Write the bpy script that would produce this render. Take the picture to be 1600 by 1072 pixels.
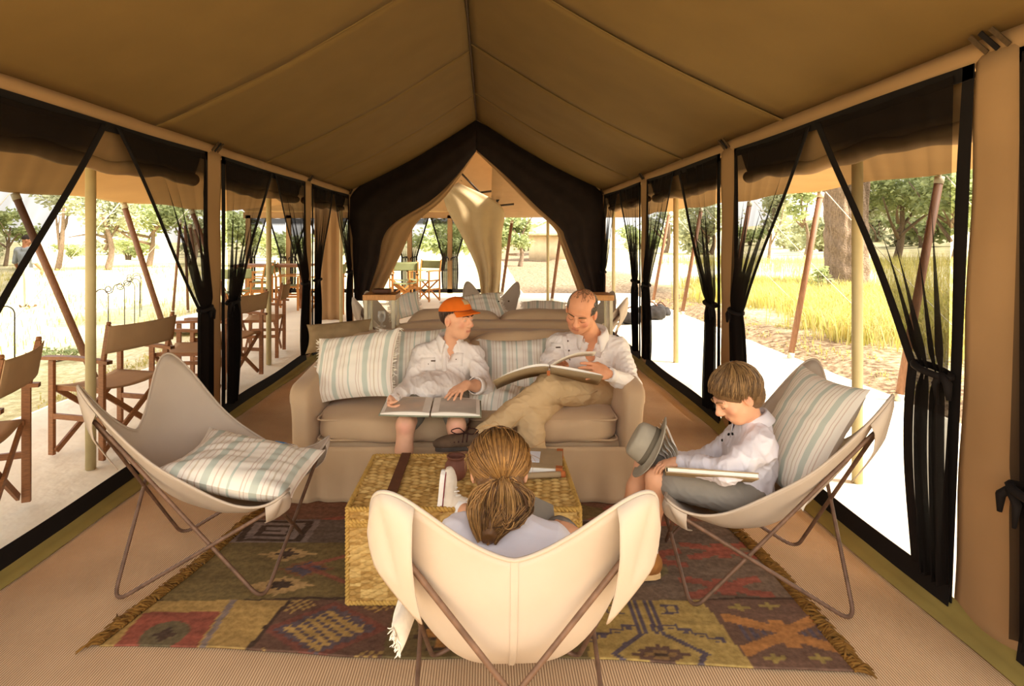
import bpy, bmesh, math, random
import numpy as np
from mathutils import Vector, Matrix
from mathutils.bvhtree import BVHTree

for _o in list(bpy.data.objects):
    bpy.data.objects.remove(_o, do_unlink=True)
SC = bpy.context.scene
COL = SC.collection
random.seed(7)
RNG = np.random.default_rng(7)

# ------------------------------------------------------------------ camera, sky, sun, exposure
FPX, EYE, PX0, PY0 = 930.0, 1.45, 760.0, 370.0
cam_data = bpy.data.cameras.new('camera')
cam_data.sensor_width = 36.0
cam_data.lens = FPX / 1600.0 * 36.0
cam_data.shift_x = (800 - PX0) / 1600.0
cam_data.shift_y = -(536 - PY0) / 1600.0
cam_data.clip_start = 0.05
cam_data.clip_end = 500
cam = bpy.data.objects.new('camera', cam_data)
cam.location = (0, 0, EYE)
cam.rotation_euler = (math.pi / 2, 0, 0)
COL.objects.link(cam)
SC.camera = cam

world = bpy.data.worlds.new('sky')
SC.world = world
world.use_nodes = True
wn = world.node_tree
wn.nodes.clear()
w_out = wn.nodes.new('ShaderNodeOutputWorld')
w_bg = wn.nodes.new('ShaderNodeBackground')
w_tc = wn.nodes.new('ShaderNodeTexCoord')
w_sep = wn.nodes.new('ShaderNodeSeparateXYZ')
w_ramp = wn.nodes.new('ShaderNodeValToRGB')
w_ramp.color_ramp.elements[0].position = 0.0
w_ramp.color_ramp.elements[0].color = (1.0, 0.95, 0.86, 1)
w_ramp.color_ramp.elements[1].position = 0.8
w_ramp.color_ramp.elements[1].color = (0.93, 0.95, 1.0, 1)
w_bg.inputs['Strength'].default_value = 1.25
wn.links.new(w_tc.outputs['Generated'], w_sep.inputs[0])
wn.links.new(w_sep.outputs['Z'], w_ramp.inputs[0])
wn.links.new(w_ramp.outputs[0], w_bg.inputs['Color'])
wn.links.new(w_bg.outputs[0], w_out.inputs['Surface'])

sun_d = bpy.data.lights.new('sun', 'SUN')
sun_d.energy = 7.0
sun_d.angle = math.radians(14)
sun_d.color = (1.0, 0.92, 0.80)
sun = bpy.data.objects.new('sun', sun_d)
sun.rotation_euler = Vector((-0.66, 0.22, -0.70)).to_track_quat('-Z', 'Y').to_euler()
COL.objects.link(sun)

SC.view_settings.view_transform = 'Standard'
SC.view_settings.look = 'None'
SC.view_settings.gamma = 1.0
SC.view_settings.use_curve_mapping = False
SC.view_settings.exposure = 1.4
SC.cycles.transparent_max_bounces = 24
SC.cycles.max_bounces = 10
SC.cycles.diffuse_bounces = 7

# ------------------------------------------------------------------ helpers
def bst(arrs, axis=0):
    return np.stack(np.broadcast_arrays(*arrs), axis)

def at(px, py, y):
    return np.array([(px - PX0) / FPX * y, y, EYE - (py - PY0) / FPX * y])

def on_ground(px, py, z=0.0):
    y = FPX * (EYE - z) / (py - PY0)
    return np.array([(px - PX0) / FPX * y, y, z])

def lin(c):
    if isinstance(c, str):
        c = [int(c[i:i + 2], 16) / 255 for i in (0, 2, 4)]
    return tuple((v / 12.92 if v <= 0.04045 else ((v + 0.055) / 1.055) ** 2.4) for v in c)

def unit(v):
    v = np.asarray(v, float)
    n = np.linalg.norm(v)
    return v / n if n > 1e-12 else v

def obj(name, me, parent=None, loc=None):
    o = bpy.data.objects.new(name, me)
    COL.objects.link(o)
    if parent is not None:
        o.parent = parent
    if loc is not None:
        o.location = loc
    return o

def tag(o, label=None, cat=None, group=None, kind=None):
    if label: o['label'] = label
    if cat: o['category'] = cat
    if group: o['group'] = group
    if kind: o['kind'] = kind
    return o

def thing(name, label, cat, loc=(0, 0, 0), rotz=0.0, group=None):
    o = obj(name, None, None, tuple(float(v) for v in loc))
    o.empty_display_size = 0.1
    o.rotation_euler = (0, 0, rotz)
    return tag(o, label, cat, group)

def copy_tree(o, parent=None):
    c = o.copy()
    COL.objects.link(c)
    if parent is not None:
        c.parent = parent
    for ch in list(o.children):
        copy_tree(ch, c)
    return c

def set_tree_material(o, old, new):
    for ch in [o] + list(o.children_recursive):
        pass

class MB:
    """collects geometry in world (or local) coordinates; build() links one mesh object"""
    def __init__(self):
        self.v, self.f, self.n = [], [], 0
        self.cols = None

    def raw(self, verts, faces):
        verts = np.asarray(verts, float)
        self.v.append(verts)
        k = self.n
        self.f.extend([tuple(int(i) + k for i in f) for f in faces])
        self.n += len(verts)
        return self

    def box(self, c, s, rot=None):
        c = np.asarray(c, float); s = np.asarray(s, float) / 2
        q = np.array([[x, y, z] for z in (-1, 1) for y in (-1, 1) for x in (-1, 1)], float) * s
        if rot is not None:
            q = q @ np.asarray(rot).T
        return self.raw(q + c, [(0, 2, 3, 1), (4, 5, 7, 6), (0, 1, 5, 4), (2, 6, 7, 3), (0, 4, 6, 2), (1, 3, 7, 5)])

    def bar(self, a, b, w, t, up=(0, 0, 1)):
        """rectangular bar from a to b, w across, t along up"""
        a = np.asarray(a, float); b = np.asarray(b, float)
        d = unit(b - a); u = np.asarray(up, float)
        s = np.cross(d, u)
        if np.linalg.norm(s) < 1e-6: s = np.cross(d, (1, 0, 0))
        s = unit(s); u = np.cross(s, d)
        L = np.linalg.norm(b - a)
        return self.box((a + b) / 2, (w, L, t), bst([s, d, u], 1))

    def tube(self, pts, r, n=8, closed=False, cap=True):
        P = np.asarray(pts, float); m = len(P)
        R = np.broadcast_to(np.asarray(r, float), (m,))
        if closed:
            T = np.roll(P, -1, 0) - np.roll(P, 1, 0)
        else:
            T = np.gradient(P, axis=0)
        T /= np.linalg.norm(T, axis=1)[:, None] + 1e-12
        nrm = np.cross(T[0], (0.3, 0.2, 0.93))
        if np.linalg.norm(nrm) < 0.1: nrm = np.cross(T[0], (1, 0, 0))
        nrm = unit(nrm)
        ang = np.linspace(0, 2 * math.pi, n, endpoint=False)
        V = []
        for i in range(m):
            nrm = unit(nrm - T[i] * np.dot(nrm, T[i]))
            b = np.cross(T[i], nrm)
            V.append(P[i] + R[i] * (np.cos(ang)[:, None] * nrm + np.sin(ang)[:, None] * b))
        V = np.concatenate(V)
        fs = []
        for i in range(m if closed else m - 1):
            a, b2 = i * n, ((i + 1) % m) * n
            for j in range(n):
                k = (j + 1) % n
                fs.append((a + j, a + k, b2 + k, b2 + j))
        if cap and not closed:
            fs.append(tuple(range(n - 1, -1, -1)))
            fs.append(tuple((m - 1) * n + j for j in range(n)))
        return self.raw(V, fs)

    def lathe(self, c, prof, n=24, axis=(0, 0, 1), cap=True):
        c = np.asarray(c, float); ax = unit(axis)
        e1 = np.cross(ax, (0, 1, 0))
        if np.linalg.norm(e1) < 0.1: e1 = np.cross(ax, (1, 0, 0))
        e1 = unit(e1); e2 = np.cross(ax, e1)
        ang = np.linspace(0, 2 * math.pi, n, endpoint=False)
        V = []
        for r, z in prof:
            V.append(c + ax * z + r * (np.cos(ang)[:, None] * e1 + np.sin(ang)[:, None] * e2))
        fs = []
        for i in range(len(prof) - 1):
            for j in range(n):
                k = (j + 1) % n
                fs.append((i * n + j, i * n + k, (i + 1) * n + k, (i + 1) * n + j))
        if cap:
            fs.append(tuple(range(n - 1, -1, -1)))
            fs.append(tuple((len(prof) - 1) * n + j for j in range(n)))
        return self.raw(np.concatenate(V), fs)

    def grid(self, P, closed_u=False, closed_v=False):
        """P: array (nu, nv, 3)"""
        nu, nv = P.shape[:2]
        fs = []
        for i in range(nu if closed_u else nu - 1):
            i2 = (i + 1) % nu
            for j in range(nv if closed_v else nv - 1):
                j2 = (j + 1) % nv
                fs.append((i * nv + j, i2 * nv + j, i2 * nv + j2, i * nv + j2))
        return self.raw(P.reshape(-1, 3), fs)

    def prism(self, poly, d):
        """polygon (list of 3-d points) extruded along vector d"""
        P = np.asarray(poly, float); n = len(P); d = np.asarray(d, float)
        fs = [tuple(range(n - 1, -1, -1)), tuple(range(n, 2 * n))]
        for i in range(n):
            j = (i + 1) % n
            fs.append((i, j, n + j, n + i))
        return self.raw(np.concatenate([P, P + d]), fs)

    def mesh(self, name, material, smooth=False, off=None):
        V = np.concatenate(self.v) if self.v else np.zeros((0, 3))
        if off is not None: V = V - np.asarray(off)
        me = bpy.data.meshes.new(name)
        me.from_pydata(V.tolist(), [], self.f)
        me.update()
        if smooth:
            me.polygons.foreach_set('use_smooth', [True] * len(me.polygons))
        if material is not None:
            me.materials.append(material)
        return me

    def build(self, name, material, parent=None, smooth=False, solid=0.0, off=None, bevel=0.0, subd=0, offset=0.0, auto=False):
        if off is None and parent is not None and parent.get('_wld'):
            off = np.array(parent['_wld'])
        me = self.mesh(name, material, smooth, off)
        o = obj(name, me, parent)
        if bevel:
            m = o.modifiers.new('bevel', 'BEVEL'); m.width = bevel; m.segments = 2; m.limit_method = 'ANGLE'
        if solid:
            m = o.modifiers.new('solid', 'SOLIDIFY'); m.thickness = solid; m.offset = offset
        if subd:
            m = o.modifiers.new('sub', 'SUBSURF'); m.levels = subd; m.render_levels = subd
        return o

def wthing(name, label, cat, loc, group=None):
    """an empty whose parts are given in world coordinates"""
    o = thing(name, label, cat, loc, 0.0, group)
    o['_wld'] = [float(v) for v in loc]
    return o

def single(mb, name, material, label, cat, group=None, kind=None, loc=None, **kw):
    """a one-mesh thing given in world coordinates with its origin at its base"""
    V = np.concatenate(mb.v)
    if loc is None:
        loc = np.array([V[:, 0].mean(), V[:, 1].mean(), V[:, 2].min()])
    o = mb.build(name, material, None, off=loc, **kw)
    o.location = tuple(float(v) for v in loc)
    return tag(o, label, cat, group, kind)

def struct(mb, name, material, parent=None, **kw):
    o = mb.build(name, material, parent, **kw)
    if parent is None: o['kind'] = 'structure'
    return o

def corner_colors(o, cols, name='Col'):
    """per-vertex colours (linear rgb)"""
    me = o.data
    a = me.color_attributes.new(name, 'FLOAT_COLOR', 'POINT')
    c = np.ones((len(me.vertices), 4), np.float32)
    c[:, :3] = cols
    a.data.foreach_set('color', c.ravel())

def fillet(pts, r, n=5, closed=False):
    """polyline with rounded corners"""
    P = [np.asarray(p, float) for p in pts]; m = len(P); out = []
    for i in range(m):
        if not closed and i in (0, m - 1):
            out.append(P[i]); continue
        p, a, b = P[i], P[i - 1], P[(i + 1) % m]
        rr = r[i] if hasattr(r, '__len__') else r
        la, lb = np.linalg.norm(a - p), np.linalg.norm(b - p)
        rr = min(rr, la * 0.45, lb * 0.45)
        p0, p1 = p + unit(a - p) * rr, p + unit(b - p) * rr
        for t in np.linspace(0, 1, n):
            out.append((1 - t) ** 2 * p0 + 2 * t * (1 - t) * p + t * t * p1)
    return np.array(out)

def spline(pts, n=40):
    """Catmull-Rom through points"""
    P = np.asarray(pts, float)
    P = np.concatenate([[2 * P[0] - P[1]], P, [2 * P[-1] - P[-2]]])
    out = []
    segs = len(P) - 3
    for t in np.linspace(0, segs - 1e-9, n):
        i = int(t); u = t - i
        a, b, c, d = P[i:i + 4]
        out.append(0.5 * ((2 * b) + (c - a) * u + (2 * a - 5 * b + 4 * c - d) * u * u + (3 * b - a - 3 * c + d) * u ** 3))
    return np.array(out)

_SN = [(RNG.normal(size=3), RNG.uniform(0, 6.28)) for _ in range(60)]
def snoise(P, freq=1.0, seed=0, n=7):
    """cheap smooth noise, about -1..1"""
    P = np.asarray(P, float) * freq
    s = 0
    for i in range(n):
        d, ph = _SN[(seed * 7 + i * 3) % 60]
        s = s + np.sin(P @ d * (1 + 0.25 * i) + ph + i)
    return s / (n ** 0.5) * 0.8

# ------------------------------------------------------------------ materials (all node based)
MATS = {}
def mat(name, col, rough=0.9, var=0.12, scale=6.0, bump=0.0, bscale=300.0, spec=0.2, transl=0.0, tcol=None,
        alpha=None, metal=0.0, weave=0.0, wscale=600.0, attr=None, col2=None, sheen=0.0, emit=0.0, dist=0.002, streak=None):
    if name in MATS: return MATS[name]
    m = bpy.data.materials.new(name); MATS[name] = m
    m.use_nodes = True
    nt = m.node_tree; N = nt.nodes; L = nt.links
    bsdf = N['Principled BSDF']; out = N['Material Output']
    c = lin(col)
    tc = N.new('ShaderNodeTexCoord')
    nz = N.new('ShaderNodeTexNoise'); nz.inputs['Scale'].default_value = scale
    nz.inputs['Detail'].default_value = 5
    if streak:
        mp = N.new('ShaderNodeMapping'); mp.inputs['Scale'].default_value = streak
        L.new(tc.outputs['Object'], mp.inputs[0]); L.new(mp.outputs[0], nz.inputs[0])
    else:
        L.new(tc.outputs['Object'], nz.inputs['Vector'])
    ramp = N.new('ShaderNodeValToRGB')
    ramp.color_ramp.elements[0].position = 0.3; ramp.color_ramp.elements[1].position = 0.7
    c2 = lin(col2) if col2 else tuple(v * (1 + var) for v in c)
    c1 = c if col2 else tuple(v * (1 - var) for v in c)
    ramp.color_ramp.elements[0].color = (*c1, 1); ramp.color_ramp.elements[1].color = (*c2, 1)
    L.new(nz.outputs['Fac'], ramp.inputs[0])
    colout = ramp.outputs[0]
    if attr:
        at_ = N.new('ShaderNodeAttribute'); at_.attribute_name = attr
        mx = N.new('ShaderNodeMix'); mx.data_type = 'RGBA'; mx.blend_type = 'MULTIPLY'
        mx.inputs['Factor'].default_value = 1.0
        L.new(at_.outputs['Color'], mx.inputs['A']); L.new(colout, mx.inputs['B'])
        colout = mx.outputs['Result']
    L.new(colout, bsdf.inputs['Base Color'])
    bsdf.inputs['Roughness'].default_value = rough
    bsdf.inputs['Specular IOR Level'].default_value = spec
    bsdf.inputs['Metallic'].default_value = metal
    if sheen: bsdf.inputs['Sheen Weight'].default_value = sheen
    if bump:
        nb = N.new('ShaderNodeTexNoise'); nb.inputs['Scale'].default_value = bscale; nb.inputs['Detail'].default_value = 3
        L.new(tc.outputs['Object'], nb.inputs['Vector'])
        bp = N.new('ShaderNodeBump'); bp.inputs['Strength'].default_value = bump; bp.inputs['Distance'].default_value = dist
        L.new(nb.outputs['Fac'], bp.inputs['Height']); L.new(bp.outputs[0], bsdf.inputs['Normal'])
    surf = bsdf.outputs[0]
    if transl:
        tr = N.new('ShaderNodeBsdfTranslucent')
        tr.inputs['Color'].default_value = (*lin(tcol or col), 1)
        ms = N.new('ShaderNodeMixShader'); ms.inputs[0].default_value = transl
        L.new(surf, ms.inputs[1]); L.new(tr.outputs[0], ms.inputs[2]); surf = ms.outputs[0]
    if alpha is not None:
        tp = N.new('ShaderNodeBsdfTransparent')
        ms = N.new('ShaderNodeMixShader')
        if isinstance(alpha, str):
            aa = N.new('ShaderNodeAttribute'); aa.attribute_name = alpha
            L.new(aa.outputs['Fac'], ms.inputs[0])
        else:
            ms.inputs[0].default_value = alpha
        L.new(tp.outputs[0], ms.inputs[1]); L.new(surf, ms.inputs[2]); surf = ms.outputs[0]
    if emit:
        bsdf.inputs['Emission Color'].default_value = (*c, 1); bsdf.inputs['Emission Strength'].default_value = emit
    L.new(surf, out.inputs['Surface'])
    m['_c'] = col if isinstance(col, str) else ''
    return m

def glass_mat(name, col=(1, 1, 1), rough=0.02):
    if name in MATS: return MATS[name]
    m = bpy.data.materials.new(name); MATS[name] = m; m.use_nodes = True
    nt = m.node_tree; N = nt.nodes; L = nt.links
    b = N['Principled BSDF']; out = N['Material Output']
    b.inputs['Base Color'].default_value = (*col, 1); b.inputs['Roughness'].default_value = rough
    b.inputs['Specular IOR Level'].default_value = 0.7
    tp = N.new('ShaderNodeBsdfTransparent'); tp.inputs['Color'].default_value = (*col, 1)
    lw = N.new('ShaderNodeLayerWeight'); lw.inputs['Blend'].default_value = 0.35
    ms = N.new('ShaderNodeMixShader')
    mm = N.new('ShaderNodeMath'); mm.operation = 'MULTIPLY'; mm.inputs[1].default_value = 0.6
    L.new(lw.outputs['Facing'], mm.inputs[0]); L.new(mm.outputs[0], ms.inputs[0])
    L.new(tp.outputs[0], ms.inputs[1]); L.new(b.outputs[0], ms.inputs[2]); L.new(ms.outputs[0], out.inputs['Surface'])
    return m

def stripe_mat(name, stops, coord='UV', axis=0, rep=1.0, rough=0.92, bump=0.25, bscale=500.0):
    """hard stripes along u from a colour ramp: stops = [(position, colour)]"""
    if name in MATS: return MATS[name]
    m = bpy.data.materials.new(name); MATS[name] = m; m.use_nodes = True
    nt = m.node_tree; N = nt.nodes; L = nt.links
    b = N['Principled BSDF']; b.inputs['Roughness'].default_value = rough; b.inputs['Specular IOR Level'].default_value = 0.15
    tc = N.new('ShaderNodeTexCoord'); sp = N.new('ShaderNodeSeparateXYZ')
    L.new(tc.outputs[coord], sp.inputs[0])
    mu = N.new('ShaderNodeMath'); mu.operation = 'MULTIPLY'; mu.inputs[1].default_value = rep
    fr = N.new('ShaderNodeMath'); fr.operation = 'FRACT'
    L.new(sp.outputs[axis], mu.inputs[0]); L.new(mu.outputs[0], fr.inputs[0])
    ra = N.new('ShaderNodeValToRGB'); ra.color_ramp.interpolation = 'CONSTANT'
    els = ra.color_ramp.elements
    els[0].position = stops[0][0]; els[0].color = (*lin(stops[0][1]), 1)
    els[1].position = stops[1][0]; els[1].color = (*lin(stops[1][1]), 1)
    for p, c in stops[2:]:
        e = els.new(p); e.color = (*lin(c), 1)
    L.new(fr.outputs[0], ra.inputs[0]); L.new(ra.outputs[0], b.inputs['Base Color'])
    nb = N.new('ShaderNodeTexNoise'); nb.inputs['Scale'].default_value = bscale
    L.new(tc.outputs['Object'], nb.inputs['Vector'])
    bp = N.new('ShaderNodeBump'); bp.inputs['Strength'].default_value = bump; bp.inputs['Distance'].default_value = 0.002
    L.new(nb.outputs['Fac'], bp.inputs['Height']); L.new(bp.outputs[0], b.inputs['Normal'])
    return m

def set_uv(o, uv):
    """uv per vertex"""
    me = o.data
    lay = me.uv_layers.new(name='UVMap')
    idx = np.empty(len(me.loops), int); me.loops.foreach_get('vertex_index', idx)
    lay.data.foreach_set('uv', np.asarray(uv, np.float32)[idx].ravel())
# ------------------------------------------------------------------ the setting
XL, XR, XC = -2.086, 1.785, -0.15
Z_EAVE, Z_RIDGE, Y_END, Y_START = 2.155, 3.24, 9.1, 0.15

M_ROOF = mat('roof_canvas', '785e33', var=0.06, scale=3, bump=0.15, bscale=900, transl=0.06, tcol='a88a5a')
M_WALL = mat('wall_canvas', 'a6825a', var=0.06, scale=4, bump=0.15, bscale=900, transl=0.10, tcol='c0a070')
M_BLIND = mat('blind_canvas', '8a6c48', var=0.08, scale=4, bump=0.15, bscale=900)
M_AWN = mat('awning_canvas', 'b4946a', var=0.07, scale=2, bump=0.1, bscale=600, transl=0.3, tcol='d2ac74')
M_OLIVE = mat('sod_cloth', '8f7c42', var=0.12, scale=5, bump=0.2, bscale=400)
M_BLACK = mat('black_webbing', '17110e', var=0.15, scale=20, rough=0.85)
M_NET = mat('black_net', '1b1511', var=0.1, scale=30, alpha='cover', rough=0.95, spec=0.05)
M_NETD = mat('dark_net_fabric', '241a14', var=0.2, scale=8, rough=0.95, bump=0.2, bscale=700)
M_SHEET = mat('ground_sheet', 'f3ead2', var=0.06, scale=1.2, rough=0.85, bump=0.4, bscale=7, dist=0.03)
M_ROPE = mat('rope', '4a3824', var=0.2, scale=60)
M_GUY = mat('guy_rope', 'd8cdb4', var=0.2, scale=60)
M_POLE = mat('pale_pole', 'b5a67a', var=0.06, scale=10, rough=0.5, spec=0.4)
M_WPOLE = mat('stained_pole', '7e5a42', var=0.25, scale=14, rough=0.6, streak=(12, 12, 0.8))
M_TIP = mat('pole_ferrule', 'c9bfa6', var=0.1, scale=40, rough=0.5)

# sisal matting: ribs run along the tent
def sisal():
    m = bpy.data.materials.new('sisal_matting'); m.use_nodes = True
    N, L = m.node_tree.nodes, m.node_tree.links
    b = N['Principled BSDF']; b.inputs['Roughness'].default_value = 0.95; b.inputs['Specular IOR Level'].default_value = 0.1
    tc = N.new('ShaderNodeTexCoord')
    wv = N.new('ShaderNodeTexWave'); wv.wave_type = 'BANDS'; wv.bands_direction = 'X'
    wv.inputs['Scale'].default_value = 2 * math.pi / 0.0092 / 20.0
    wv.inputs['Distortion'].default_value = 0.25; wv.inputs['Detail'].default_value = 1; wv.inputs['Detail Scale'].default_value = 3
    L.new(tc.outputs['Object'], wv.inputs['Vector'])
    ra = N.new('ShaderNodeValToRGB')
    ra.color_ramp.elements[0].position = 0.1; ra.color_ramp.elements[0].color = (*lin('a88561'), 1)
    ra.color_ramp.elements[1].position = 0.75; ra.color_ramp.elements[1].color = (*lin('e8c69c'), 1)
    L.new(wv.outputs['Fac'], ra.inputs[0])
    nz = N.new('ShaderNodeTexNoise'); nz.inputs['Scale'].default_value = 2.2; nz.inputs['Detail'].default_value = 5
    L.new(tc.outputs['Object'], nz.inputs['Vector'])
    r2 = N.new('ShaderNodeValToRGB')
    r2.color_ramp.elements[0].position = 0.3; r2.color_ramp.elements[0].color = (0.78, 0.76, 0.74, 1)
    r2.color_ramp.elements[1].position = 0.7; r2.color_ramp.elements[1].color = (1, 1, 1, 1)
    L.new(nz.outputs['Fac'], r2.inputs[0])
    mx = N.new('ShaderNodeMix'); mx.data_type = 'RGBA'; mx.blend_type = 'MULTIPLY'; mx.inputs['Factor'].default_value = 1
    L.new(ra.outputs[0], mx.inputs['A']); L.new(r2.outputs[0], mx.inputs['B'])
    L.new(mx.outputs['Result'], b.inputs['Base Color'])
    bp = N.new('ShaderNodeBump'); bp.inputs['Strength'].default_value = 0.5; bp.inputs['Distance'].default_value = 0.002
    L.new(wv.outputs['Fac'], bp.inputs['Height']); L.new(bp.outputs[0], b.inputs['Normal'])
    return m
M_SISAL = sisal()

def patch(x0, x1, y0, y1, nx, ny, zf):
    X, Y = np.meshgrid(np.linspace(x0, x1, nx), np.linspace(y0, y1, ny), indexing='ij')
    return bst([X, Y, zf(X, Y)], -1)

# floor inside the tent
fl = MB(); fl.grid(patch(XL, XR, -1.0, Y_END, 40, 60, lambda X, Y: 0.003 * snoise(bst([X, Y, 0 * X], -1), 2.2) - 0.003))
struct(fl, 'floor', M_SISAL, smooth=True)

# pale ground sheets either side and beyond
def sheet_z(X, Y):
    P = bst([X, Y, 0 * X], -1)
    return -0.012 + 0.006 * snoise(P, 2.5, 2) + 0.004 * snoise(P * np.array([2.0, 7.0, 1]), 1.0, 3)
gs = MB()
gs.grid(patch(XL - 1.70, XL + 0.02, -1.5, 9.3, 40, 120, sheet_z))
struct(gs, 'floor_verandah_left', M_SHEET, smooth=True, solid=0.03, offset=-1)
gs = MB(); gs.grid(patch(XR - 0.02, 3.72, -1.5, 15.4, 40, 160, sheet_z))
struct(gs, 'floor_verandah_right', M_SHEET, smooth=True, solid=0.03, offset=-1)
gs = MB(); gs.grid(patch(-5.6, XR - 0.02, Y_END + 0.2, 15.4, 60, 40, sheet_z))
struct(gs, 'floor_annex', M_SHEET, smooth=True, solid=0.03, offset=-1)

# terrain
def ground_z(X, Y):
    P = bst([X, Y, 0 * X], -1)
    z = -0.10 + 0.03 * snoise(P, 0.5, 4) + 0.02 * snoise(P, 2.0, 5)
    r = np.clip((X - 3.75) / 0.55, 0, 1)
    z = z + 0.13 * r * r * (3 - 2 * r)
    z = z - 0.18 * np.clip((-X - 3.8) / 5.0, 0, 1)
    z = z + 9.0 * np.clip((X - 22) / 90.0, 0, 1) ** 1.3
    R = np.sqrt(X ** 2 + Y ** 2)
    return z + 0.35 * snoise(P, 0.06, 6) * np.clip((R - 18) / 40, 0, 1)

def nonuni(n, lim, p=2.2):
    t = np.linspace(-1, 1, n)
    return np.sign(t) * np.abs(t) ** p * lim
def ground_material():
    m = bpy.data.materials.new('savanna_ground'); m.use_nodes = True
    N, L = m.node_tree.nodes, m.node_tree.links
    b = N['Principled BSDF']; b.inputs['Roughness'].default_value = 1.0; b.inputs['Specular IOR Level'].default_value = 0.05
    tc = N.new('ShaderNodeTexCoord')
    n1 = N.new('ShaderNodeTexNoise'); n1.inputs['Scale'].default_value = 0.35; n1.inputs['Detail'].default_value = 8; n1.inputs['Roughness'].default_value = 0.7
    n2 = N.new('ShaderNodeTexNoise'); n2.inputs['Scale'].default_value = 14; n2.inputs['Detail'].default_value = 6
    L.new(tc.outputs['Object'], n1.inputs['Vector']); L.new(tc.outputs['Object'], n2.inputs['Vector'])
    r1 = N.new('ShaderNodeValToRGB'); e = r1.color_ramp.elements
    e[0].position = 0.32; e[0].color = (*lin('bdb684'), 1); e[1].position = 0.62; e[1].color = (*lin('eaddba'), 1)
    k = e.new(0.48); k.color = (*lin('ddd2a2'), 1)
    L.new(n1.outputs['Fac'], r1.inputs[0])
    r2 = N.new('ShaderNodeValToRGB'); r2.color_ramp.elements[0].position = 0.3; r2.color_ramp.elements[1].position = 0.75
    r2.color_ramp.elements[0].color = (0.62, 0.58, 0.5, 1); r2.color_ramp.elements[1].color = (1, 1, 1, 1)
    L.new(n2.outputs['Fac'], r2.inputs[0])
    mx = N.new('ShaderNodeMix'); mx.data_type = 'RGBA'; mx.blend_type = 'MULTIPLY'; mx.inputs['Factor'].default_value = 1
    L.new(r1.outputs[0], mx.inputs['A']); L.new(r2.outputs[0], mx.inputs['B'])
    # bare brown earth beside the right ground sheet
    sp = N.new('ShaderNodeSeparateXYZ'); L.new(tc.outputs['Object'], sp.inputs[0])
    mr = N.new('ShaderNodeMapRange'); mr.inputs['From Min'].default_value = 4.6; mr.inputs['From Max'].default_value = 6.2
    mr.inputs['To Min'].default_value = 1; mr.inputs['To Max'].default_value = 0
    ad = N.new('ShaderNodeMath'); ad.operation = 'MULTIPLY_ADD'; ad.inputs[1].default_value = 2.4
    L.new(n1.outputs['Fac'], ad.inputs[0]); L.new(sp.outputs['X'], ad.inputs[2])
    sb = N.new('ShaderNodeMath'); sb.operation = 'SUBTRACT'; sb.inputs[1].default_value = 1.2
    L.new(ad.outputs[0], sb.inputs[0]); L.new(sb.outputs[0], mr.inputs['Value'])
    gt = N.new('ShaderNodeMath'); gt.operation = 'GREATER_THAN'; gt.inputs[1].default_value = 1.0
    L.new(sp.outputs['X'], gt.inputs[0])
    ml = N.new('ShaderNodeMath'); ml.operation = 'MULTIPLY'; L.new(gt.outputs[0], ml.inputs[0]); L.new(mr.outputs[0], ml.inputs[1])
    rd = N.new('ShaderNodeValToRGB'); rd.color_ramp.elements[0].position = 0.35; rd.color_ramp.elements[1].position = 0.7
    rd.color_ramp.elements[0].color = (*lin('5a4836'), 1); rd.color_ramp.elements[1].color = (*lin('a08a6e'), 1)
    L.new(n2.outputs['Fac'], rd.inputs[0])
    m2 = N.new('ShaderNodeMix'); m2.data_type = 'RGBA'
    L.new(ml.outputs[0], m2.inputs['Factor']); L.new(mx.outputs['Result'], m2.inputs['A']); L.new(rd.outputs[0], m2.inputs['B'])
    L.new(m2.outputs['Result'], b.inputs['Base Color'])
    bp = N.new('ShaderNodeBump'); bp.inputs['Strength'].default_value = 0.8; bp.inputs['Distance'].default_value = 0.04
    L.new(n2.outputs['Fac'], bp.inputs['Height']); L.new(bp.outputs[0], b.inputs['Normal'])
    return m
gx = nonuni(181, 130); gy = nonuni(181, 150) + 8
X, Y = np.meshgrid(gx, gy, indexing='ij')
tr = MB(); tr.grid(bst([X, Y, ground_z(X, Y)], -1))
struct(tr, 'ground', ground_material(), smooth=True)

# ---- roof: one object per canvas panel, stitched seams, ridge rope
ceil = obj('ceiling', None); ceil['kind'] = 'structure'
def roof_pt(side, s, y):
    """s 0 at the ridge, 1 at the eave"""
    xe = XL if side < 0 else XR
    x = XC + (xe - XC) * s
    sag = 0.055 * np.sin(np.pi * s) + 0.012 * np.sin(np.pi * s) * np.cos(2 * np.pi * (y - 3.7) / 1.85)
    z = Z_RIDGE + (Z_EAVE - Z_RIDGE) * s - sag - 0.025 * (1 - s) ** 3 * np.sin(np.pi * np.clip((y - 0.2) / 8.9, 0, 1))
    return bst([x, y + 0 * x, z], -1)
seams = {-1: [Y_START, 1.88, 3.75, 5.62, 7.45, Y_END], 1: [Y_START, 1.75, 3.585, 5.42, 7.3, Y_END]}
for sd in (-1, 1):
    ys = seams[sd]
    for a, b in zip(ys[:-1], ys[1:]):
        S, Y = np.meshgrid(np.linspace(0, 1, 26), np.linspace(a, b, 18), indexing='ij')
        P = roof_pt(sd, S, Y)
        P[..., 2] += 0.004 * snoise(P * np.array([1, 2.5, 1]), 2.0, 8)
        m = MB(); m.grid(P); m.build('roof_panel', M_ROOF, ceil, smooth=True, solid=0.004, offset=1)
    for b in ys[1:-1]:
        s = np.linspace(0, 1, 26); P = roof_pt(sd, s, b + 0 * s); P[:, 2] -= 0.004
        m = MB()
        Q = bst([P + [0, -0.012, 0], P + [0, -0.010, -0.005], P + [0, 0.010, -0.005], P + [0, 0.012, 0]], 1)
        m.grid(Q); m.build('roof_seam', M_ROOF, ceil, smooth=False)
y = np.linspace(Y_START, Y_END, 40)
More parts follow.
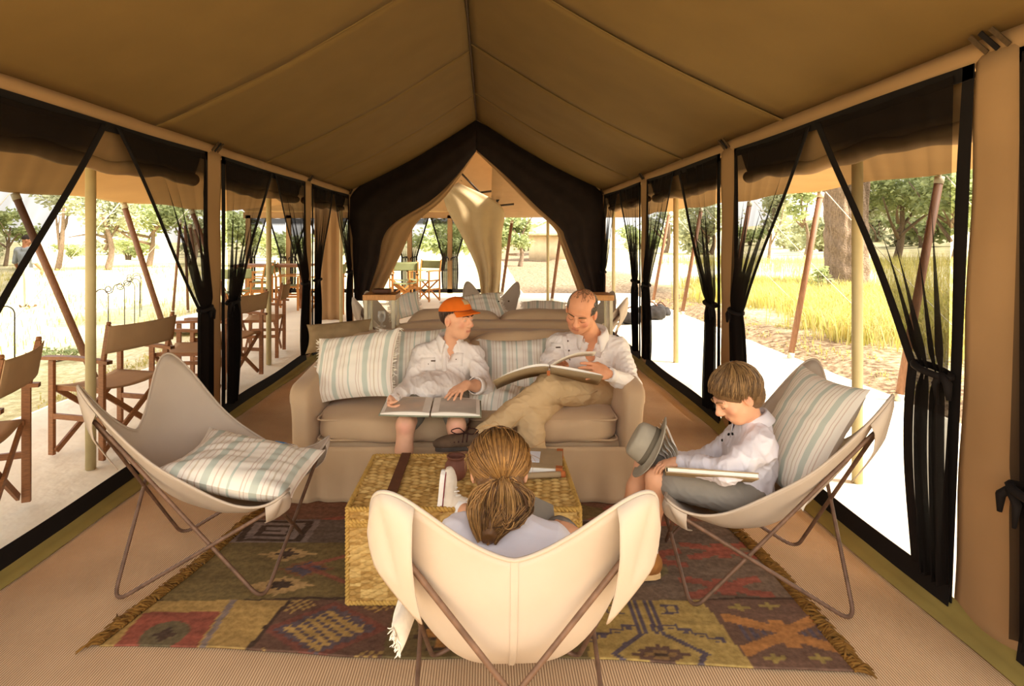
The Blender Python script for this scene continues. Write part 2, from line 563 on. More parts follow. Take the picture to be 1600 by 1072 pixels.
m = MB(); P = roof_pt(1, 0 * y, y); m.tube(P - [0, 0, 0.012], 0.011, 8); m.build('ridge_rope', M_ROPE, ceil, smooth=True)

# ---- side walls
def wall_side(side, wins, name):
    """wins: list of (y0_bottom, y0_top, y1)"""
    X = XL if side < 0 else XR
    inn = -side
    w = obj(name, None); w['kind'] = 'structure'
    zt, zb = 2.08, 0.10
    # top band under the eave, gently wavy
    ya, yb = Y_START, Y_END
    yy = np.linspace(ya, yb, 120)
    Q = bst([bst([X + 0 * yy, yy, Z_EAVE + 0.004 + 0 * yy], -1),
                  bst([X + inn * (0.008 + 0.006 * np.sin(yy * 3.1)), yy, (Z_EAVE + zt) / 2 + 0 * yy], -1),
                  bst([X + inn * 0.004 * np.sin(yy * 5), yy, zt - 0.012 + 0.006 * np.sin(yy * 2.7)], -1)], 1)
    m = MB(); m.grid(Q); m.build('valance', M_WALL, w, smooth=True, solid=0.004)
    # posts: canvas strips between windows
    edges = [(ya, ya)]
    for (b0, t0, y1) in wins:
        edges.append((b0, t0)); edges.append((y1, y1))
    edges.append((yb, yb))
    for i in range(0, len(edges), 2):
        (b0, t0), (b1, t1) = edges[i], edges[i + 1]
        if b1 - b0 < 0.02: continue
        Z, U = np.meshgrid(np.linspace(0.0, zt + 0.02, 30), np.linspace(0, 1, 9), indexing='ij')
        f = Z / zt
        Yw = (b0 + (t0 - b0) * f) * (1 - U) + (b1 + (t1 - b1) * f) * U
        bulge = 0.006 * np.sin(np.pi * U) + 0.004 * np.sin(Z * 9 + U * 3)
        m = MB(); m.grid(bst([X + inn * bulge, Yw, Z], -1))
        m.build('wall_panel', M_WALL, w, smooth=True, solid=0.004)
    # sod cloth turned in along the floor
    yy = np.linspace(ya, yb, 140)
    wv = 0.012 * np.sin(yy * 2.3) + 0.008 * np.sin(yy * 5.1 + 1)
    Q = bst([bst([X + 0 * yy, yy, zb - 0.03 + 0 * yy], -1),
                  bst([X + inn * 0.012 + 0 * yy, yy, 0.035 + 0 * yy], -1),
                  bst([X + inn * (0.05 + wv), yy, 0.012 + 0 * yy], -1),
                  bst([X + inn * (0.10 + wv), yy, 0.006 + 0 * yy], -1)], 1)

    m = MB(); m.grid(Q); m.build('sod_cloth', M_OLIVE, w, smooth=True, solid=0.004)
    # toggle straps through the eave, above each post
    for i in range(2, len(edges) - 1, 2):
        yc = (edges[i][1] + edges[i + 1][1]) / 2
        for k in (-1, 0, 1):
            m = MB()
            m.bar((X + inn * 0.016, yc + 0.045 * k - 0.015, Z_EAVE - 0.055), (X + inn * 0.05, yc + 0.045 * k + 0.02, Z_EAVE + 0.012), 0.018, 0.005, (1, 0, 0))
            m.build('toggle_strap', M_ROPE if k else M_BLACK, w)
    return w

WIN_R = [(0.25, 0.25, 1.98), (2.275, 2.165, 4.26), (4.52, 4.52, 6.59), (6.86, 6.86, 8.98)]
WIN_L = [(0.25, 0.25, 1.90), (2.12, 2.12, 4.43), (4.67, 4.67, 6.83), (7.08, 7.08, 8.98)]
wall_side(1, WIN_R, 'wall_right')
wall_side(-1, WIN_L, 'wall_left')

def strip(path, wdir, width, thick_dir, th):
    m = MB()
    return m

_wn = [0]
def window(side, b0, t0, y1):
    _wn[0] += 1
    X = XL if side < 0 else XR
    inn = -side
    w = obj('window_%d' % _wn[0], None); w['kind'] = 'structure'
    zt, zb, bw = 2.08, 0.10, 0.055
    xi = X + inn * 0.010
    n = 30
    m = MB()
    # border: bottom, top, two sides
    yy = np.linspace(b0, y1, n)
    wob = 0.006 * np.sin(yy * 4)
    m.grid(bst([bst([xi + inn * 0.012 + 0 * yy, yy, 0.035 + wob], -1), bst([xi + 0 * yy, yy, zb + 0.02 + wob], -1)], 1))
    yy = np.linspace(t0, y1, n)
    m.grid(bst([bst([xi + 0 * yy, yy, zt + 0.004 * np.sin(yy * 3)], -1), bst([xi + 0 * yy, yy, zt - bw + 0.005 * np.sin(yy * 4)], -1)], 1))
    zz = np.linspace(0.05, zt, n)
    for ye, d in ((None, 1), (y1, -1)):
        ys = (b0 + (t0 - b0) * zz / zt) if ye is None else np.full(n, ye)
        ws = bw + 0.006 * np.sin(zz * 5)
        m.grid(bst([bst([xi + 0 * zz, ys, zz], -1), bst([xi + 0 * zz, ys + d * ws, zz], -1)], 1))
    m.build('border', M_BLACK, w, solid=0.004)
    # canvas blind rolled up outside the net
    yy = np.linspace(t0 + 0.03, y1 - 0.03, 40)
    L_ = y1 - t0
    ang = np.linspace(-0.6 * math.pi, 1.3 * math.pi, 16)
    sagv = 0.015 * np.sin((yy - t0) / L_ * math.pi) + 0.012 * np.sin(yy * 6) + 0.006 * np.sin(yy * 17)
    rr = 0.045 + 0.006 * np.sin(yy * 9)
    P = []
    for k in range(3):
        P.append(bst([X - inn * (0.02 + 0.02 * k), yy, zt - 0.02 - k * 0.06 - sagv * k / 3], -1))
    for a in ang:
        P.append(bst([X - inn * (0.085 + rr * math.cos(a + math.pi)), yy, zt - 0.20 - sagv + rr * np.sin(a) * 0.9], -1))
    m = MB(); m.grid(bst(P, 1)); m.build('rolled_blind', M_BLIND, w, smooth=True, solid=0.003)
    return w

_nets = {}
def net_curtain(X, inn, yp, ym, label, zt=2.06, zb=0.12, ztie=0.93, wt=0.13, seed=0, axis='y', detail=1.0, group=None, dens=0.6):
    """a net gathered to the post at yp and reaching to ym at the top"""
    d = 1 if ym > yp else -1
    ym = ym - d * 0.047
    half = abs(ym - yp)
    nu, nv = int(64 * detail), int(56 * detail)
    s = np.linspace(0, 1, nu)[:, None]; t = np.linspace(0, 1, nv)[None, :]
    rs = np.random.default_rng(seed + 11)
    z = zt + (zb - zt) * t
    up = np.clip((z - ztie) / (zt - ztie), 0, 1)
    dn = np.clip((ztie - z) / (ztie - zb), 0, 1)
    w = np.where(z > ztie, wt + (half - wt) * up ** 1.03, wt * (1 + 0.25 * np.sin(dn * 2.6)) - 0.02 * dn)
    gather = 1 - w / half
    ph = rs.uniform(0, 6)
    # uneven pleats
    ss = s + 0.05 * np.sin(2 * math.pi * s * 2 + ph) + 0.02 * np.sin(2 * math.pi * s * 5 + 2 * ph)
    pl = np.sin(2 * math.pi * 4.5 * ss + ph)
    amp = (0.004 + 0.034 * gather ** 1.5)
    yv = yp + d * (s * w) + d * 0.012 * gather * np.cos(2 * math.pi * 4.5 * ss + ph + 1)
    xv = X + inn * (0.02 + 0.035 * gather + amp * pl + 0.01 * np.sin(z * 5 + ph) * s)
    pinch = np.exp(-((z - ztie) / 0.05) ** 2)
    xv = xv * (1 - 0.55 * pinch) + (X + inn * 0.045) * 0.55 * pinch
    z = z + 0 * s - 0.015 * np.sin(np.pi * s) * (t < 0.05)
    if axis == 'y':
        P = bst([xv, yv, z + 0 * s], -1)
    else:
        P = bst([yv, xv, z + 0 * s], -1)
    slope = np.abs(np.cos(2 * math.pi * 2.25 * ss + ph)) ** 2 * np.clip(gather * 1.2 + 0.15, 0, 1)
    layers = 1.0 + 2.2 * np.clip(gather, 0, 1) ** 3 + 0.5 * slope
    alpha = 1 - (1 - dens) ** layers
    head = np.clip((z - (zt - 0.26)) / 0.10, 0, 1)
    alpha = np.clip(np.maximum(alpha, 0.95 * head), 0, 0.985)
    base = P[0, -1].copy(); base[2] = zb
    root = wthing('net_curtain', label, 'curtain', base, group)
    m = MB(); k = max(2, int(round(nu * 0.045)))
    m.grid(P[:-k + 1]); o = m.build('netting', M_NET, root, smooth=True)
    a = o.data.attributes.new('cover', 'FLOAT', 'POINT')
    a.data.foreach_set('value', (alpha + 0 * s)[:-k + 1].astype(np.float32).ravel())
    # hem along the free edge
    E = P[-k]; E2 = P[-1].copy()
    hw = 0.045
    if axis == 'y':
        E2 = E + np.array([inn * 0.004, d * hw, 0])
    else:
        E2 = E + np.array([d * hw, inn * 0.004, 0])
    m = MB(); m.grid(bst([E, (E + E2) / 2 + 0.003, E2], 1)); m.build('hem', M_BLACK, root, smooth=True, solid=0.003)
    # tie band and bow
    c = np.array([X + inn * 0.045, yp + d * wt * 0.5, ztie]) if axis == 'y' else np.array([yp + d * wt * 0.5, X + inn * 0.045, ztie])
    ang = np.linspace(0, 2 * math.pi, 20, endpoint=False)
    e1 = np.array([0, 1, 0]) if axis == 'y' else np.array([1, 0, 0]); e2 = np.array([1, 0, 0]) if axis == 'y' else np.array([0, 1, 0])
    ring = c + (wt * 0.56 * np.cos(ang))[:, None] * e1 + (0.038 * np.sin(ang))[:, None] * e2 + (0.012 * np.cos(ang * 1))[:, None] * np.array([0, 0, 1])
    m = MB(); m.tube(ring, 0.014, 6, closed=True)
    k2 = c + e1 * (-d) * wt * 0.5 + e2 * (inn if axis == 'y' else inn) * 0.02
    m.tube([k2, k2 + e1 * (-d) * 0.03 + [0, 0, -0.03], k2 + e1 * (-d) * 0.035 + [0, 0, -0.09]], [0.012, 0.016, 0.008], 6)
    m.tube([k2, k2 + e1 * d * 0.03 + [0, 0, -0.04], k2 + e1 * d * 0.02 + [0, 0, -0.12]], [0.012, 0.014, 0.006], 6)
    m.build('tie_band', M_BLACK, root, smooth=True)
    return root

wins = []
nm = ['nearest', 'second', 'farthest']
for sd, lst, nside in ((1, WIN_R, 'right'), (-1, WIN_L, 'left')):
    X = XL if sd < 0 else XR
    for i, (b0, t0, y1) in enumerate(lst):
        window(sd, b0, t0, y1)
        if i == 0:
            net_curtain(X, -sd, y1 - 0.02, 1.1, 'black net curtain cut off by the %s edge of the photo' % nside, seed=90 + sd, ztie=0.62 if sd > 0 else 0.93, wt=0.2)
            continue
        mid = (t0 + y1) / 2
        # a dozen brass eyelets are lost in shade; only the curtains show
        net_curtain(X, -sd, t0 + 0.05 if sd < 0 else (b0 + t0) / 2 + 0.03, mid, 'black net curtain on the camera side of the %s window of the %s wall' % (nm[i - 1], nside), seed=i * 2 + (10 if sd > 0 else 0), wt=0.15)
        net_curtain(X, -sd, y1 - 0.045, mid, 'black net curtain on the far side of the %s window of the %s wall' % (nm[i - 1], nside), seed=i * 2 + 1 + (10 if sd > 0 else 0))

# ---- end wall: dark net door drawn aside, canvas flaps behind it
def drape(outer, inner, y, n, k, bulge, folds, seed, top_y=None):
    A = spline(outer, n) if len(outer) > 2 else np.linspace(outer[0], outer[1], n)
    B = spline(inner, n) if len(inner) > 2 else np.linspace(inner[0], inner[1], n)
    u = np.linspace(0, 1, k)[None, :, None]
    P2 = A[:, None, :] * (1 - u) + B[:, None, :] * u
    v = np.linspace(0, 1, n)[:, None]; uu = u[..., 0]
    yy = y - bulge * np.sin(np.pi * uu) - folds * np.sin(uu * 17 + v * 5 + seed) * (0.3 + v)
    P = bst([(P2[..., 0] - PX0) / FPX * yy, yy, EYE - (P2[..., 1] - PY0) / FPX * yy], -1)
    return P
wb = obj('wall_back', None); wb['kind'] = 'structure'
m = MB()
for a, b in (((548, 300), (744, 186)), ((744, 186), (943, 298)), ((548, 300), (549, 520)), ((943, 298), (943, 520))):
    m.bar(at(*a, Y_END), at(*b, Y_END), 0.06, 0.05, (0, 1, 0))
m.build('gable_edge', M_WALL, wb)
P = drape([(744, 188), (646, 245), (551, 302), (551, 380), (554, 470)], [(744, 236), (712, 276), (676, 311), (607, 357), (590, 412), (572, 470)], Y_END - 0.03, 60, 22, 0.12, 0.02, 0)
m = MB(); m.grid(P); o = single(m, 'net_door', M_NETD, 'dark net door drawn to the left of the gable doorway', 'curtain', smooth=True, solid=0.006)
m = MB(); m.grid(P[:, -2:]); m.tube(P[32:34, -1], 0.02, 6)
P = drape([(744, 188), (843, 243), (941, 301), (941, 380), (940, 470)], [(744, 234), (792, 276), (838, 322), (876, 357), (886, 380), (922, 470)], Y_END - 0.03, 60, 22, 0.12, 0.02, 2)
m = MB(); m.grid(P); single(m, 'net_door', M_NETD, 'dark net door drawn to the right of the gable doorway', 'curtain', smooth=True, solid=0.006)
P = drape([(743, 232), (700, 280), (660, 318), (600, 355), (585, 412), (566, 470)], [(743, 238), (716, 280), (690, 314), (650, 350), (624, 402), (590, 470)], Y_END + 0.12, 50, 14, 0.05, 0.02, 1)
m = MB(); m.grid(P); single(m, 'canvas_flap', M_WALL, 'tan canvas door flap folded back left of the gable doorway', 'tent flap', smooth=True, solid=0.006)
P = drape([(745, 230), (796, 274), (842, 318), (880, 350), (892, 380), (926, 470)], [(745, 238), (788, 280), (832, 325), (866, 357), (876, 382), (908, 470)], Y_END + 0.12, 50, 10, 0.04, 0.015, 4)
m = MB(); m.grid(P); single(m, 'canvas_flap', M_WALL, 'narrow tan canvas flap edge right of the gable doorway', 'tent flap', smooth=True, solid=0.006)

# ---- verandah awnings
def awning(name, x0, z0, x1, z1, ya, yb, py0, step):
    U, Y = np.meshgrid(np.linspace(0, 1, 24), np.linspace(ya, yb, 110), indexing='ij')
    sc = 0.06 * np.sin(np.pi * ((Y - py0) / step)) ** 2 * U ** 3
    Xv = x0 + (x1 - x0) * U - np.sign(x1) * sc
    Zv = z0 + (z1 - z0) * U - 0.05 * np.sin(np.pi * U) + sc * 0.4
    m = MB(); m.grid(bst([Xv, Y, Zv], -1))
    return struct(m, name, M_AWN, smooth=True, solid=0.004)
awning('ceiling_verandah_right', XR - 0.12, 2.32, 4.02, 2.0, 0.3, 15.0, 5.29, 1.9)
awning('ceiling_verandah_left', XL + 0.12, 2.32, -4.52, 1.87, 0.3, 10.2, 5.7, 1.7)
# outer fly over the inner roof
m = MB()
m.raw([(XC, Y_START, 3.5), (XC, Y_END + 0.8, 3.5), (XR - 0.1, Y_END + 0.8, 2.33), (XR - 0.1, Y_START, 2.33), (XL + 0.1, Y_START, 2.33), (XL + 0.1, Y_END + 0.8, 2.33)],
      [(0, 1, 2, 3), (0, 4, 5, 1)])
struct(m, 'roof_fly', M_AWN, solid=0.004)

# ---- poles and guy ropes
def pole(a, b, r, material, label, group, name='tent_pole', tips=True):
    a = np.asarray(a, float); b = np.asarray(b, float)
    root = wthing(name, label, 'pole', a, group)
    m = MB(); m.tube([a + (b - a) * 0.03, b - (b - a) * 0.03] if tips else [a, b], r, 12); m.build('shaft', material, root, smooth=True)
    if tips:
        m = MB(); m.tube([a, a + (b - a) * 0.032], r * 1.12, 12); m.build('foot_ferrule', M_TIP, root, smooth=True)
        m = MB(); m.tube([b - (b - a) * 0.032, b], r * 1.12, 12); m.tube([b, b + [0, 0, 0.03]], r * 0.4, 8); m.build('top_ferrule', M_TIP, root, smooth=True)
    return root
def guy(a, b, label, group):
    m = MB(); a = np.asarray(a, float) + [0.06 if b[0] > a[0] else -0.06, 0, 0]; b = np.asarray(b, float)
    t = np.linspace(0, 1, 10)[:, None]
    P = a + (b - a) * t; P[:, 2] -= 0.04 * np.sin(np.pi * t[:, 0])
    m.tube(P, 0.005, 5)
    return single(m, 'guy_rope', M_GUY, label, 'rope', group, smooth=True)
rightp = [3.4, 5.29, 7.17, 9.1, 11.15, 13.1]
names_r = ['off the near end of', 'nearest along', 'in front of the big tree trunk along', 'third along', 'fourth along', 'last along']
for i, y in enumerate(rightp):
    pole((3.66, y, -0.01), (4.03, y, 1.985), 0.034, M_WPOLE, 'leaning red-brown wooden pole %s the right awning' % names_r[i], 'wooden poles of the right awning')
    guy((4.03, y, 1.99), (6.0, y + 0.1, float(ground_z(np.array(6.0), np.array(y)))), 'pale guy rope from the %s wooden pole of the right awning' % ['first', 'second', 'third', 'fourth', 'fifth', 'sixth'][i], 'guy ropes on the right')
leftp = [(-3.72, 4.0), (-3.70, 5.7), (-3.9, 7.4), (-3.8, 9.1)]
for i, (x, y) in enumerate(leftp):
    pole((x, y, -0.02), (-4.5, y - 0.02, 1.86), 0.034, M_WPOLE, 'leaning red-brown wooden pole of the left awning, %s from the camera' % ['first', 'second', 'third', 'fourth'][i], 'wooden poles of the left awning')
    guy((-4.5, y, 1.87), (-6.6, y + 0.2, float(ground_z(np.array(-6.6), np.array(y)))), 'pale guy rope from the %s wooden pole of the left awning' % ['first', 'second', 'third', 'fourth'][i], 'guy ropes on the left')
for i, y in enumerate((3.53, 6.91, 10.3)):
    pole((2.2, y, -0.01), (2.2, y, 2.27), 0.03, M_POLE, 'upright pale metal pole outside the right wall, %s from the camera' % ['first', 'second', 'third'][i], 'pale upright poles', 'awning_pole', False)
for i, y in enumerate((3.745, 6.81, 10.2)):
    pole((-2.49, y, -0.01), (-2.49, y, 2.28), 0.03, M_POLE, 'upright pale metal pole outside the left wall, %s from the camera' % ['first', 'second', 'third'][i], 'pale upright poles', 'awning_pole', False)

# ---- the second tent behind, its far wall of small net windows and its roof
AX0, AX1, AY0, AY1 = -6.2, 0.10, 10.4, 15.2
wa = obj('wall_annex', None); wa['kind'] = 'structure'
def canv(P, name, parent, material=None, **kw):
    m = MB(); m.grid(P); return m.build(name, material or M_WALL, parent, smooth=True, solid=0.005, **kw)
pitch_ = 1.03
posts = [(-0.93 - pitch_ * k) for k in range(-1, 6)]
for k, xp in enumerate(posts):
    m = MB(); m.box((xp, AY1, 1.0), (0.13, 0.05, 2.0)); m.build('wall_panel', M_WALL, wa)
m = MB(); m.box(((AX0 + AX1) / 2, AY1, 2.0), (AX1 - AX0, 0.05, 0.16)); m.build('valance', M_WALL, wa)
m = MB(); m.box(((AX0 + AX1) / 2, AY1, 0.07), (AX1 - AX0, 0.05, 0.10)); m.build('sod_cloth', M_BLACK, wa)
for k in range(len(posts) - 1):
    x1, x0 = posts[k] - 0.065, posts[k + 1] + 0.065
    mid = (x0 + x1) / 2
    for e in (x0, x1):
        net_curtain(AY1 - 0.02, -1, e, mid, 'small net curtain on the %s of the %s window from the right, tent behind' % ('left' if e == x0 else 'right', ['first', 'second', 'third', 'fourth', 'fifth', 'sixth', 'seventh'][k]), zt=1.93, zb=0.12, wt=0.09, seed=200 + k, axis='x', detail=0.5, group='net curtains of the tent behind')
# near wall stub of that tent, seen through the far left window
Z, U = np.meshgrid(np.linspace(0, 2.2, 12), np.linspace(-3.0, -2.55, 10), indexing='ij')
canv(bst([U, AY0 + 0.03 * np.sin(U * 40), Z], -1), 'wall_panel', wa)
# roof
ca = obj('ceiling_annex', None); ca['kind'] = 'structure'
for (y0, z0, y1, z1) in ((12.7, 3.35, AY0, 2.25), (12.7, 3.35, AY1 + 0.1, 2.08)):
    for a, b in zip(np.linspace(AX0, AX1 + 0.2, 6)[:-1], np.linspace(AX0, AX1 + 0.2, 6)[1:]):
        S, U = np.meshgrid(np.linspace(0, 1, 10), np.linspace(a, b, 8), indexing='ij')
        y1_, z1_ = (9.25, 2.98) if (y1 == AY0 and b > -2.0) else (y1, z1)
        canv(bst([U, y0 + (y1_ - y0) * S, z0 + (z1_ - z0) * S - 0.06 * np.sin(np.pi * S)], -1), 'roof_panel', ca, M_WALL)
# porch of the second tent, open on the right
S, U = np.meshgrid(np.linspace(0, 1, 16), np.linspace(0.1, 3.6, 16), indexing='ij')
m = MB(); m.grid(bst([U, 9.6 + 4.3 * S, 2.95 - 1.05 * S - 0.05 * np.sin(np.pi * S)], -1)); struct(m, 'ceiling_porch', M_WALL, smooth=True, solid=0.004)
# metal frame under the porch roof
fr = wthing('roof_frame', 'dark metal roof frame above the doorway of the tent behind', 'frame', at(780, 300, 12.4))
M_DARKMETAL = mat('dark_metal', '3a2f22', rough=0.5, var=0.2, scale=30, metal=0.3)
for a, b in (((750, 301), (804, 294)), ((776, 297), (777, 318)), ((790, 297), (776, 316)), ((762, 323), (803, 319)), ((750, 301), (720, 270))):
    m = MB(); m.tube([at(*a, 12.4), at(*b, 12.4)], 0.022, 8); m.build('bar', M_DARKMETAL, fr, smooth=True)
# tied canvas door of the second tent
P = drape([(690, 300), (700, 330), (722, 370), (745, 420), (752, 462)], [(716, 285), (783, 322), (784, 370), (783, 420), (780, 462)], 12.0, 40, 16, 0.1, 0.05, 3)
m = MB(); m.grid(P); single(m, 'canvas_door', mat('door_canvas', 'b09a74', var=0.08, scale=4, transl=0.12), 'khaki canvas door tied in a point, hanging inside the gable doorway', 'tent flap', smooth=True, solid=0.006)
for i, (x0, y0, x1, y1, Y) in enumerate(((784, 460, 800, 345, 13.6), (862, 470, 878, 350, 13.4))):
    pole(at(x0, y0, Y), at(x1, y1, Y), 0.035, M_WPOLE, 'slim red-brown pole seen through the gable doorway, %s of two' % ('left' if i == 0 else 'right'), 'poles behind the gable doorway')
b_ = on_ground(856, 478)
pole(b_, b_ + [0, 0, 1.85], 0.03, M_POLE, 'upright pale metal pole seen through the gable doorway', 'pale upright poles', 'awning_pole', False)
# ------------------------------------------------------------------ furniture materials
M_SLING = mat('sling_canvas', 'c3b29f', var=0.05, scale=5, bump=0.25, bscale=1100, transl=0.12, tcol='ecd6b6')
M_ROD = mat('rusty_steel_rod', '6f5340', var=0.3, scale=25, rough=0.55, metal=0.2, spec=0.4)
M_SOFA = mat('sofa_cotton', 'c2a480', var=0.06, scale=4, bump=0.3, bscale=1200, sheen=0.15)
M_CREAM = mat('cream_thread', 'efe6d4', var=0.08, scale=40)
M_WOOD = mat('oiled_wood', '8a5a35', var=0.25, scale=9, rough=0.5, spec=0.35, streak=(3, 3, 22))
M_WOODL = mat('light_wood', 'b9824a', var=0.2, scale=9, rough=0.5, spec=0.35, streak=(22, 3, 3))
M_WOODA = mat('annex_chair_wood', 'b5793c', var=0.2, scale=9, rough=0.5, streak=(3, 3, 22))
M_SEATC = mat('brown_chair_canvas', 'a48460', var=0.06, scale=7, bump=0.25, bscale=900)
M_GREENC = mat('green_chair_canvas', '7d8058', var=0.08, scale=7, bump=0.25, bscale=900)
M_WICK = mat('wicker', 'ffffff', var=0.16, scale=45, rough=0.75, attr='Col', bump=0.5, bscale=260)
M_LEATH = mat('strap_leather', '5f3a26', var=0.15, scale=30, rough=0.6)
M_RUG = mat('kilim_wool', 'ffffff', var=0.22, scale=55, rough=1.0, attr='Col', bump=0.7, bscale=420, spec=0.05)
M_FRINGE = mat('rug_fringe', '7a5524', var=0.3, scale=25, rough=1.0)
M_CLAY = mat('clay_pot', '6a4030', var=0.25, scale=14, rough=0.6)
M_PAPER = mat('book_paper', 'ece4d6', var=0.04, scale=12, rough=0.8)
M_PHOTO = mat('printed_page', 'dcc2a8', col2='b8b0a2', scale=9, rough=0.55)
M_COVER = mat('khaki_book_cloth', 'a38c6a', var=0.08, scale=20, bump=0.2, bscale=900)
M_COVERG = mat('grey_green_book_cloth', '8a8a72', var=0.08, scale=20)
M_TAB = mat('orange_leather_tab', 'a85f32', var=0.1, scale=30)
STR = [(0.0, 'efe6d6'), (0.07, 'd8c3b0'), (0.085, 'efe6d6'), (0.12, 'd8c3b0'), (0.13, 'efe6d6'), (0.19, 'c3c8b9'), (0.29, 'efe6d6'), (0.34, 'd6bfac'), (0.355, 'efe6d6'),
       (0.41, 'd6c6ae'), (0.43, 'efe6d6'), (0.50, 'd8c3b0'), (0.515, 'efe6d6'), (0.57, 'c3c8b9'), (0.66, 'efe6d6'), (0.72, 'd8c3b0'), (0.735, 'efe6d6'), (0.80, 'd6c6ae'), (0.82, 'efe6d6'), (0.90, 'c3cabb'), (0.93, 'efe6d6')]
M_STRIPE = stripe_mat('striped_cushion_cotton', STR, rep=1.75)

def softbox(c, size, k=7.0, n=14, puff=0.0, noise=0.0, nf=6.0, seed=0, rot=None, taper=None):
    """rounded box as vertex array + faces: subdivided cube pushed onto a superquadric"""
    t = np.linspace(-1, 1, n)
    V, Fc, idx = [], [], {}
    def vid(p):
        key = tuple(np.round(p, 5))
        if key not in idx:
            idx[key] = len(V); V.append(p)
        return idx[key]
    for ax in range(3):
        for s in (-1, 1):
            for i in range(n - 1):
                for j in range(n - 1):
                    q = []
                    for (a, b) in ((t[i], t[j]), (t[i + 1], t[j]), (t[i + 1], t[j + 1]), (t[i], t[j + 1])):
                        p = np.zeros(3); p[ax] = s; p[(ax + 1) % 3] = a; p[(ax + 2) % 3] = b
                        q.append(vid(p))
                    Fc.append(q if s > 0 else q[::-1])
    V = np.array(V)
    nrm = (np.abs(V) ** k).sum(1) ** (1 / k)
    Q = V / nrm[:, None]
    h = np.asarray(size, float) / 2
    P = Q * h
    if puff:
        for ax in range(3):
            o1, o2 = (ax + 1) % 3, (ax + 2) % 3
            P[:, ax] += np.sign(V[:, ax]) * (np.abs(V[:, ax]) > 0.99) * puff * (1 - Q[:, o1] ** 2) * (1 - Q[:, o2] ** 2)
    if noise:
        d = Q / np.linalg.norm(Q, axis=1)[:, None]
        P = P + d * (noise * snoise(P, nf, seed))[:, None]
    if taper is not None: P = taper(P)
    if rot is not None: P = P @ np.asarray(rot).T
    return P + np.asarray(c, float), Fc

def rotm(rx=0, ry=0, rz=0):
    return np.array(Matrix.Rotation(rz, 3, 'Z') @ Matrix.Rotation(ry, 3, 'Y') @ Matrix.Rotation(rx, 3, 'X'))

def frame(xa, ya):
    """rotation matrix from a local x axis and an approximate local y axis"""
    x = unit(xa); z = unit(np.cross(x, ya)); y = np.cross(z, x)
    return bst([x, y, z], 1)

# ------------------------------------------------------------------ butterfly chairs
FB, FF = np.array([0.27, -0.29, 0.008]), np.array([0.26, 0.30, 0.008])
class SL: pass
def sling_shape(tfz=0.52, cent=None, flat=0.0):
    SL.TB, SL.TF = np.array([0.378, -0.46, 1.05]), np.array([0.415, 0.475, tfz + 0.015])
    d = (tfz - 0.50)
    SL.side = spline([SL.TB, (0.366, -0.305, 0.81), (0.335, -0.13, 0.605), (0.312, 0.04, 0.485), (0.308, 0.20, 0.405 + d * 0.3), (0.345, 0.34, 0.415 + d * 0.7), SL.TF], 61)
    SL.cent = spline(cent or [(0, -0.36, 0.60), (0, -0.28, 0.47), (0, -0.15, 0.345), (0, 0.0, 0.28), (0, 0.14, 0.275), (0, 0.27, 0.325), (0, 0.36, 0.40)], 61)
    SL.flat = flat
sling_shape()
def sling_pt(a, b):
    """a across -1..1, b from back 0 to front 1"""
    a = np.asarray(a, float); b = np.asarray(b, float)
    a, b = np.broadcast_arrays(a, b)
    cb = 2 * b - 1
    mx = np.maximum(np.abs(a), np.abs(cb)); r = np.where(mx > 1e-6, mx / ((np.abs(a) ** 5 + np.abs(cb) ** 5) ** 0.2 + 1e-9), 1.0)
    a = a * r; b = (cb * r + 1) / 2
    t = b * 60; i = np.clip(t.astype(int), 0, 59); f = (t - i)[..., None]
    S = SL.side[i] * (1 - f) + SL.side[i + 1] * f
    C = SL.cent[i] * (1 - f) + SL.cent[i + 1] * f
    w = (np.abs(a) ** (1.5 + (0.5 + SL.flat) * np.clip(b * 3, 0, 1)))[..., None]
    P = C * (1 - w) + S * w
    P = P.copy(); P[..., 0] = S[..., 0] * a
    return P
def sling_normal(a, b, e=0.01):
    du = sling_pt(np.clip(a + e, -1, 1), b) - sling_pt(np.clip(a - e, -1, 1), b)
    dv = sling_pt(a, np.clip(b + e, 0, 1)) - sling_pt(a, np.clip(b - e, 0, 1))
    n = np.cross(du, dv); return n / (np.linalg.norm(n, axis=-1, keepdims=True) + 1e-9)

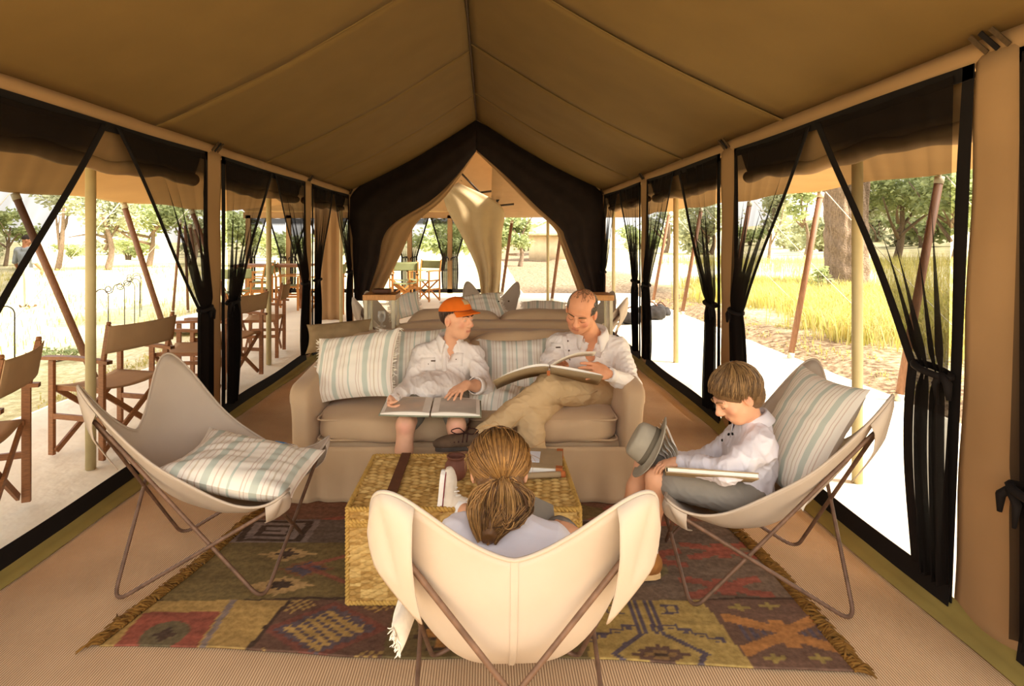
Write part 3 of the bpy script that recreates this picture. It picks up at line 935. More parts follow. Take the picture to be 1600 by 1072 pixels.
def sag_none(P): return P
def butterfly(label, loc, rotz, sag=0.0, group='butterfly chairs'):
    root = thing('butterfly_chair', label, 'chair', loc, rotz, group)
    A, B = np.meshgrid(np.linspace(-1, 1, 45), np.linspace(0, 1, 49), indexing='ij')
    P = sling_pt(A, B)
    n = sling_normal(A, B)
    P = P + n * (0.004 * snoise(bst([A * 2, B * 5, 0 * A], -1), 2.0, 3) * (1 - np.abs(A) ** 4))[..., None]
    P[..., 2] -= sag * (1 - A ** 2) * np.sin(np.pi * B) ** 1.5
    m = MB(); m.grid(P); sl = m.build('sling', M_SLING, root, smooth=True, solid=0.004)
    # hem and centre seam
    ed = np.concatenate([P[:, 0], P[-1, 1:], P[::-1, -1][1:], P[0, ::-1][1:-1]])
    m = MB(); m.tube(ed, 0.0055, 6, closed=True); m.build('hem', M_SLING, sl, smooth=True)
    c = P[22] - n[22] * 0.004
    m = MB(); m.grid(bst([c + [-0.009, 0, 0.0015], c + [-0.007, 0, -0.0025], c + [0.007, 0, -0.0025], c + [0.009, 0, 0.0015]], 1)); m.build('centre_seam', M_SLING, sl, smooth=True)
    # corner pockets slipped over the rod ends
    for sx in (-1, 1):
        for back in (True, False):
            ra, rb = (0.36, 0.17) if back else (0.34, 0.16)
            a = np.linspace(1 - ra, 1, 14)[:, None] * sx
            b = np.linspace(0, rb, 14)[None, :] if back else 1 - np.linspace(0, rb, 14)[None, :]
            Q = sling_pt(a, b); nn = sling_normal(a + 0 * b, b + 0 * a)
            ea = (1 - np.abs(a)) / ra; eb = (b if back else 1 - b) / rb
            Q = Q - nn * (0.006 + 0.050 * np.clip(ea * eb * 3, 0, 1) ** 0.5)[..., None]
            m = MB(); m.grid(Q); m.build('corner_pocket', M_SLING, sl, smooth=True, solid=0.003)
    for s in (1, -1):
        mx = np.array([s, 1, 1]); mo = np.array([-s, 1, 1])
        def tip(a_, b_): return sling_pt(np.array([a_]), np.array([b_]))[0] - sling_normal(np.array([a_]), np.array([b_]))[0] * 0.021
        loop = [tip(s * 0.90, 0.06), FF * mx, tip(-s * 0.90, 0.94), FB * mo]
        m = MB(); m.tube(fillet(loop, [0.06, 0.07, 0.06, 0.07], 7, closed=True), 0.0078, 8, closed=True)
        m.build('rod_loop', M_ROD, root, smooth=True)
    return root

CH_L = butterfly('empty canvas butterfly chair left of the rug with a striped cushion', (-1.18, 2.61, 0), math.radians(-90))
CH_R = butterfly('canvas butterfly chair on the right where the reading boy sits', (1.115, 2.515, 0), math.radians(84), sag=0.03)
sling_shape(0.43, [(0, -0.365, 0.715), (0, -0.335, 0.58), (0, -0.285, 0.46), (0, -0.17, 0.35), (0, -0.01, 0.28), (0, 0.14, 0.265), (0, 0.27, 0.29), (0, 0.36, 0.34)], 1.0)
CH_F = butterfly('canvas butterfly chair in the foreground seen from behind, girl sitting in it', (0.065, 1.735, 0), math.radians(0), sag=0.02)
sling_shape()
CH_F.scale = (0.95, 1.0, 0.98)
far = [((-0.87, 5.95), -90, 'butterfly chair tip behind the sofa, left of the left glass lantern table'), ((0.94, 5.95), 90, 'butterfly chair behind the man, right of the sofa'),
       ((0.02, 7.2), 172, 'butterfly chair with striped cushion behind the second sofa, under the canvas door')]
for (x, y), a, lb in far:
    butterfly(lb, (x, y, 0), math.radians(a))

# ------------------------------------------------------------------ cushions
def cushion(name, label, c, xa, ya, w, h, t, material, fringe=True, cat='cushion', group=None, bend=0.0, sqz=0.0, seed=0, wr=0.006, bulge=None):
    R = frame(xa, ya)
    n1, n2 = 33, 29
    a = np.linspace(-1, 1, n1)[:, None]; b = np.linspace(-1, 1, n2)[None, :]
    x = w / 2 * a * (1 - 0.07 * (1 - b ** 2) * np.abs(a) ** 3) * (1 + 0.03 * (b ** 2))
    y = h / 2 * b * (1 - 0.07 * (1 - a ** 2) * np.abs(b) ** 3) * (1 + 0.03 * (a ** 2))
    th = t / 2 * np.clip((1 - np.abs(a) ** 2.6) * (1 - np.abs(b) ** 2.6), 0, 1) ** 0.62
    z0 = bend * (x ** 2) + sqz * y ** 2
    wn_ = wr * snoise(bst([x * 1.0, y * 2.2, 0 * x + seed], -1), 14, seed) * np.clip(th / (t / 2), 0, 1) ** 0.5
    cr = 0.008 * np.sin((np.abs(a) + np.abs(b)) * 9 + seed) * np.clip(th / t, 0, 1) * (np.abs(a) * np.abs(b)) * 3
    top = bst([x, y, z0 + th + wn_ + cr], -1); bot = bst([x, y, z0 - th * 0.8 + wn_ * 0.5], -1)
    root = thing(name, label, cat, c, 0, group)
    m = MB()
    P = np.concatenate([top.reshape(-1, 3), bot.reshape(-1, 3)]) @ R.T
    fs = []
    N = n1 * n2
    for i in range(n1 - 1):
        for j in range(n2 - 1):
            q = (i * n2 + j, (i + 1) * n2 + j, (i + 1) * n2 + j + 1, i * n2 + j + 1)
            fs.append(q); fs.append(tuple(N + k for k in q[::-1]))
    m.raw(P, fs)
    o = m.build('cover', material, root, smooth=True)
    uv = np.concatenate([bst([(a + 1) / 2 + 0 * b, (b + 1) / 2 + 0 * a], -1).reshape(-1, 2)] * 2)
    set_uv(o, uv)
    if fringe:
        rs = np.random.default_rng(seed + 5)
        for s in (0, -1):
            m = MB()
            E = top[s] * 0.5 + bot[s] * 0.5
            sg = -1 if s == 0 else 1
            for k in range(46):
                u = rs.uniform(0, n2 - 1.01); i = int(u); p = E[i] * (1 - u + i) + E[i + 1] * (u - i)
                d = np.array([sg * 1.0, rs.normal() * 0.35, rs.normal() * 0.35]); L_ = rs.uniform(0.014, 0.03)
                m.tube(np.array([p, p + d * L_ * 0.6, p + d * L_ + rs.normal(size=3) * 0.003]) @ R.T, [0.0022, 0.002, 0.0008], 4)
            f = m.build('fringe', M_CREAM, root, smooth=True); f['kind'] = 'stuff'
    return root

# sofa cushions
cushion('striped_cushion', 'big striped cushion leaning on the left arm of the sofa', at(554, 572, 3.55), at(620, 566, 3.50) - at(490, 582, 3.62), at(540, 512, 3.75) - at(560, 632, 3.42), 0.53, 0.42, 0.19, M_STRIPE, group='striped cushions', seed=1)
cushion('striped_cushion', 'striped cushion behind the boy in the orange cap', at(645, 565, 3.74), (1, 0.05, 0.0), at(645, 515, 3.88) - at(645, 630, 3.62), 0.44, 0.44, 0.16, M_STRIPE, group='striped cushions', seed=2)
cushion('striped_cushion', 'striped cushion standing between the boy and the man on the sofa', at(805, 578, 3.76), (1, -0.02, 0.02), at(800, 525, 3.88) - at(800, 640, 3.62), 0.45, 0.42, 0.16, M_STRIPE, group='striped cushions', seed=3)
cushion('striped_cushion', 'striped cushion lying flat on the seat beside the man\'s knee', at(770, 622, 3.5), (1, -0.15, -0.05), (0.1, 1, 0.25), 0.40, 0.30, 0.12, M_STRIPE, group='striped cushions', seed=4)
# chair cushions
cushion('striped_cushion', 'striped cushion lying in the empty left butterfly chair', (-1.04, 2.56, 0.44), (1, 0.0, -0.20), (0.0, 1, 0.04), 0.54, 0.46, 0.18, M_STRIPE, False, group='striped cushions', bend=0.30, seed=5, sqz=0.6)
cushion('striped_cushion', 'striped cushion behind the reading boy on the right', (1.325, 2.50, 0.635), (-0.10, 1, 0.02), (0.50, 0.08, 0.86), 0.42, 0.52, 0.17, M_STRIPE, False, group='striped cushions', seed=6)

# ------------------------------------------------------------------ sofas
def make_sofa(label, x0, x1, yf, depth, sgn, cush_top, back_top, seat=True):
    """sgn +1: faces the camera"""
    w = x1 - x0; xc = (x0 + x1) / 2
    root = thing('sofa', label, 'sofa', (xc, yf + sgn * depth / 2, 0), 0 if sgn > 0 else math.pi, 'sofas')
    hd = depth / 2; hw = w / 2; aw = 0.12
    # front at local -y
    m = MB(); m.raw(*softbox((0, 0.0, 0.215), (w - 0.06, depth - 0.06, 0.23), 9, 10)); m.build('base', M_SOFA, root, smooth=True)
    # loose skirt with kick pleats, runs round the front and the sides
    per = [(-hw, hd), (-hw, -hd), (hw, -hd), (hw, hd)]
    pts = []
    for (a, b), nn in zip(zip(per[:-1], per[1:]), (40, 110, 40)):
        for t in np.linspace(0, 1, nn, endpoint=False):
            pts.append((a[0] + (b[0] - a[0]) * t, a[1] + (b[1] - a[1]) * t))
    pts = np.array(pts + [per[-1]])
    nrm = np.zeros_like(pts)
    nrm[:40, 0] = -1; nrm[40:150, 1] = -1; nrm[150:, 0] = 1
    nrm[38:43] = (-0.7, -0.7); nrm[147:153] = (0.7, -0.7)
    s = np.arange(len(pts)) / 4.0
    rows = []
    for k, zz in enumerate(np.linspace(0.30, 0.012, 12)):
        f = k / 11
        wob = (0.010 * np.sin(s * 1.3 + 0.4) + 0.008 * np.sin(s * 2.9 + 1) + 0.01 * np.exp(-((np.arange(len(pts)) - 43) / 7.0) ** 2) * np.sin(s * 5)) * f
        flare = 0.012 + 0.035 * f ** 1.3
        q = pts + nrm * (flare + wob)[:, None]
        rows.append(np.c_[q, np.full(len(q), zz)])
    m = MB(); m.grid(bst(rows, 1)); m.build('skirt', M_SOFA, root, smooth=True, solid=0.005)
    for s_ in (-1, 1):
        def tap(P, s_=s_):
            P = P.copy(); f = np.clip((P[:, 2] + 0.25) / 0.5, 0, 1)
            P[:, 0] += s_ * 0.03 * f ** 2
            P[:, 2] += 0.03 * (P[:, 1] / hd) * (P[:, 2] > 0.15)
            return P
        m = MB(); m.raw(*softbox((s_ * (hw - aw / 2), -0.005, 0.40), (aw, depth + 0.01, 0.50), 8, 14, 0.012, 0.004, 7, 3, None, tap)); a = m.build('arm', M_SOFA, root, smooth=True)
    m = MB(); m.raw(*softbox((0, hd - 0.09, back_top / 2 + 0.08), (w - 0.04, 0.17, back_top - 0.16), 8, 12, 0.01, 0.004, 6, 5)); m.build('back', M_SOFA, root, smooth=True)
    iw = w - 2 * aw
    for s_ in (-1, 1):
        if seat:
            m = MB(); m.raw(*softbox((s_ * iw / 4, -0.10, 0.385), (iw / 2 - 0.004, depth - 0.20, 0.165), 6, 22, 0.022, 0.007, 9, 4 + s_)); c = m.build('seat_cushion', M_SOFA, root, smooth=True)
            hx, hy = iw / 4 - 0.012, (depth - 0.20) / 2 - 0.006
            for zz in (0.055, -0.055):
                m = MB(); m.tube(fillet([(s_ * iw / 4 - hx, -0.10 + hy, 0.385 + zz), (s_ * iw / 4 - hx, -0.10 - hy, 0.385 + zz), (s_ * iw / 4 + hx, -0.10 - hy, 0.385 + zz), (s_ * iw / 4 + hx, -0.10 + hy, 0.385 + zz)], 0.05, 6), 0.0055, 6)
                m.build('piping', M_SOFA, c, smooth=True)
        ct = cush_top - 0.46
        m = MB(); m.raw(*softbox((s_ * iw / 4, hd - 0.27, 0.46 + ct / 2), (iw / 2 - 0.006, 0.21, ct), 5, 18, 0.03, 0.012, 8, 8 + s_, rotm(rx=math.radians(-8)))); m.build('back_cushion', M_SOFA, root, smooth=True)
    return root
make_sofa('taupe slipcovered sofa facing the camera, boy and man sitting on it', -1.07, 0.86, 3.27, 0.95, 1, 0.805, 0.80)
make_sofa('second taupe sofa turned away, only its back showing', -0.74, 0.96, 5.30, 0.90, -1, 0.86, 0.815)
cushion('striped_cushion', 'striped cushion thrown on the far sofa above its back', at(740, 482, 4.9), (1, 0.1, 0.15), (0.1, 0.9, 0.45), 0.5, 0.36, 0.16, M_STRIPE, group='striped cushions', seed=8)
cushion('striped_cushion', 'small striped cushion on the far sofa beside the man\'s head', at(850, 489, 4.9), (1, -0.1, 0.0), (0.1, 0.9, 0.5), 0.36, 0.3, 0.14, M_STRIPE, group='striped cushions', seed=9)
cushion('striped_cushion', 'white fringed cushion left on the far sofa near the wooden tables', at(632, 478, 5.1), (1, 0.1, 0.25), (0.1, 0.7, 0.7), 0.26, 0.26, 0.12, M_STRIPE, group='striped cushions', seed=10)
cushion('plain_cushion', 'dull brown cushion tucked behind the big striped cushion on the sofa', at(530, 525, 3.95), (1, 0.1, 0.08), (0.0, 0.5, 0.85), 0.42, 0.2, 0.14, mat('brown_cushion', '8b7352', var=0.15, scale=12, bump=0.2), False, seed=12)

# ------------------------------------------------------------------ side tables behind the sofa with glass lanterns
M_GLASS = glass_mat('clear_glass', (0.97, 0.97, 0.95))
M_PALEW = mat('pale_painted_wood', 'cfc3a4', var=0.1, scale=18, rough=0.6)
def lantern_table(label, x, y, zt):
    root = wthing('lantern_table', label, 'table', (x, y, 0))
    m = MB(); m.box((x, y, zt - 0.02), (0.24, 0.24, 0.04)); m.build('top', M_WOODL, root, bevel=0.004)
    for sx in (-1, 1):
        for sy in (-1, 1):
            m = MB(); m.box((x + sx * 0.1, y + sy * 0.1, (zt - 0.04) / 2), (0.022, 0.022, zt - 0.04)); m.build('leg', M_PALEW, root)
    for sx, sy, dx, dy in ((0, -0.1, 0.18, 0.004), (-0.1, 0, 0.004, 0.18), (0.1, 0, 0.004, 0.18), (0, 0.1, 0.18, 0.004)):
        m = MB(); m.box((x + sx, y + sy, zt - 0.21), (dx, dy, 0.32)); m.build('pane', M_GLASS, root)
    m = MB(); m.box((x, y, zt - 0.385), (0.2, 0.2, 0.025)); m.build('shelf', M_PALEW, root)
    return root
lantern_table('wooden-topped glass lantern table at the left end of the far sofa', -0.775, 4.42, 1.03)
lantern_table('wooden-topped glass lantern table half hidden behind the man\'s head', 0.80, 4.40, 1.03)
m = MB(); m.raw(*softbox((-0.77, 4.40, 1.05), (0.13, 0.09, 0.035), 8, 6)); single(m, 'leather_case', mat('dark_leather', '4a2c1c', rough=0.5, var=0.2, scale=30), 'dark leather case on the left lantern table', 'case', smooth=True)
# stemmed glass and bottle behind the sofa
g = MB(); c0 = at(596, 505, 4.23); zb_ = 0.81
g.lathe((c0[0], 4.24, zb_), [(0.03, 0), (0.03, 0.004), (0.005, 0.008), (0.005, 0.03), (0.022, 0.045), (0.028, 0.07), (0.026, 0.11), (0.024, 0.11), (0.026, 0.07), (0.0, 0.047)], 18, cap=False)
single(g, 'drinking_glass', M_GLASS, 'clear drinking glass in front of the left lantern table', 'glass', smooth=True)

# ------------------------------------------------------------------ wicker trunk
TX0, TX1, TY0, TY1, TZ = -0.545, 0.366, 2.333, 2.90, 0.384
trunk = wthing('wicker_trunk', 'woven wicker trunk used as a coffee table on the rug', 'trunk', ((TX0 + TX1) / 2, (TY0 + TY1) / 2, 0))
def weave(o, e1, e2, n, L1, L2, name, rows=0.0115, stake=0.026, d1=200, d2=110):
    o = np.asarray(o, float); e1 = np.asarray(e1, float); e2 = np.asarray(e2, float); n = np.asarray(n, float)
    a = np.linspace(0, L1, d1)[:, None]; b = np.linspace(0, L2, d2)[None, :]
    b2 = b + 0.0015 * np.sin(a * 23 + b * 11)
    j = np.floor(b2 / rows); fr = b2 / rows - j
    ph = np.cos(np.pi * (a / stake + 0.25 * np.sin(j * 12.9)) + np.pi * j)
    h = 0.0055 * ph * np.sin(np.pi * fr) + 0.004 * np.sin(np.pi * fr)
    P = o + a[..., None] * e1 + b[..., None] * e2 + h[..., None] * n
    jr = (np.sin(j * 78.233 + np.floor(a / stake / 2) * 12.99) * 43758.5453) % 1.0
    base = np.array(lin('b08a4c')); dark = np.array(lin('8a642c')); pale = np.array(lin('c9a868'))
    c = base + (pale - base) * np.clip(jr[..., None] * 1.2 - 0.3, 0, 1) + (dark - base) * np.clip(0.45 - jr[..., None], 0, 1) * 1.5
    m = MB(); m.grid(P); ob = m.build(name, M_WICK, trunk, smooth=True)
    corner_colors(ob, np.clip(c, 0.01, 1).reshape(-1, 3))
    return ob
W_, D_ = TX1 - TX0, TY1 - TY0
weave((TX0, TY0, 0.012), (1, 0, 0), (0, 0, 1), (0, -1, 0), W_, 0.318, 'front_panel')
weave((TX1, TY1, 0.012), (-1, 0, 0), (0, 0, 1), (0, 1, 0), W_, 0.318, 'back_panel', d1=100, d2=60)
weave((TX0, TY1, 0.012), (0, -1, 0), (0, 0, 1), (-1, 0, 0), D_, 0.318, 'side_panel', d1=130)
weave((TX1, TY0, 0.012), (0, 1, 0), (0, 0, 1), (1, 0, 0), D_, 0.318, 'side_panel', d1=130)
lid = weave((TX0, TY0, TZ - 0.004), (1, 0, 0), (0, 1, 0), (0, 0, 1), W_, D_, 'lid', rows=0.017, stake=0.038, d1=220, d2=150)
for (o, e, n_, L_) in (((TX0, TY0, TZ - 0.048), (1, 0, 0), (0, -1, 0), W_), ((TX1, TY0, TZ - 0.048), (0, 1, 0), (1, 0, 0), D_), ((TX0, TY1, TZ - 0.048), (0, -1, 0), (-1, 0, 0), D_)):
    weave(o, e, (0, 0, 1), n_, L_, 0.044, 'lid_edge', d1=150, d2=14)
def braid(path, r, name, parent, n=None):
    P = np.asarray(path, float)
    seg = np.linalg.norm(np.diff(P, axis=0), axis=1); L_ = seg.sum()
    n = n or int(L_ / 0.006)
    s = np.r_[0, np.cumsum(seg)]
    q = bst([np.interp(np.linspace(0, L_, n), s, P[:, k]) for k in range(3)], -1)
    T = np.gradient(q, axis=0); T /= np.linalg.norm(T, axis=1)[:, None]
    e1 = np.cross(T, (0.31, 0.22, 0.9)); e1 /= np.linalg.norm(e1, axis=1)[:, None] + 1e-9; e2 = np.cross(T, e1)
    m = MB()
    for k in (0, 1):
        ph = np.linspace(0, L_, n) / 0.030 * 2 * math.pi + k * math.pi
        m.tube(q + r * 0.6 * (np.cos(ph)[:, None] * e1 + np.sin(ph)[:, None] * e2), r * 0.75, 6)
    o = m.build(name, M_WICK, parent, smooth=True)
    corner_colors(o, np.tile(np.array(lin('b8914a')), (len(o.data.vertices), 1)))
for zz in (TZ - 0.002, TZ - 0.05, TZ - 0.064, 0.016):
    braid([(TX0, TY0, zz), (TX1, TY0, zz), (TX1, TY1, zz), (TX0, TY1, zz), (TX0, TY0, zz)], 0.009, 'braided_rim', trunk)
for cx, cy in ((TX0, TY0), (TX1, TY0), (TX0, TY1), (TX1, TY1)):
    braid([(cx, cy, 0.01), (cx, cy, TZ)], 0.008, 'corner_braid', trunk)
m = MB(); sx = -0.39
Q = fillet([(sx, TY1 + 0.012, 0.20), (sx, TY1 + 0.012, TZ + 0.012), (sx, TY0 - 0.014, TZ + 0.012), (sx, TY0 - 0.014, 0.17)], 0.02, 5)
m.grid(bst([Q + [-0.022, 0, 0], Q + [0.022, 0, 0]], 1)); m.build('strap', M_LEATH, trunk, solid=0.005)
# things on the trunk
m = MB(); m.lathe((-0.133, 2.60, TZ + 0.008), [(0.026, 0), (0.040, 0.012), (0.049, 0.04), (0.047, 0.065), (0.036, 0.083), (0.034, 0.09), (0.041, 0.097), (0.041, 0.102), (0.033, 0.102), (0.028, 0.09), (0.035, 0.06), (0.0, 0.02)], 28, cap=False)
single(m, 'clay_pot', M_CLAY, 'small brown clay pot on the wicker trunk', 'pot', smooth=True)

def slab_book(name, label, c, R, w, h, t, cover, cat='book', tabs=True, group=None):
    """closed hard-back: two boards, spine, page block"""
    root = thing(name, label, cat, c, 0, group)
    m = MB()
    for zz in (-t / 2 + 0.002, t / 2 - 0.002): m.box(np.array([0, 0, zz]) @ R.T, (w, h, 0.004), R)
    m.box(np.array([-w / 2 + 0.002, 0, 0]) @ R.T, (0.004, h, t), R); m.build('cover', cover, root, bevel=0.0015)
    m = MB(); m.box(np.array([0.003, 0, 0]) @ R.T, (w - 0.012, h - 0.012, t - 0.009), R); m.build('pages', M_PAPER, root)
    if tabs:
        for sy in (-1, 1):
            m = MB(); m.box(np.array([w / 2 - 0.012, sy * (h / 2 - 0.012), 0]) @ R.T, (0.03, 0.03, t + 0.003), R); m.build('leather_corner', M_TAB, root)
    return root
ct = on_ground(835, 727, TZ + 0.02)
slab_book('photo_album', 'khaki photo album with leather corners lying on the wicker trunk', (0.20, 2.755, TZ + 0.030), rotm(rz=math.radians(-8)), 0.30, 0.24, 0.036, M_COVER)
m = MB(); m.box((0.205, 2.75, TZ + 0.051), (0.085, 0.13, 0.003), rotm(rz=math.radians(-8))); single(m, 'white_card', mat('white_card', 'd8d8dc', var=0.03), 'white card on top of the photo album', 'card')
m = MB(); m.tube([(0.10, 2.585, TZ + 0.024), (0.34, 2.615, TZ + 0.024)], 0.013, 10)
o = wthing('rolled_paper', 'rolled khaki map with leather ends in front of the photo album', 'map', (0.22, 2.60, TZ + 0.011))
m.build('roll', M_COVER, o, smooth=True)
for a, b in ((0.325, 0.345), (0.095, 0.112)):
    m = MB(); m.tube([(a, 2.585 + (a - 0.10) * 0.125, TZ + 0.024), (b, 2.585 + (b - 0.10) * 0.125, TZ + 0.024)], 0.0145, 10); m.build('leather_end', M_TAB, o, smooth=True)

# blue-capped water bottle on the left chair
wb_ = wthing('water_bottle', 'clear water bottle with blue label lying behind the cushion on the left chair', 'bottle', (-0.90, 2.78, 0.46))
d_ = unit((0.85, -0.25, -0.05)); p_ = np.array([-1.02, 2.79, 0.465])
m = MB(); m.lathe(p_, [(0.028, 0), (0.031, 0.01), (0.031, 0.12), (0.028, 0.14), (0.013, 0.165), (0.013, 0.175)], 18, d_); m.build('body', M_GLASS, wb_, smooth=True)
m = MB(); m.lathe(p_ + d_ * 0.03, [(0.032, 0), (0.032, 0.055)], 18, d_, cap=False); m.build('label', mat('blue_label', '2f7fc0', var=0.1, scale=40, rough=0.4), wb_, smooth=True)
m = MB(); m.lathe(p_ + d_ * 0.17, [(0.016, 0), (0.016, 0.018)], 14, d_); m.build('cap', MATS['blue_label'], wb_, smooth=True)

# ------------------------------------------------------------------ kilim rug
RC = np.array([(-1.36, 2.10), (1.24, 1.985), (1.17, 3.80), (-1.04, 3.80)])
def rug_color(x, y):
    """woven pattern in metres; x across, y away from the camera"""
    H = lambda s: np.array(lin(s))
    purple, olive, gold, red, grey, dark, brown, orange, navy, tan = map(H, ('5a4138', '6b5a33', 'a8864a', '8e4a3a', '7c6c64', '33261f', '63483a', 'a8703a', '4a4450', 'b08c58'))
    c = np.tile(purple, x.shape + (1,))
    def put(mask, col, f=1.0):
        nonlocal c
        c = np.where(mask[..., None], c * (1 - f) + np.asarray(col) * f, c)
    rect = lambda x0, x1, y0, y1: (x > x0) & (x < x1) & (y > y0) & (y < y1)
    q = lambda v, s: np.round(v / s) * s
    dia = lambda cx, cy, rx, ry, st=0.016: (np.abs(q(x - cx, st)) / rx + np.abs(q(y - cy, st)) / ry) < 1
    # back field: mottled reds and olives
    put(y > 3.02, H('6f4a38')); put((y > 3.02) & (snoise(bst([x * 3, y * 5, 0 * x], -1), 1.4, 1) > 0.15), olive); put((y > 3.02) & (snoise(bst([x * 2.5, y * 6, 0 * x], -1), 1.6, 2) > 0.45), red)
    # band with key squares
    put((y > 2.80) & (y <= 3.02), H('5f5146')); put((y > 2.80) & (y <= 3.02) & (snoise(bst([x * 4, y * 3, 0 * x], -1), 1.2, 4) > 0.5), red)
    for cx in (-1.03, 0.62):
        put(rect(cx - 0.19, cx + 0.19, 2.80, 3.02), grey)
        for rr, cc in ((0.16, dark), (0.125, grey), (0.085, dark), (0.055, grey)):
            put((np.abs(x - cx) < rr) & (np.abs(y - 2.91) < rr * 0.62), cc)
        put(rect(cx - 0.055, cx + 0.02, 2.90, 2.915), dark); put(rect(cx + 0.085, cx + 0.125, 2.87, 2.90), grey)
    # olive field on the left
    put((y > 2.36) & (y <= 2.80) & (x < 0.35), olive)
    for (cx, cy, s) in ((-0.90, 2.70, 1.0), (-0.85, 2.46, 1.1), (-0.50, 2.73, 0.8), (-0.45, 2.47, 0.9)):
        put(dia(cx, cy, 0.13 * s, 0.06 * s), tan, 0.85); put(dia(cx, cy + 0.006, 0.055 * s, 0.035 * s), dark)
    for (cx, cy) in ((-0.78, 2.585), (-0.42, 2.60)):
        put(dia(cx, cy, 0.12, 0.07), H('7d4e30'), 0.8); put(dia(cx, cy, 0.085, 0.05), navy)
    put((np.abs(np.abs(x + 0.45) * 0.55 + np.abs(y - 2.60) - 0.19) < 0.014) & (y < 2.8) & (y > 2.36) & (x < 0.3), red, 0.8)
    # right brown and grey field
    put((y > 2.36) & (y <= 2.80) & (x >= 0.35), H('6a5848')); put((y > 2.36) & (y <= 2.80) & (x >= 0.35) & (snoise(bst([x * 4, y * 4, 0 * x], -1), 1.3, 3) > 0.35), H('756a45'))
    for (cx, cy) in ((0.98, 2.45), (0.72, 2.68), (1.08, 2.74)):
        sx = q(x - cx, 0.02); sy = q(y - cy, 0.014)
        put((np.abs(sx) < 0.17) & (np.abs(sy) < 0.075) & (np.abs(np.abs(sy) - np.abs(sx) * 0.40) < 0.026), red)
        put((np.abs(sx) < 0.035) & (np.abs(sy) < 0.06), red)
    put((np.abs(y - 2.36 - 0.012 * np.sin(x * 7)) < 0.008), dark)
    # front row
    fr = y <= 2.36
    put(fr & (x < -0.98), gold)
    put(rect(-1.32, -1.02, 2.02, 2.29), H('8a4434')); put(((x + 1.17) / 0.085) ** 2 + ((y - 2.16) / 0.075) ** 2 < 1, H('5b5138')); put(dia(-1.17, 2.16, 0.045, 0.045), dark)
    put(fr & (np.abs(x + 1.0) < 0.012), grey)
    e = x + 0.80 - (y - 2.0) * 0.20
    put(fr & (x > -0.98) & (e < -0.05), gold); put(fr & (np.abs(e + 0.05) < 0.010), dark)
    pf = fr & (e > -0.04) & (x < -0.36)
    put(pf, H('5b3f33')); put(pf & (np.abs(np.abs(x + 0.59) / 0.22 + np.abs(y - 2.185) / 0.155 - 0.93) < 0.13), H('6c3a30')); put(pf & dia(-0.59, 2.185, 0.19, 0.13), H('4d434a'))
    put(pf & dia(-0.59, 2.185, 0.15, 0.115) & (((np.floor((x + 3) / 0.02) + np.floor(y / 0.016)) % 3) < 2), gold)
    for cx, cy in ((-0.78, 2.03), (-0.40, 2.03), (-0.74, 2.33), (-0.42, 2.33)): put(pf & dia(cx, cy, 0.075, 0.06) & (((np.floor((x + 3) / 0.016) + np.floor(y / 0.016)) % 2) < 1), gold)
    of = fr & (x >= -0.36) & (x < 0.36)
    put(of, H('5f512f'))
    for cx in (-0.16, 0.17):
        tr_ = of & (np.abs(q(x - cx, 0.014)) < (2.33 - y) * 0.55 + 0.004) & (y > 2.13); put(tr_, dark)
        put(of & (np.abs(q(x - cx, 0.014)) < (2.315 - y) * 0.55 - 0.012) & (y > 2.145), H('9a6a34'))
        put(of & dia(cx, 2.19, 0.04, 0.03), dark); put(of & rect(cx - 0.05, cx + 0.05, 2.075, 2.095), dark); put(of & rect(cx - 0.02, cx + 0.02, 2.09, 2.14), H('9a6a34'))
    mf = fr & (x >= 0.36) & (x < 0.86 + (2.3 - y) * 0.10)
    put(mf, H('a88c4c')); cx = 0.60
    for dx in (-0.04, -0.018, 0.018, 0.04): put(mf & (np.abs(x - cx - dx) < 0.0075) & (y > 2.16), navy)
    put(mf & (np.abs(np.abs(x - cx) - 0.04 - (2.16 - y) * 1.15) < 0.013) & (y <= 2.16) & (y > 2.05), navy)
    put(mf & (np.abs(np.abs(x - cx) - 0.155 + (2.05 - y) * 0.8) < 0.012) & (y <= 2.05), navy)
    put(mf & dia(cx, 2.055, 0.10, 0.055), H('5a4238')); put(mf & dia(cx, 2.055, 0.055, 0.03), H('8a6a40')); put(mf & dia(cx, 2.055, 0.025, 0.014), dark)
    for s in (-1, 1):
        for k in range(4):
            bx, by = cx + s * (0.075 + 0.05 * k), 2.205 - 0.024 * k
            put(mf & (np.abs(x - bx) < 0.027) & (np.abs(y - by) < 0.0055), navy); put(mf & (np.abs(x - bx - s * 0.023) < 0.0055) & (y < by) & (y > by - 0.026), navy)
            put(mf & (np.abs(x - bx) < 0.010) & (np.abs(y - by + 0.016) < 0.005), navy)
        put(mf & (np.abs(np.abs(x - cx - s * 0.115) - 0.022) < 0.006) & (np.abs(y - 2.30) < 0.028), navy); put(mf & (np.abs(x - cx - s * 0.10) < 0.03) & (np.abs(np.abs(y - 2.30) - 0.024) < 0.005), navy)
    bf = fr & (x >= 0.86 + (2.3 - y) * 0.10)
    put(bf, brown)
    for k in range(3):
        zx = q(x - 1.08, 0.018); zy = y - 2.16
        put(bf & (np.abs(np.abs(zy) - np.abs(zx) * 0.42 - 0.012) < 0.026) & (np.abs(zx) < 0.19), orange)
        put(bf & (np.abs(zy) < np.abs(zx) * 0.42 - 0.018) & (np.abs(zx) < 0.15) & ((np.floor((x + 3) / 0.018) % 2) < 1), navy)
    put(bf & (np.abs(q(x - 1.08, 0.018)) < 0.03) & (np.abs(y - 2.16) < 0.075), orange)
    for cx, cy in ((0.98, 2.035), (1.14, 2.04), (0.98, 2.31), (1.1, 2.32)): put(bf & dia(cx, cy, 0.035, 0.02), H('8f7a40'))
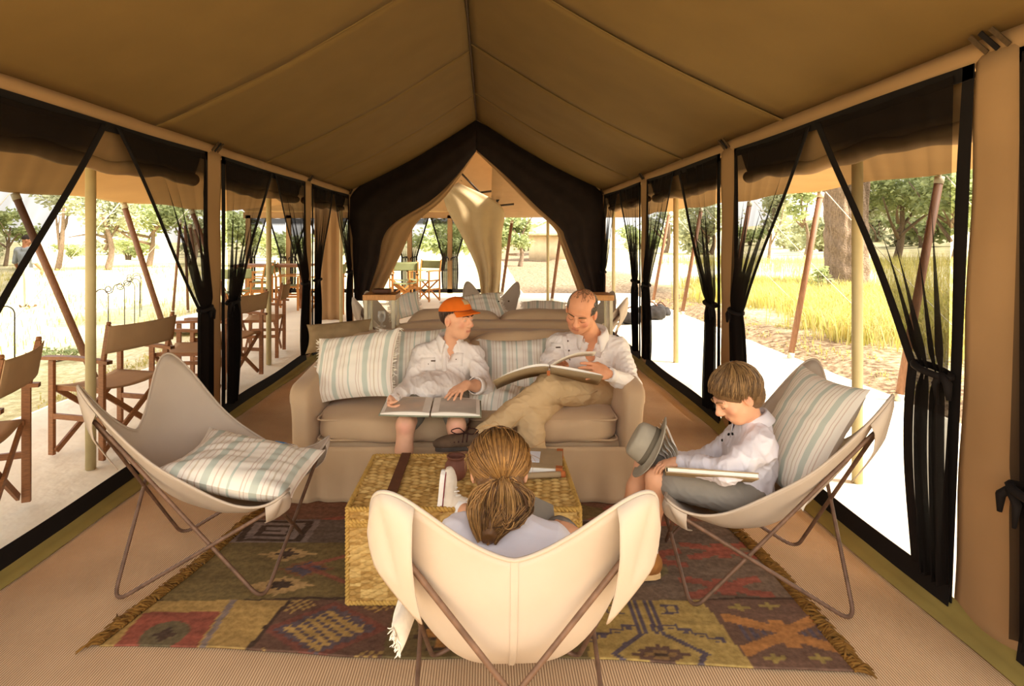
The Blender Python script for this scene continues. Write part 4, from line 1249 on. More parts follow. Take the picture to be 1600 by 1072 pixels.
    c = c * (1 + 0.10 * snoise(bst([x * 8, y * 8, 0 * x], -1), 1, 6) + 0.16 * snoise(bst([x * 2, y * 30, 0 * x], -1), 3.0, 7))[..., None]
    return np.clip(c * 0.84 + 0.16 * H('927860'), 0.004, 1)
nx_, ny_ = 330, 230
a = np.linspace(0, 1, nx_)[:, None, None]; b = np.linspace(0, 1, ny_)[None, :, None]
XY = RC[0] * (1 - a) * (1 - b) + RC[1] * a * (1 - b) + RC[2] * a * b + RC[3] * (1 - a) * b
wx = XY[..., 0] + 0.012 * np.sin(XY[..., 1] * 5 + 1) * (np.abs(a[..., 0] - 0.5) * 2) ** 4
wy = XY[..., 1] + 0.012 * np.sin(XY[..., 0] * 4.3) * (1 - b[..., 0]) ** 4
Pz = 0.006 + 0.0035 * snoise(bst([wx, wy, 0 * wx], -1), 5.0, 9) + 0.003
rug = wthing('kilim_rug', 'worn patchwork kilim rug in browns, reds and golds under the chairs', 'rug', (0, 2.9, 0))
m = MB(); m.grid(bst([wx, wy, Pz], -1)); o = m.build('weave', M_RUG, rug, smooth=True, solid=0.005, offset=-1)
corner_colors(o, rug_color(wx + 0.004 * snoise(bst([wx * 9, wy * 9, 0 * wx], -1), 2, 3), wy + 0.006 * snoise(bst([wx, wy, 0 * wx], -1), 3, 8)).reshape(-1, 3))
for side in (0, -1):
    m = MB(); sg = -1 if side == 0 else 1
    for k in range(420):
        u = RNG.uniform(0, ny_ - 1.01); i = int(u)
        p = np.array([wx[side, i], wy[side, i], 0.010])
        d = np.array([sg, RNG.normal() * 0.5 - 0.25, 0]); L_ = RNG.uniform(0.03, 0.065); zz = RNG.uniform(0.004, 0.016)
        mid = p + d * L_ * 0.5 + [0, RNG.normal() * 0.008, zz]
        m.tube(spline([p - d * 0.008, mid, p + d * L_ + [0, RNG.normal() * 0.01, -0.003]], 5), [0.0045, 0.005, 0.0045, 0.004, 0.002], 5)
    f = m.build('fringe', M_FRINGE, rug, smooth=True); f['kind'] = 'stuff'

# ------------------------------------------------------------------ director's chairs
def director(label, loc, rotz, wood, cloth, group, tall=1.0):
    root = thing('director_chair', label, 'chair', loc, rotz, group)
    k = tall; W2, yf, yb = 0.27, 0.21, -0.20
    zs, za, zt = 0.44 * k, 0.64 * k, 0.64 * k + 0.24
    for s in (-1, 1):
        for yy in (yf, yb):
            m = MB(); m.bar((s * W2, yy, 0.0), (s * W2, yy, za - 0.01), 0.024, 0.042, (0, 1, 0)); m.build('leg', wood, root, bevel=0.003)
        m = MB(); Q = spline([(s * W2, yb - 0.06, za - 0.004), (s * W2, 0, za + 0.012), (s * W2, yf + 0.07, za + 0.004)], 9)
        wd = np.linspace(0.022, 0.032, 9)[:, None]
        e = np.array([1.0, 0, 0]); zv = np.array([0, 0, 0.011])
        m.grid(bst([Q - wd * e - zv, Q + wd * e - zv, Q + wd * e + zv, Q - wd * e + zv], 1), closed_v=True); m.build('arm', wood, root, smooth=False)
        m = MB(); m.bar((s * W2, yb - 0.02, 0.26 * k), (s * W2, yf + 0.02, 0.26 * k), 0.02, 0.035); m.build('side_rail', wood, root)
        m = MB(); m.bar((s * (W2 - 0.03), yb, zs), (s * (W2 - 0.03), yf + 0.02, zs), 0.022, 0.03); m.build('seat_rail', wood, root)
        m = MB(); m.bar((s * W2, yb - 0.005, za - 0.02), (s * (W2 + 0.003), yb - 0.055, zt), 0.03, 0.022, (1, 0, 0)); p = m.build('back_post', wood, root, bevel=0.003)
        m = MB(); m.lathe((s * (W2 + 0.003), yb - 0.055, zt), [(0.013, 0), (0.015, 0.008), (0.012, 0.02)], 10); m.build('finial', wood, p, smooth=True)
        for yy in (yf - 0.025, yb + 0.025):
            m = MB(); m.bar((s * W2, yy + s * 0.011, 0.03), (-s * (W2 - 0.03), yy + s * 0.011, zs - 0.01), 0.035, 0.016, (0, 1, 0)); m.build('cross_brace', wood, root)
    a = np.linspace(-1, 1, 13)[:, None]; b = np.linspace(0, 1, 8)[None, :]
    m = MB(); m.grid(bst([(W2 - 0.02) * a, yb + 0.01 + (yf - yb + 0.0) * b, zs + 0.018 - 0.028 * (1 - a ** 2) + 0 * b], -1)); m.build('seat', cloth, root, smooth=True, solid=0.005)
    m = MB(); m.grid(bst([(W2 + 0.018) * a, yb - 0.045 - 0.03 * (1 - a ** 2) - 0.03 * b, za + 0.055 + (zt - za - 0.06) * b - 0.008 * (1 - a ** 2) * (b - 0.3)], -1)); m.build('backrest', cloth, root, smooth=True, solid=0.006)
    return root
vl = [((-2.60, 2.93), 112, 'brown canvas director chair cut by the left edge of the photo'), ((-2.62, 4.17), 76, 'brown canvas director chair beside the first pale pole on the left verandah'),
      ((-2.66, 5.35), 95, 'director chair half hidden behind the first wall post on the left verandah'), ((-2.62, 6.05), 80, 'director chair framed by the second left window, the nearer of the two brown ones'),
      ((-2.75, 7.35), 100, 'director chair framed by the second left window, the farther of the two brown ones')]
for (x, y), a_, lb in vl:
    director(lb, (x, y, 0), math.radians(a_), M_WOOD, M_SEATC, 'director chairs on the left verandah')
ax = [((-1.76, 12.9), 185, 1.0, 'green director chair standing nearest inside the gable doorway'), ((-1.40, 13.5), 150, 1.05, 'pale green director chair to the right inside the gable doorway'), ((-1.95, 13.9), 20, 1.0, 'green director chair behind the nearest one inside the gable doorway'),
      ((-2.95, 10.9), 70, 1.12, 'green director chair beside the canvas wall seen through the farthest left window'), ((-4.35, 11.2), 95, 1.05, 'green director chair left of the table in the tent behind'), ((-3.95, 11.9), -80, 1.05, 'green director chair right of the table in the tent behind'),
      ((-4.9, 12.9), 100, 1.05, 'green director chair at the far left end of the table behind'), ((-4.6, 10.9), 20, 1.0, 'green director chair on the camera side of the table behind')]
for (x, y), a_, tl, lb in ax:
    director(lb, (x, y, 0), math.radians(a_), M_WOODA, M_GREENC, 'green director chairs in the tent behind', tl)
t = wthing('dining_table', 'dark wooden dining table in the tent behind on the left', 'table', (-4.4, 12.3, 0))
m = MB(); m.box((-4.4, 12.3, 0.86), (1.5, 0.7, 0.05)); m.build('top', M_WOOD, t, bevel=0.006)
for sx in (-1, 1):
    for sy in (-1, 1):
        m = MB(); m.box((-4.4 + sx * 0.66, 12.3 + sy * 0.28, 0.42), (0.06, 0.06, 0.83)); m.build('leg', M_WOOD, t)
# ------------------------------------------------------------------ outdoors
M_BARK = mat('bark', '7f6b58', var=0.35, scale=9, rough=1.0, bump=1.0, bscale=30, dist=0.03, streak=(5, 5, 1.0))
M_LEAF = mat('leaf_green', '98a070', var=0.35, scale=3, rough=0.8, transl=0.35, tcol='b0b87c')  # green paled and desaturated, some of the outdoor haze painted in
M_LEAFH = mat('leaf_hazed', 'a4a684', var=0.3, scale=3, rough=0.9, transl=0.3, tcol='b8b890')  # greyer green: distant haze put into the leaf colour, no dust
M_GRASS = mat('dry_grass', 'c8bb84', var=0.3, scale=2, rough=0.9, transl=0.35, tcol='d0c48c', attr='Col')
M_IRON = mat('black_iron', '3c3530', var=0.2, scale=30, rough=0.6, metal=0.4)

def leaf_cloud(c, rad, n, size, rs, flat=1.0):
    """n leaf quads spread through blobs; returns verts, faces"""
    c = np.asarray(c, float)
    nb = max(6, n // 160)
    bc = rs.normal(size=(nb, 3)); bc /= np.linalg.norm(bc, axis=1)[:, None]; bc *= rs.uniform(0.3, 1, (nb, 1)) ** 0.5
    bc = bc * np.asarray(rad) * 0.8
    k = rs.integers(0, nb, n)
    p = c + bc[k] + rs.normal(size=(n, 3)) * np.asarray(rad) * 0.17
    d1 = rs.normal(size=(n, 3)); d1[:, 2] *= 0.6; d1 /= np.linalg.norm(d1, axis=1)[:, None]
    d2 = np.cross(d1, rs.normal(size=(n, 3))); d2 /= np.linalg.norm(d2, axis=1)[:, None]
    s = size * rs.uniform(0.6, 1.3, (n, 1))
    V = bst([p - d1 * s, p + d2 * s * 0.5, p + d1 * s, p - d2 * s * 0.5], 1).reshape(-1, 3)
    return V, np.arange(4 * n).reshape(-1, 4)

def tree(label, px, base_py, Y, top_py, rad, n, leaf, size, seed, trunk_r=0.15, group='trees beyond the field', lean=0.0, name='acacia_tree', forks=4):
    rs = np.random.default_rng(seed)
    x = (px - PX0) / FPX * Y
    zb = float(ground_z(np.array(x), np.array(Y)))
    ztop = EYE - (top_py - PY0) / FPX * Y
    root = wthing(name, label, 'tree', (x, Y, zb), group)
    cz = ztop - rad[2] * 0.8
    m = MB()
    m.tube(spline([(x, Y, zb - 0.1), (x + 0.1 * rad[0], Y, (zb + cz) * 0.4), (x + lean, Y, cz)], 10), np.linspace(trunk_r, trunk_r * 0.4, 10), 8)
    for k in range(forks):
        e = np.array([x + lean, Y, cz]) + rs.normal(size=3) * np.asarray(rad) * 0.5
        s = np.array([x + lean * 0.4, Y, zb + (cz - zb) * rs.uniform(0.3, 0.6)])
        m.tube(spline([s, (s + e) / 2 + rs.normal(size=3) * 0.15, e], 8), np.linspace(trunk_r * 0.5, trunk_r * 0.12, 8), 6)
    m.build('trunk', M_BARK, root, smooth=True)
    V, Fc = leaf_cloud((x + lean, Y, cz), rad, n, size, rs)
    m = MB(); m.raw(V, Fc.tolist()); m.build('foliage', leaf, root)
    return root

# the big trunk on the right
x0 = (1322 - PX0) / FPX * 14.5
root = wthing('big_tree', 'thick rough-barked tree trunk beyond the nearest right window', 'tree', (x0, 14.5, -0.1))
zz = np.linspace(-0.2, 4.2, 60); th = np.linspace(0, 2 * math.pi, 48, endpoint=False)
Z, T = np.meshgrid(zz, th, indexing='ij')
R_ = 0.42 + 0.20 * np.exp(-(Z + 0.2) / 0.35) + 0.05 * np.cos(3 * T + Z * 0.6) + 0.035 * np.sin(11 * T + 1.5 * np.sin(Z * 2.1)) + 0.02 * np.sin(23 * T + 2 * np.sin(Z * 3)) + 0.015 * np.sin(Z * 13 + 3 * T)
bend = -0.12 * (Z / 2.5) ** 2
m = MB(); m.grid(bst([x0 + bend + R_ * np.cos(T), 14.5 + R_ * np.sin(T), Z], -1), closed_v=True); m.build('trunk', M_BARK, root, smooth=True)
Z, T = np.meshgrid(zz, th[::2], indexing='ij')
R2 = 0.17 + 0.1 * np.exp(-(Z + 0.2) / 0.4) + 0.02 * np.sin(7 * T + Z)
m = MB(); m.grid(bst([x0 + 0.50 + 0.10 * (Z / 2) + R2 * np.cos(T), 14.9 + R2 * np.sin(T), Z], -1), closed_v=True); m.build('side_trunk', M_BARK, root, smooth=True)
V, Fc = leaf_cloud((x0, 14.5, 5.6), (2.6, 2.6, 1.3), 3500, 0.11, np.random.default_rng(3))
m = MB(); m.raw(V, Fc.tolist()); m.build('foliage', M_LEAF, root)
for k, (dx, dz) in enumerate(((-1.4, 5.4), (1.2, 5.7), (0.2, 5.9))):
    m = MB(); m.tube(spline([(x0 - 0.3, 14.5, 4.0), (x0 - 0.3 + dx * 0.5, 14.4, 4.9), (x0 + dx, 14.5, dz)], 8), np.linspace(0.25, 0.06, 8), 8); m.build('branch', M_BARK, root, smooth=True)

# trees of the background
tl = [('wide dark green tree seen through the net of the nearest right window', 1400, 352, 34, 262, (3.4, 2.5, 1.5), 3800, M_LEAF, 0.17, 0.22),
      ('green tree by the far edge of the nearest right window', 1490, 350, 30, 262, (2.2, 2.0, 1.5), 2600, M_LEAF, 0.17, 0.2),
      ('pale thin tree left of the big trunk', 1200, 392, 32, 290, (1.3, 1.3, 1.5), 1300, M_LEAFH, 0.13, 0.10),
      ('pale bushy tree just left of the big trunk', 1258, 385, 38, 285, (1.9, 1.9, 1.6), 2000, M_LEAF, 0.15, 0.14),
      ('light green tree behind the big trunk', 1345, 372, 42, 270, (3.0, 2.5, 1.8), 2600, M_LEAFH, 0.17, 0.2),
      ('hazy tree at the right of the second right window', 1110, 385, 45, 312, (3.0, 2.5, 1.5), 1800, M_LEAFH, 0.17, 0.2),
      ('hazy tree seen low in the second right window', 1040, 385, 48, 330, (2.5, 2.0, 1.2), 1400, M_LEAFH, 0.17, 0.2),
      ('green tree seen through the gable doorway beside the khaki door', 812, 392, 30, 335, (1.1, 1.1, 1.0), 1800, M_LEAF, 0.13, 0.14),
      ('acacia with bare pale limbs left of the first pale pole', 90, 386, 30, 296, (2.2, 2.0, 1.1), 1100, M_LEAFH, 0.13, 0.16),
      ('spreading acacia right of the first pale pole', 168, 384, 30, 300, (2.0, 2.0, 1.3), 1600, M_LEAFH, 0.14, 0.18),
      ('green acacia behind the leaning pole on the left', 232, 384, 33, 305, (2.3, 2.0, 1.4), 2200, M_LEAF, 0.15, 0.18),
      ('acacia behind the nets at the far side of the nearest left window', 300, 384, 36, 308, (2.4, 2.0, 1.4), 2000, M_LEAFH, 0.15, 0.18),
      ('low acacia at the left edge of the photo', 8, 384, 34, 335, (1.6, 1.6, 0.9), 1000, M_LEAF, 0.15, 0.12),
      ('yellow-green tree seen through the second left window', 385, 384, 34, 330, (2.0, 1.6, 1.2), 1500, M_LEAF, 0.15, 0.12),
      ('green bush tree beyond the windows of the tent behind', 690, 392, 27, 345, (1.6, 1.5, 0.9), 1500, M_LEAF, 0.13, 0.1)]
for k, (lb, px, bp, Y, tp, rad, n, lf, sz, tr_) in enumerate(tl):
    tree(lb, px, bp, Y, tp, rad, n, lf, sz, 40 + k, tr_, lean=0.3 * ((-1) ** k))
# bushes scattered over the far slopes, too alike to tell apart
protos = []
for k in range(3):
    rs = np.random.default_rng(300 + k)
    r0 = thing('distant_bush', 'hazy bush far off on the slope behind the field', 'bush', (0, 0, 0), 0, 'distant bushes')
    V, Fc = leaf_cloud((0, 0, 1.35), (1.9 + 0.4 * k, 1.9, 1.25), 900, 0.2, rs); m = MB(); m.raw(V, Fc.tolist()); m.build('foliage', M_LEAFH if k != 1 else M_LEAF, r0)
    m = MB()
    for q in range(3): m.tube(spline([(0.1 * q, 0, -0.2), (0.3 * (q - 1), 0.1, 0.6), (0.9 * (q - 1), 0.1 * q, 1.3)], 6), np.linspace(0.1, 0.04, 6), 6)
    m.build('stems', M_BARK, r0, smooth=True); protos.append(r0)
rs = np.random.default_rng(77); first = [True] * 3; taken = []
for i in range(150):
    if i % 5 < 3: X_, Y_b = rs.uniform(12, 62), rs.uniform(44, 78)
    else: X_, Y_b = rs.uniform(-62, 6), rs.uniform(46, 74)
    if any((X_ - a) ** 2 + (Y_b - b) ** 2 < 42 for a, b in taken) and i > 2: continue
    taken.append((X_, Y_b))
    k = i % 3; o = protos[k] if first[k] else copy_tree(protos[k]); first[k] = False
    o.location = (X_, Y_b, float(ground_z(np.array(X_), np.array(Y_b)))); o.rotation_euler = (0, 0, rs.uniform(0, 6)); s_ = rs.uniform(0.8, 1.6); o.scale = (s_, s_, s_ * rs.uniform(0.8, 1.2))
# leafy shrub in front of the trunk
def shrub(label, p, rad, n, size, leaf, seed):
    rs = np.random.default_rng(seed)
    root = wthing('shrub', label, 'shrub', p, 'shrubs')
    m = MB()
    for k in range(7):
        e = np.asarray(p) + rs.normal(size=3) * np.asarray(rad) * [0.5, 0.5, 0.2] + [0, 0, rad[2] * 1.4]
        m.tube([p, (np.asarray(p) + e) / 2 + rs.normal(size=3) * 0.03, e], [0.012, 0.009, 0.004], 5)
    m.build('stems', M_BARK, root, smooth=True)
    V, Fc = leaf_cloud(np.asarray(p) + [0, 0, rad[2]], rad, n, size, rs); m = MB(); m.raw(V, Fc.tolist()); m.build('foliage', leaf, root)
b_ = on_ground(1285, 470, 0.0); shrub('bright green leafy shrub at the foot of the big tree trunk', (b_[0], b_[1], 0.0), (0.45, 0.4, 0.42), 260, 0.075, M_LEAF, 5)
b_ = on_ground(95, 565, -0.05); shrub('small green weed beside the left verandah edge', (b_[0] - 0.3, b_[1] + 0.4, -0.15), (0.3, 0.3, 0.12), 220, 0.03, M_LEAF, 6)

# grasses: uncountable blades
def grass(name, label, spots, hgt, n_blade, seed, spread):
    rs = np.random.default_rng(seed); n = len(spots) * n_blade
    base = np.repeat(np.asarray(spots, float), n_blade, 0) + np.c_[rs.normal(size=(n, 2)) * spread]
    z = ground_z(base[:, 0], base[:, 1])
    h = hgt * rs.uniform(0.45, 1.15, n); ang = rs.uniform(0, 6.28, n); ln = rs.uniform(0.15, 0.75, n) * h
    d = np.c_[np.cos(ang), np.sin(ang), 0 * ang]; s = np.c_[-np.sin(ang), np.cos(ang), 0 * ang] * (0.005 + 0.004 * rs.uniform(size=n))[:, None]
    p0 = np.c_[base, z - 0.02]
    p1 = p0 + d * (ln * 0.3)[:, None] + np.c_[0 * h, 0 * h, h * 0.65]
    p2 = p0 + d * ln[:, None] + np.c_[0 * h, 0 * h, h * (1 - 0.25 * ln / h)]
    V = bst([p0 - s, p0 + s, p1 - s * 0.8, p1 + s * 0.8, p2], 1).reshape(-1, 3)
    i = np.arange(n)[:, None] * 5
    Fq = np.concatenate([i + [0, 1, 3, 2]], 1).tolist(); Ft = (i + [2, 3, 4]).tolist()
    m = MB(); m.raw(V, Fq + Ft); 
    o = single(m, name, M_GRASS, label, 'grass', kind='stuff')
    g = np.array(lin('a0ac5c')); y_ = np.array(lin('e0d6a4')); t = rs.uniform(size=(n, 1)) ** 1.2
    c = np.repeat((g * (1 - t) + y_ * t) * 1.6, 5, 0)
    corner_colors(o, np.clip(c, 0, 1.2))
rs = np.random.default_rng(21)
sp = [(rs.uniform(4.7, 9.5), rs.uniform(6.0, 17)) for _ in range(700)]
sp = [p for p in sp if p[0] > 4.8 + 0.9 * math.sin(p[1] * 1.3) * 0.5 + 0.3]
grass('grass_tufts', 'long yellow-green grass along the right side of the tent', sp, 0.46, 40, 3, 0.16)
sp = [(rs.uniform(9, 26), rs.uniform(10, 34)) for _ in range(600)]
grass('field_grass', 'tall pale grass field on the right', sp, 0.6, 22, 4, 0.5)
sp = [(rs.uniform(-26, -6.0), rs.uniform(8, 34)) for _ in range(420)]
grass('meadow_grass', 'sparse dry grass on the left meadow', sp, 0.22, 20, 5, 0.4)
sp = [(rs.uniform(-4.3, -3.9) - 0.1, rs.uniform(4.5, 9)) for _ in range(26)] + [(rs.uniform(3.95, 5.2), rs.uniform(5, 14)) for _ in range(60)]
grass('short_grass', 'short green tufts beside the ground sheets', sp, 0.07, 24, 6, 0.10)

# thatched hut
hx, hy = (880 - PX0) / FPX * 40, 40.0
h = wthing('thatched_hut', 'round hut with a pale conical roof beyond the doorway', 'hut', (hx, hy, 0))
m = MB(); m.lathe((hx, hy, -0.2), [(2.3, 0), (2.3, 1.9)], 28); m.build('wall', mat('hut_wall', 'cdb896', var=0.1, scale=3), h, smooth=True)
m = MB(); m.lathe((hx, hy, 1.55), [(2.9, 0), (2.85, 0.1), (1.4, 0.72), (0.05, 1.35)], 28); m.build('roof', mat('thatch', 'b59a72', var=0.2, scale=6, bump=0.6, bscale=20, dist=0.05), h, smooth=False)

# shepherd-hook stakes
for k in range(7):
    bx, by = -5.75 - 0.42 * k - 0.03 * k * k, 9.05 + 1.15 * k
    if k == 6: bx, by = -5.35, 6.75
    zb_ = float(ground_z(np.array(bx), np.array(by)))
    m = MB(); t = np.linspace(0, 1, 26)
    a = t * 2 * math.pi * 1.35
    r = 0.075 * (1 - 0.55 * t)
    stem = [(bx, by, zb_), (bx, by, zb_ + 0.72)]
    top = [(bx - 0.10 + 0.10 * math.cos(q), by, zb_ + 0.72 + 0.09 * math.sin(q)) for q in np.linspace(0.2, math.pi * 0.95, 8)]
    curl = [(bx - 0.275 + r_ * math.cos(-q), by, zb_ + 0.72 + r_ * math.sin(-q)) for q, r_ in zip(a, r)]
    m.tube(np.array(stem + top + curl), 0.008, 6)
    single(m, 'hook_stake', M_IRON, 'curled iron lantern hook in the left meadow, %s' % ['nearest in the row beside the pale pole', 'second in the row', 'third in the row', 'fourth in the row', 'fifth in the row', 'last in the row', 'apart from the row'][k], 'hook', 'iron lantern hooks', smooth=True)
# bundle of wooden poles of the neighbouring awning
for k in range(5):
    a = at(282 + 7 * k, 345 + 3 * k, 12.5); bx = (270 + 13 * k - PX0) / FPX * 12.8
    b = (bx + 0.15 * k, 12.8, float(ground_z(np.array(bx), np.array(12.8))))
    pole(b, a, 0.028, M_WPOLE, 'thin reddish pole behind the left net, %s from the left' % ['first', 'second', 'third', 'fourth', 'fifth'][k], 'reddish poles behind the left net')
# dark bags lying outside on the right
for k, (px, py, s) in enumerate(((985, 505, 0.9), (1018, 498, 1.0), (1032, 492, 0.8))):
    c = on_ground(px, py, 0.0)
    m = MB(); m.raw(*softbox((c[0], c[1], 0.10 * s), (0.42 * s, 0.3 * s, 0.22 * s), 3.5, 12, 0.02, 0.03, 9, k)); 
    o = wthing('duffel_bag', 'dark %s on the ground sheet beyond the third right window' % ['soft bag lying nearest', 'rucksack lying in the middle', 'small bag lying farthest'][k], 'bag', (c[0], c[1], 0), 'bags on the right')
    m.build('body', mat('dark_bag', '2e2a28', var=0.3, scale=12, rough=0.8), o, smooth=True)
    m = MB(); m.tube(spline([(c[0] - 0.12 * s, c[1], 0.2 * s), (c[0], c[1], 0.30 * s), (c[0] + 0.12 * s, c[1], 0.2 * s)], 10), 0.012, 6); m.build('handle', mat('bag_strap', '6b4a38', var=0.2), o, smooth=True)
# ------------------------------------------------------------------ people: smooth-union solids meshed with surface nets
class Solid:
    def __init__(self, h=0.005):
        self.p = []; self.h = h
    def cone(self, a, b, ra, rb=None, k=0.02, op=1):
        rb = ra if rb is None else rb
        a = np.asarray(a, float); b = np.asarray(b, float); r = max(ra, rb)
        def f(X, Y, Z):
            ba = b - a; L2 = ba @ ba + 1e-12
            px, py, pz = X - a[0], Y - a[1], Z - a[2]
            t = np.clip((px * ba[0] + py * ba[1] + pz * ba[2]) / L2, 0, 1)
            return np.sqrt((px - t * ba[0]) ** 2 + (py - t * ba[1]) ** 2 + (pz - t * ba[2]) ** 2) - (ra + (rb - ra) * t)
        self.p.append((f, np.minimum(a, b) - r, np.maximum(a, b) + r, k, op)); return self
    def chain(self, pts, rad, k=0.02):
        for i in range(len(pts) - 1): self.cone(pts[i], pts[i + 1], rad[i], rad[i + 1], k)
        return self
    def ell(self, c, r, R=None, k=0.02, op=1):
        c = np.asarray(c, float); r = np.asarray(r, float); R = np.eye(3) if R is None else np.asarray(R)
        def f(X, Y, Z):
            px, py, pz = X - c[0], Y - c[1], Z - c[2]
            q = [px * R[0, i] + py * R[1, i] + pz * R[2, i] for i in range(3)]
            k0 = np.sqrt(sum((q[i] / r[i]) ** 2 for i in range(3))); k1 = np.sqrt(sum((q[i] / r[i] ** 2) ** 2 for i in range(3))) + 1e-9
            return k0 * (k0 - 1) / k1
        m = np.max(r); e = np.sqrt((R ** 2) @ (r ** 2))
        self.p.append((f, c - e, c + e, k, op)); return self
    def mesh(self):
        h = self.h; mg = 0.045
        lo = np.min([p[1] for p in self.p if p[4] > 0], 0) - 0.02; hi = np.max([p[2] for p in self.p if p[4] > 0], 0) + 0.02
        n = np.ceil((hi - lo) / h).astype(int) + 1
        ax = [lo[i] + h * np.arange(n[i]) for i in range(3)]
        Fd = np.full(n, mg, np.float32)
        for f, a, b, k, op in self.p:
            i0 = np.clip(np.floor((a - mg - lo) / h).astype(int), 0, n); i1 = np.clip(np.ceil((b + mg - lo) / h).astype(int) + 1, 0, n)
            if np.any(i1 <= i0): continue
            sl = tuple(slice(i0[i], i1[i]) for i in range(3))
            d = f(ax[0][sl[0]][:, None, None], ax[1][sl[1]][None, :, None], ax[2][sl[2]][None, None, :])
            G = Fd[sl]
            if op > 0:
                hh = np.clip(0.5 + 0.5 * (G - d) / k, 0, 1)
                Fd[sl] = np.minimum(G, G * (1 - hh) + d * hh - k * hh * (1 - hh))
            else:
                d = -d; hh = np.clip(0.5 - 0.5 * (G - d) / k, 0, 1)
                Fd[sl] = G * (1 - hh) + d * hh + k * hh * (1 - hh)
        S = Fd < 0
        c = [S[i:n[0] - 1 + i, j:n[1] - 1 + j, k:n[2] - 1 + k] for i in (0, 1) for j in (0, 1) for k in (0, 1)]
        cnt = sum(x.astype(np.int8) for x in c)
        act = np.argwhere((cnt > 0) & (cnt < 8))
        vid = np.full(np.array(n) - 1, -1, np.int32); vid[tuple(act.T)] = np.arange(len(act))
        off = np.array([(i, j, k) for i in (0, 1) for j in (0, 1) for k in (0, 1)])
        val = bst([Fd[tuple((act + o).T)] for o in off], 1)
        acc = np.zeros((len(act), 3)); num = np.zeros(len(act))
        for e0 in range(8):
            for e1 in range(e0 + 1, 8):
                if np.abs(off[e0] - off[e1]).sum() != 1: continue
                va, vb = val[:, e0], val[:, e1]; mk = (va < 0) != (vb < 0)
                t = np.where(mk, va / np.where(mk, va - vb, 1), 0)[:, None]
                acc += np.where(mk[:, None], off[e0] * (1 - t) + off[e1] * t, 0); num += mk
        V = lo + h * (act + acc / num[:, None])
        Fs = []
        for axn in range(3):
            o1, o2 = (axn + 1) % 3, (axn + 2) % 3
            s0 = [slice(None)] * 3; s1 = [slice(None)] * 3; s0[axn] = slice(0, -1); s1[axn] = slice(1, None)
            for o in (o1, o2):
                s0[o] = slice(1, -1); s1[o] = slice(1, -1)
            A, B = S[tuple(s0)], S[tuple(s1)]
            for flip, mk in ((False, A & ~B), (True, B & ~A)):
                ix = np.argwhere(mk)
                if not len(ix): continue
                ix[:, o1] += 1; ix[:, o2] += 1
                q = []
                for d1, d2 in ((1, 1), (0, 1), (0, 0), (1, 0)):
                    j = ix.copy(); j[:, o1] -= d1; j[:, o2] -= d2; q.append(vid[tuple(j.T)])
                q = bst(q, 1); Fs.append(q[:, ::-1] if flip else q)
        Fq = np.concatenate(Fs)
        return V, Fq[(Fq >= 0).all(1)]

def vnormals(V, Fq):
    n = np.cross(V[Fq[:, 2]] - V[Fq[:, 0]], V[Fq[:, 3]] - V[Fq[:, 1]])
    N = np.zeros_like(V)
    for i in range(4): np.add.at(N, Fq[:, i], n)
    return N / (np.linalg.norm(N, axis=1)[:, None] + 1e-12)

def relax(V, Fq, it=2, lam=0.5):
    for _ in range(it):
        A = np.zeros_like(V); c = np.zeros(len(V))
        for i in range(4):
            for j in (1, 3):
                np.add.at(A, Fq[:, i], V[Fq[:, (i + j) % 4]]); np.add.at(c, Fq[:, i], 1)
        V = V * (1 - lam) + lam * A / np.maximum(c, 1)[:, None]
    return V

def fast_mesh(name, V, Fq, material, parent):
    off = np.array(parent['_wld']) if parent is not None and parent.get('_wld') else 0
    me = bpy.data.meshes.new(name)
    V = V - off
    me.vertices.add(len(V)); me.vertices.foreach_set('co', V.astype(np.float32).ravel())
    me.loops.add(4 * len(Fq)); me.loops.foreach_set('vertex_index', Fq.astype(np.int32).ravel())
    me.polygons.add(len(Fq)); me.polygons.foreach_set('loop_start', np.arange(0, 4 * len(Fq), 4, dtype=np.int32))
    me.update(calc_edges=True); me.validate()
    me.polygons.foreach_set('use_smooth', [True] * len(me.polygons))
    me.materials.append(material)
    o = obj(name, me, parent)
    if parent is not None and parent.get('_wld'): o['_wld'] = parent['_wld']
    return o

def wrinkles(V, N, amp, freq, seed, stretch=(1, 1, 1)):
    a = snoise(V * np.asarray(stretch), freq, seed); b = snoise(V * np.asarray(stretch), freq * 2.1, seed + 2)
    r = (1 - np.abs(a)) ** 2 - 0.45 + 0.5 * ((1 - np.abs(b)) ** 2 - 0.45)
    return V + N * (amp * r)[:, None]

M_SKIN = mat('skin', 'ffffff', var=0.04, scale=30, rough=0.55, spec=0.35, attr='Col')
SKIN = np.array(lin('d9a17c'))
M_SHIRT = mat('white_cotton_shirt', 'e9dfd6', var=0.04, scale=8, bump=0.25, bscale=900, rough=0.9)
M_SHIRTL = mat('pale_lilac_shirt', 'dcd5d8', var=0.04, scale=8, bump=0.25, bscale=900, rough=0.9)
M_TROUS = mat('khaki_trousers', 'c6a77c', var=0.05, scale=8, bump=0.25, bscale=1000, rough=0.9)
M_SHORT = mat('grey_shorts', '7d7466', var=0.08, scale=8, bump=0.25, bscale=1000)
M_SOCK = mat('white_sock', 'ece8e2', var=0.05, scale=30, bump=0.4, bscale=500)
M_BUTTON = mat('brown_button', '5a4636', var=0.1, rough=0.4)
M_HAIR = mat('hair', 'ffffff', var=0.2, scale=60, rough=0.5, spec=0.35, attr='Col')

class Frame:
    def __init__(self, c, fwd, up, s=1.0):
        self.c = np.asarray(c, float); f = unit(fwd); r = unit(np.cross(f, up)); u = np.cross(r, f)
        self.R = bst([r, f, u], 1); self.s = s
    def __call__(self, x, y, z): return self.c + self.R @ (np.array([x, y, z], float) * self.s)
    def pts(self, P): return self.c + (np.asarray(P, float) * self.s) @ self.R.T

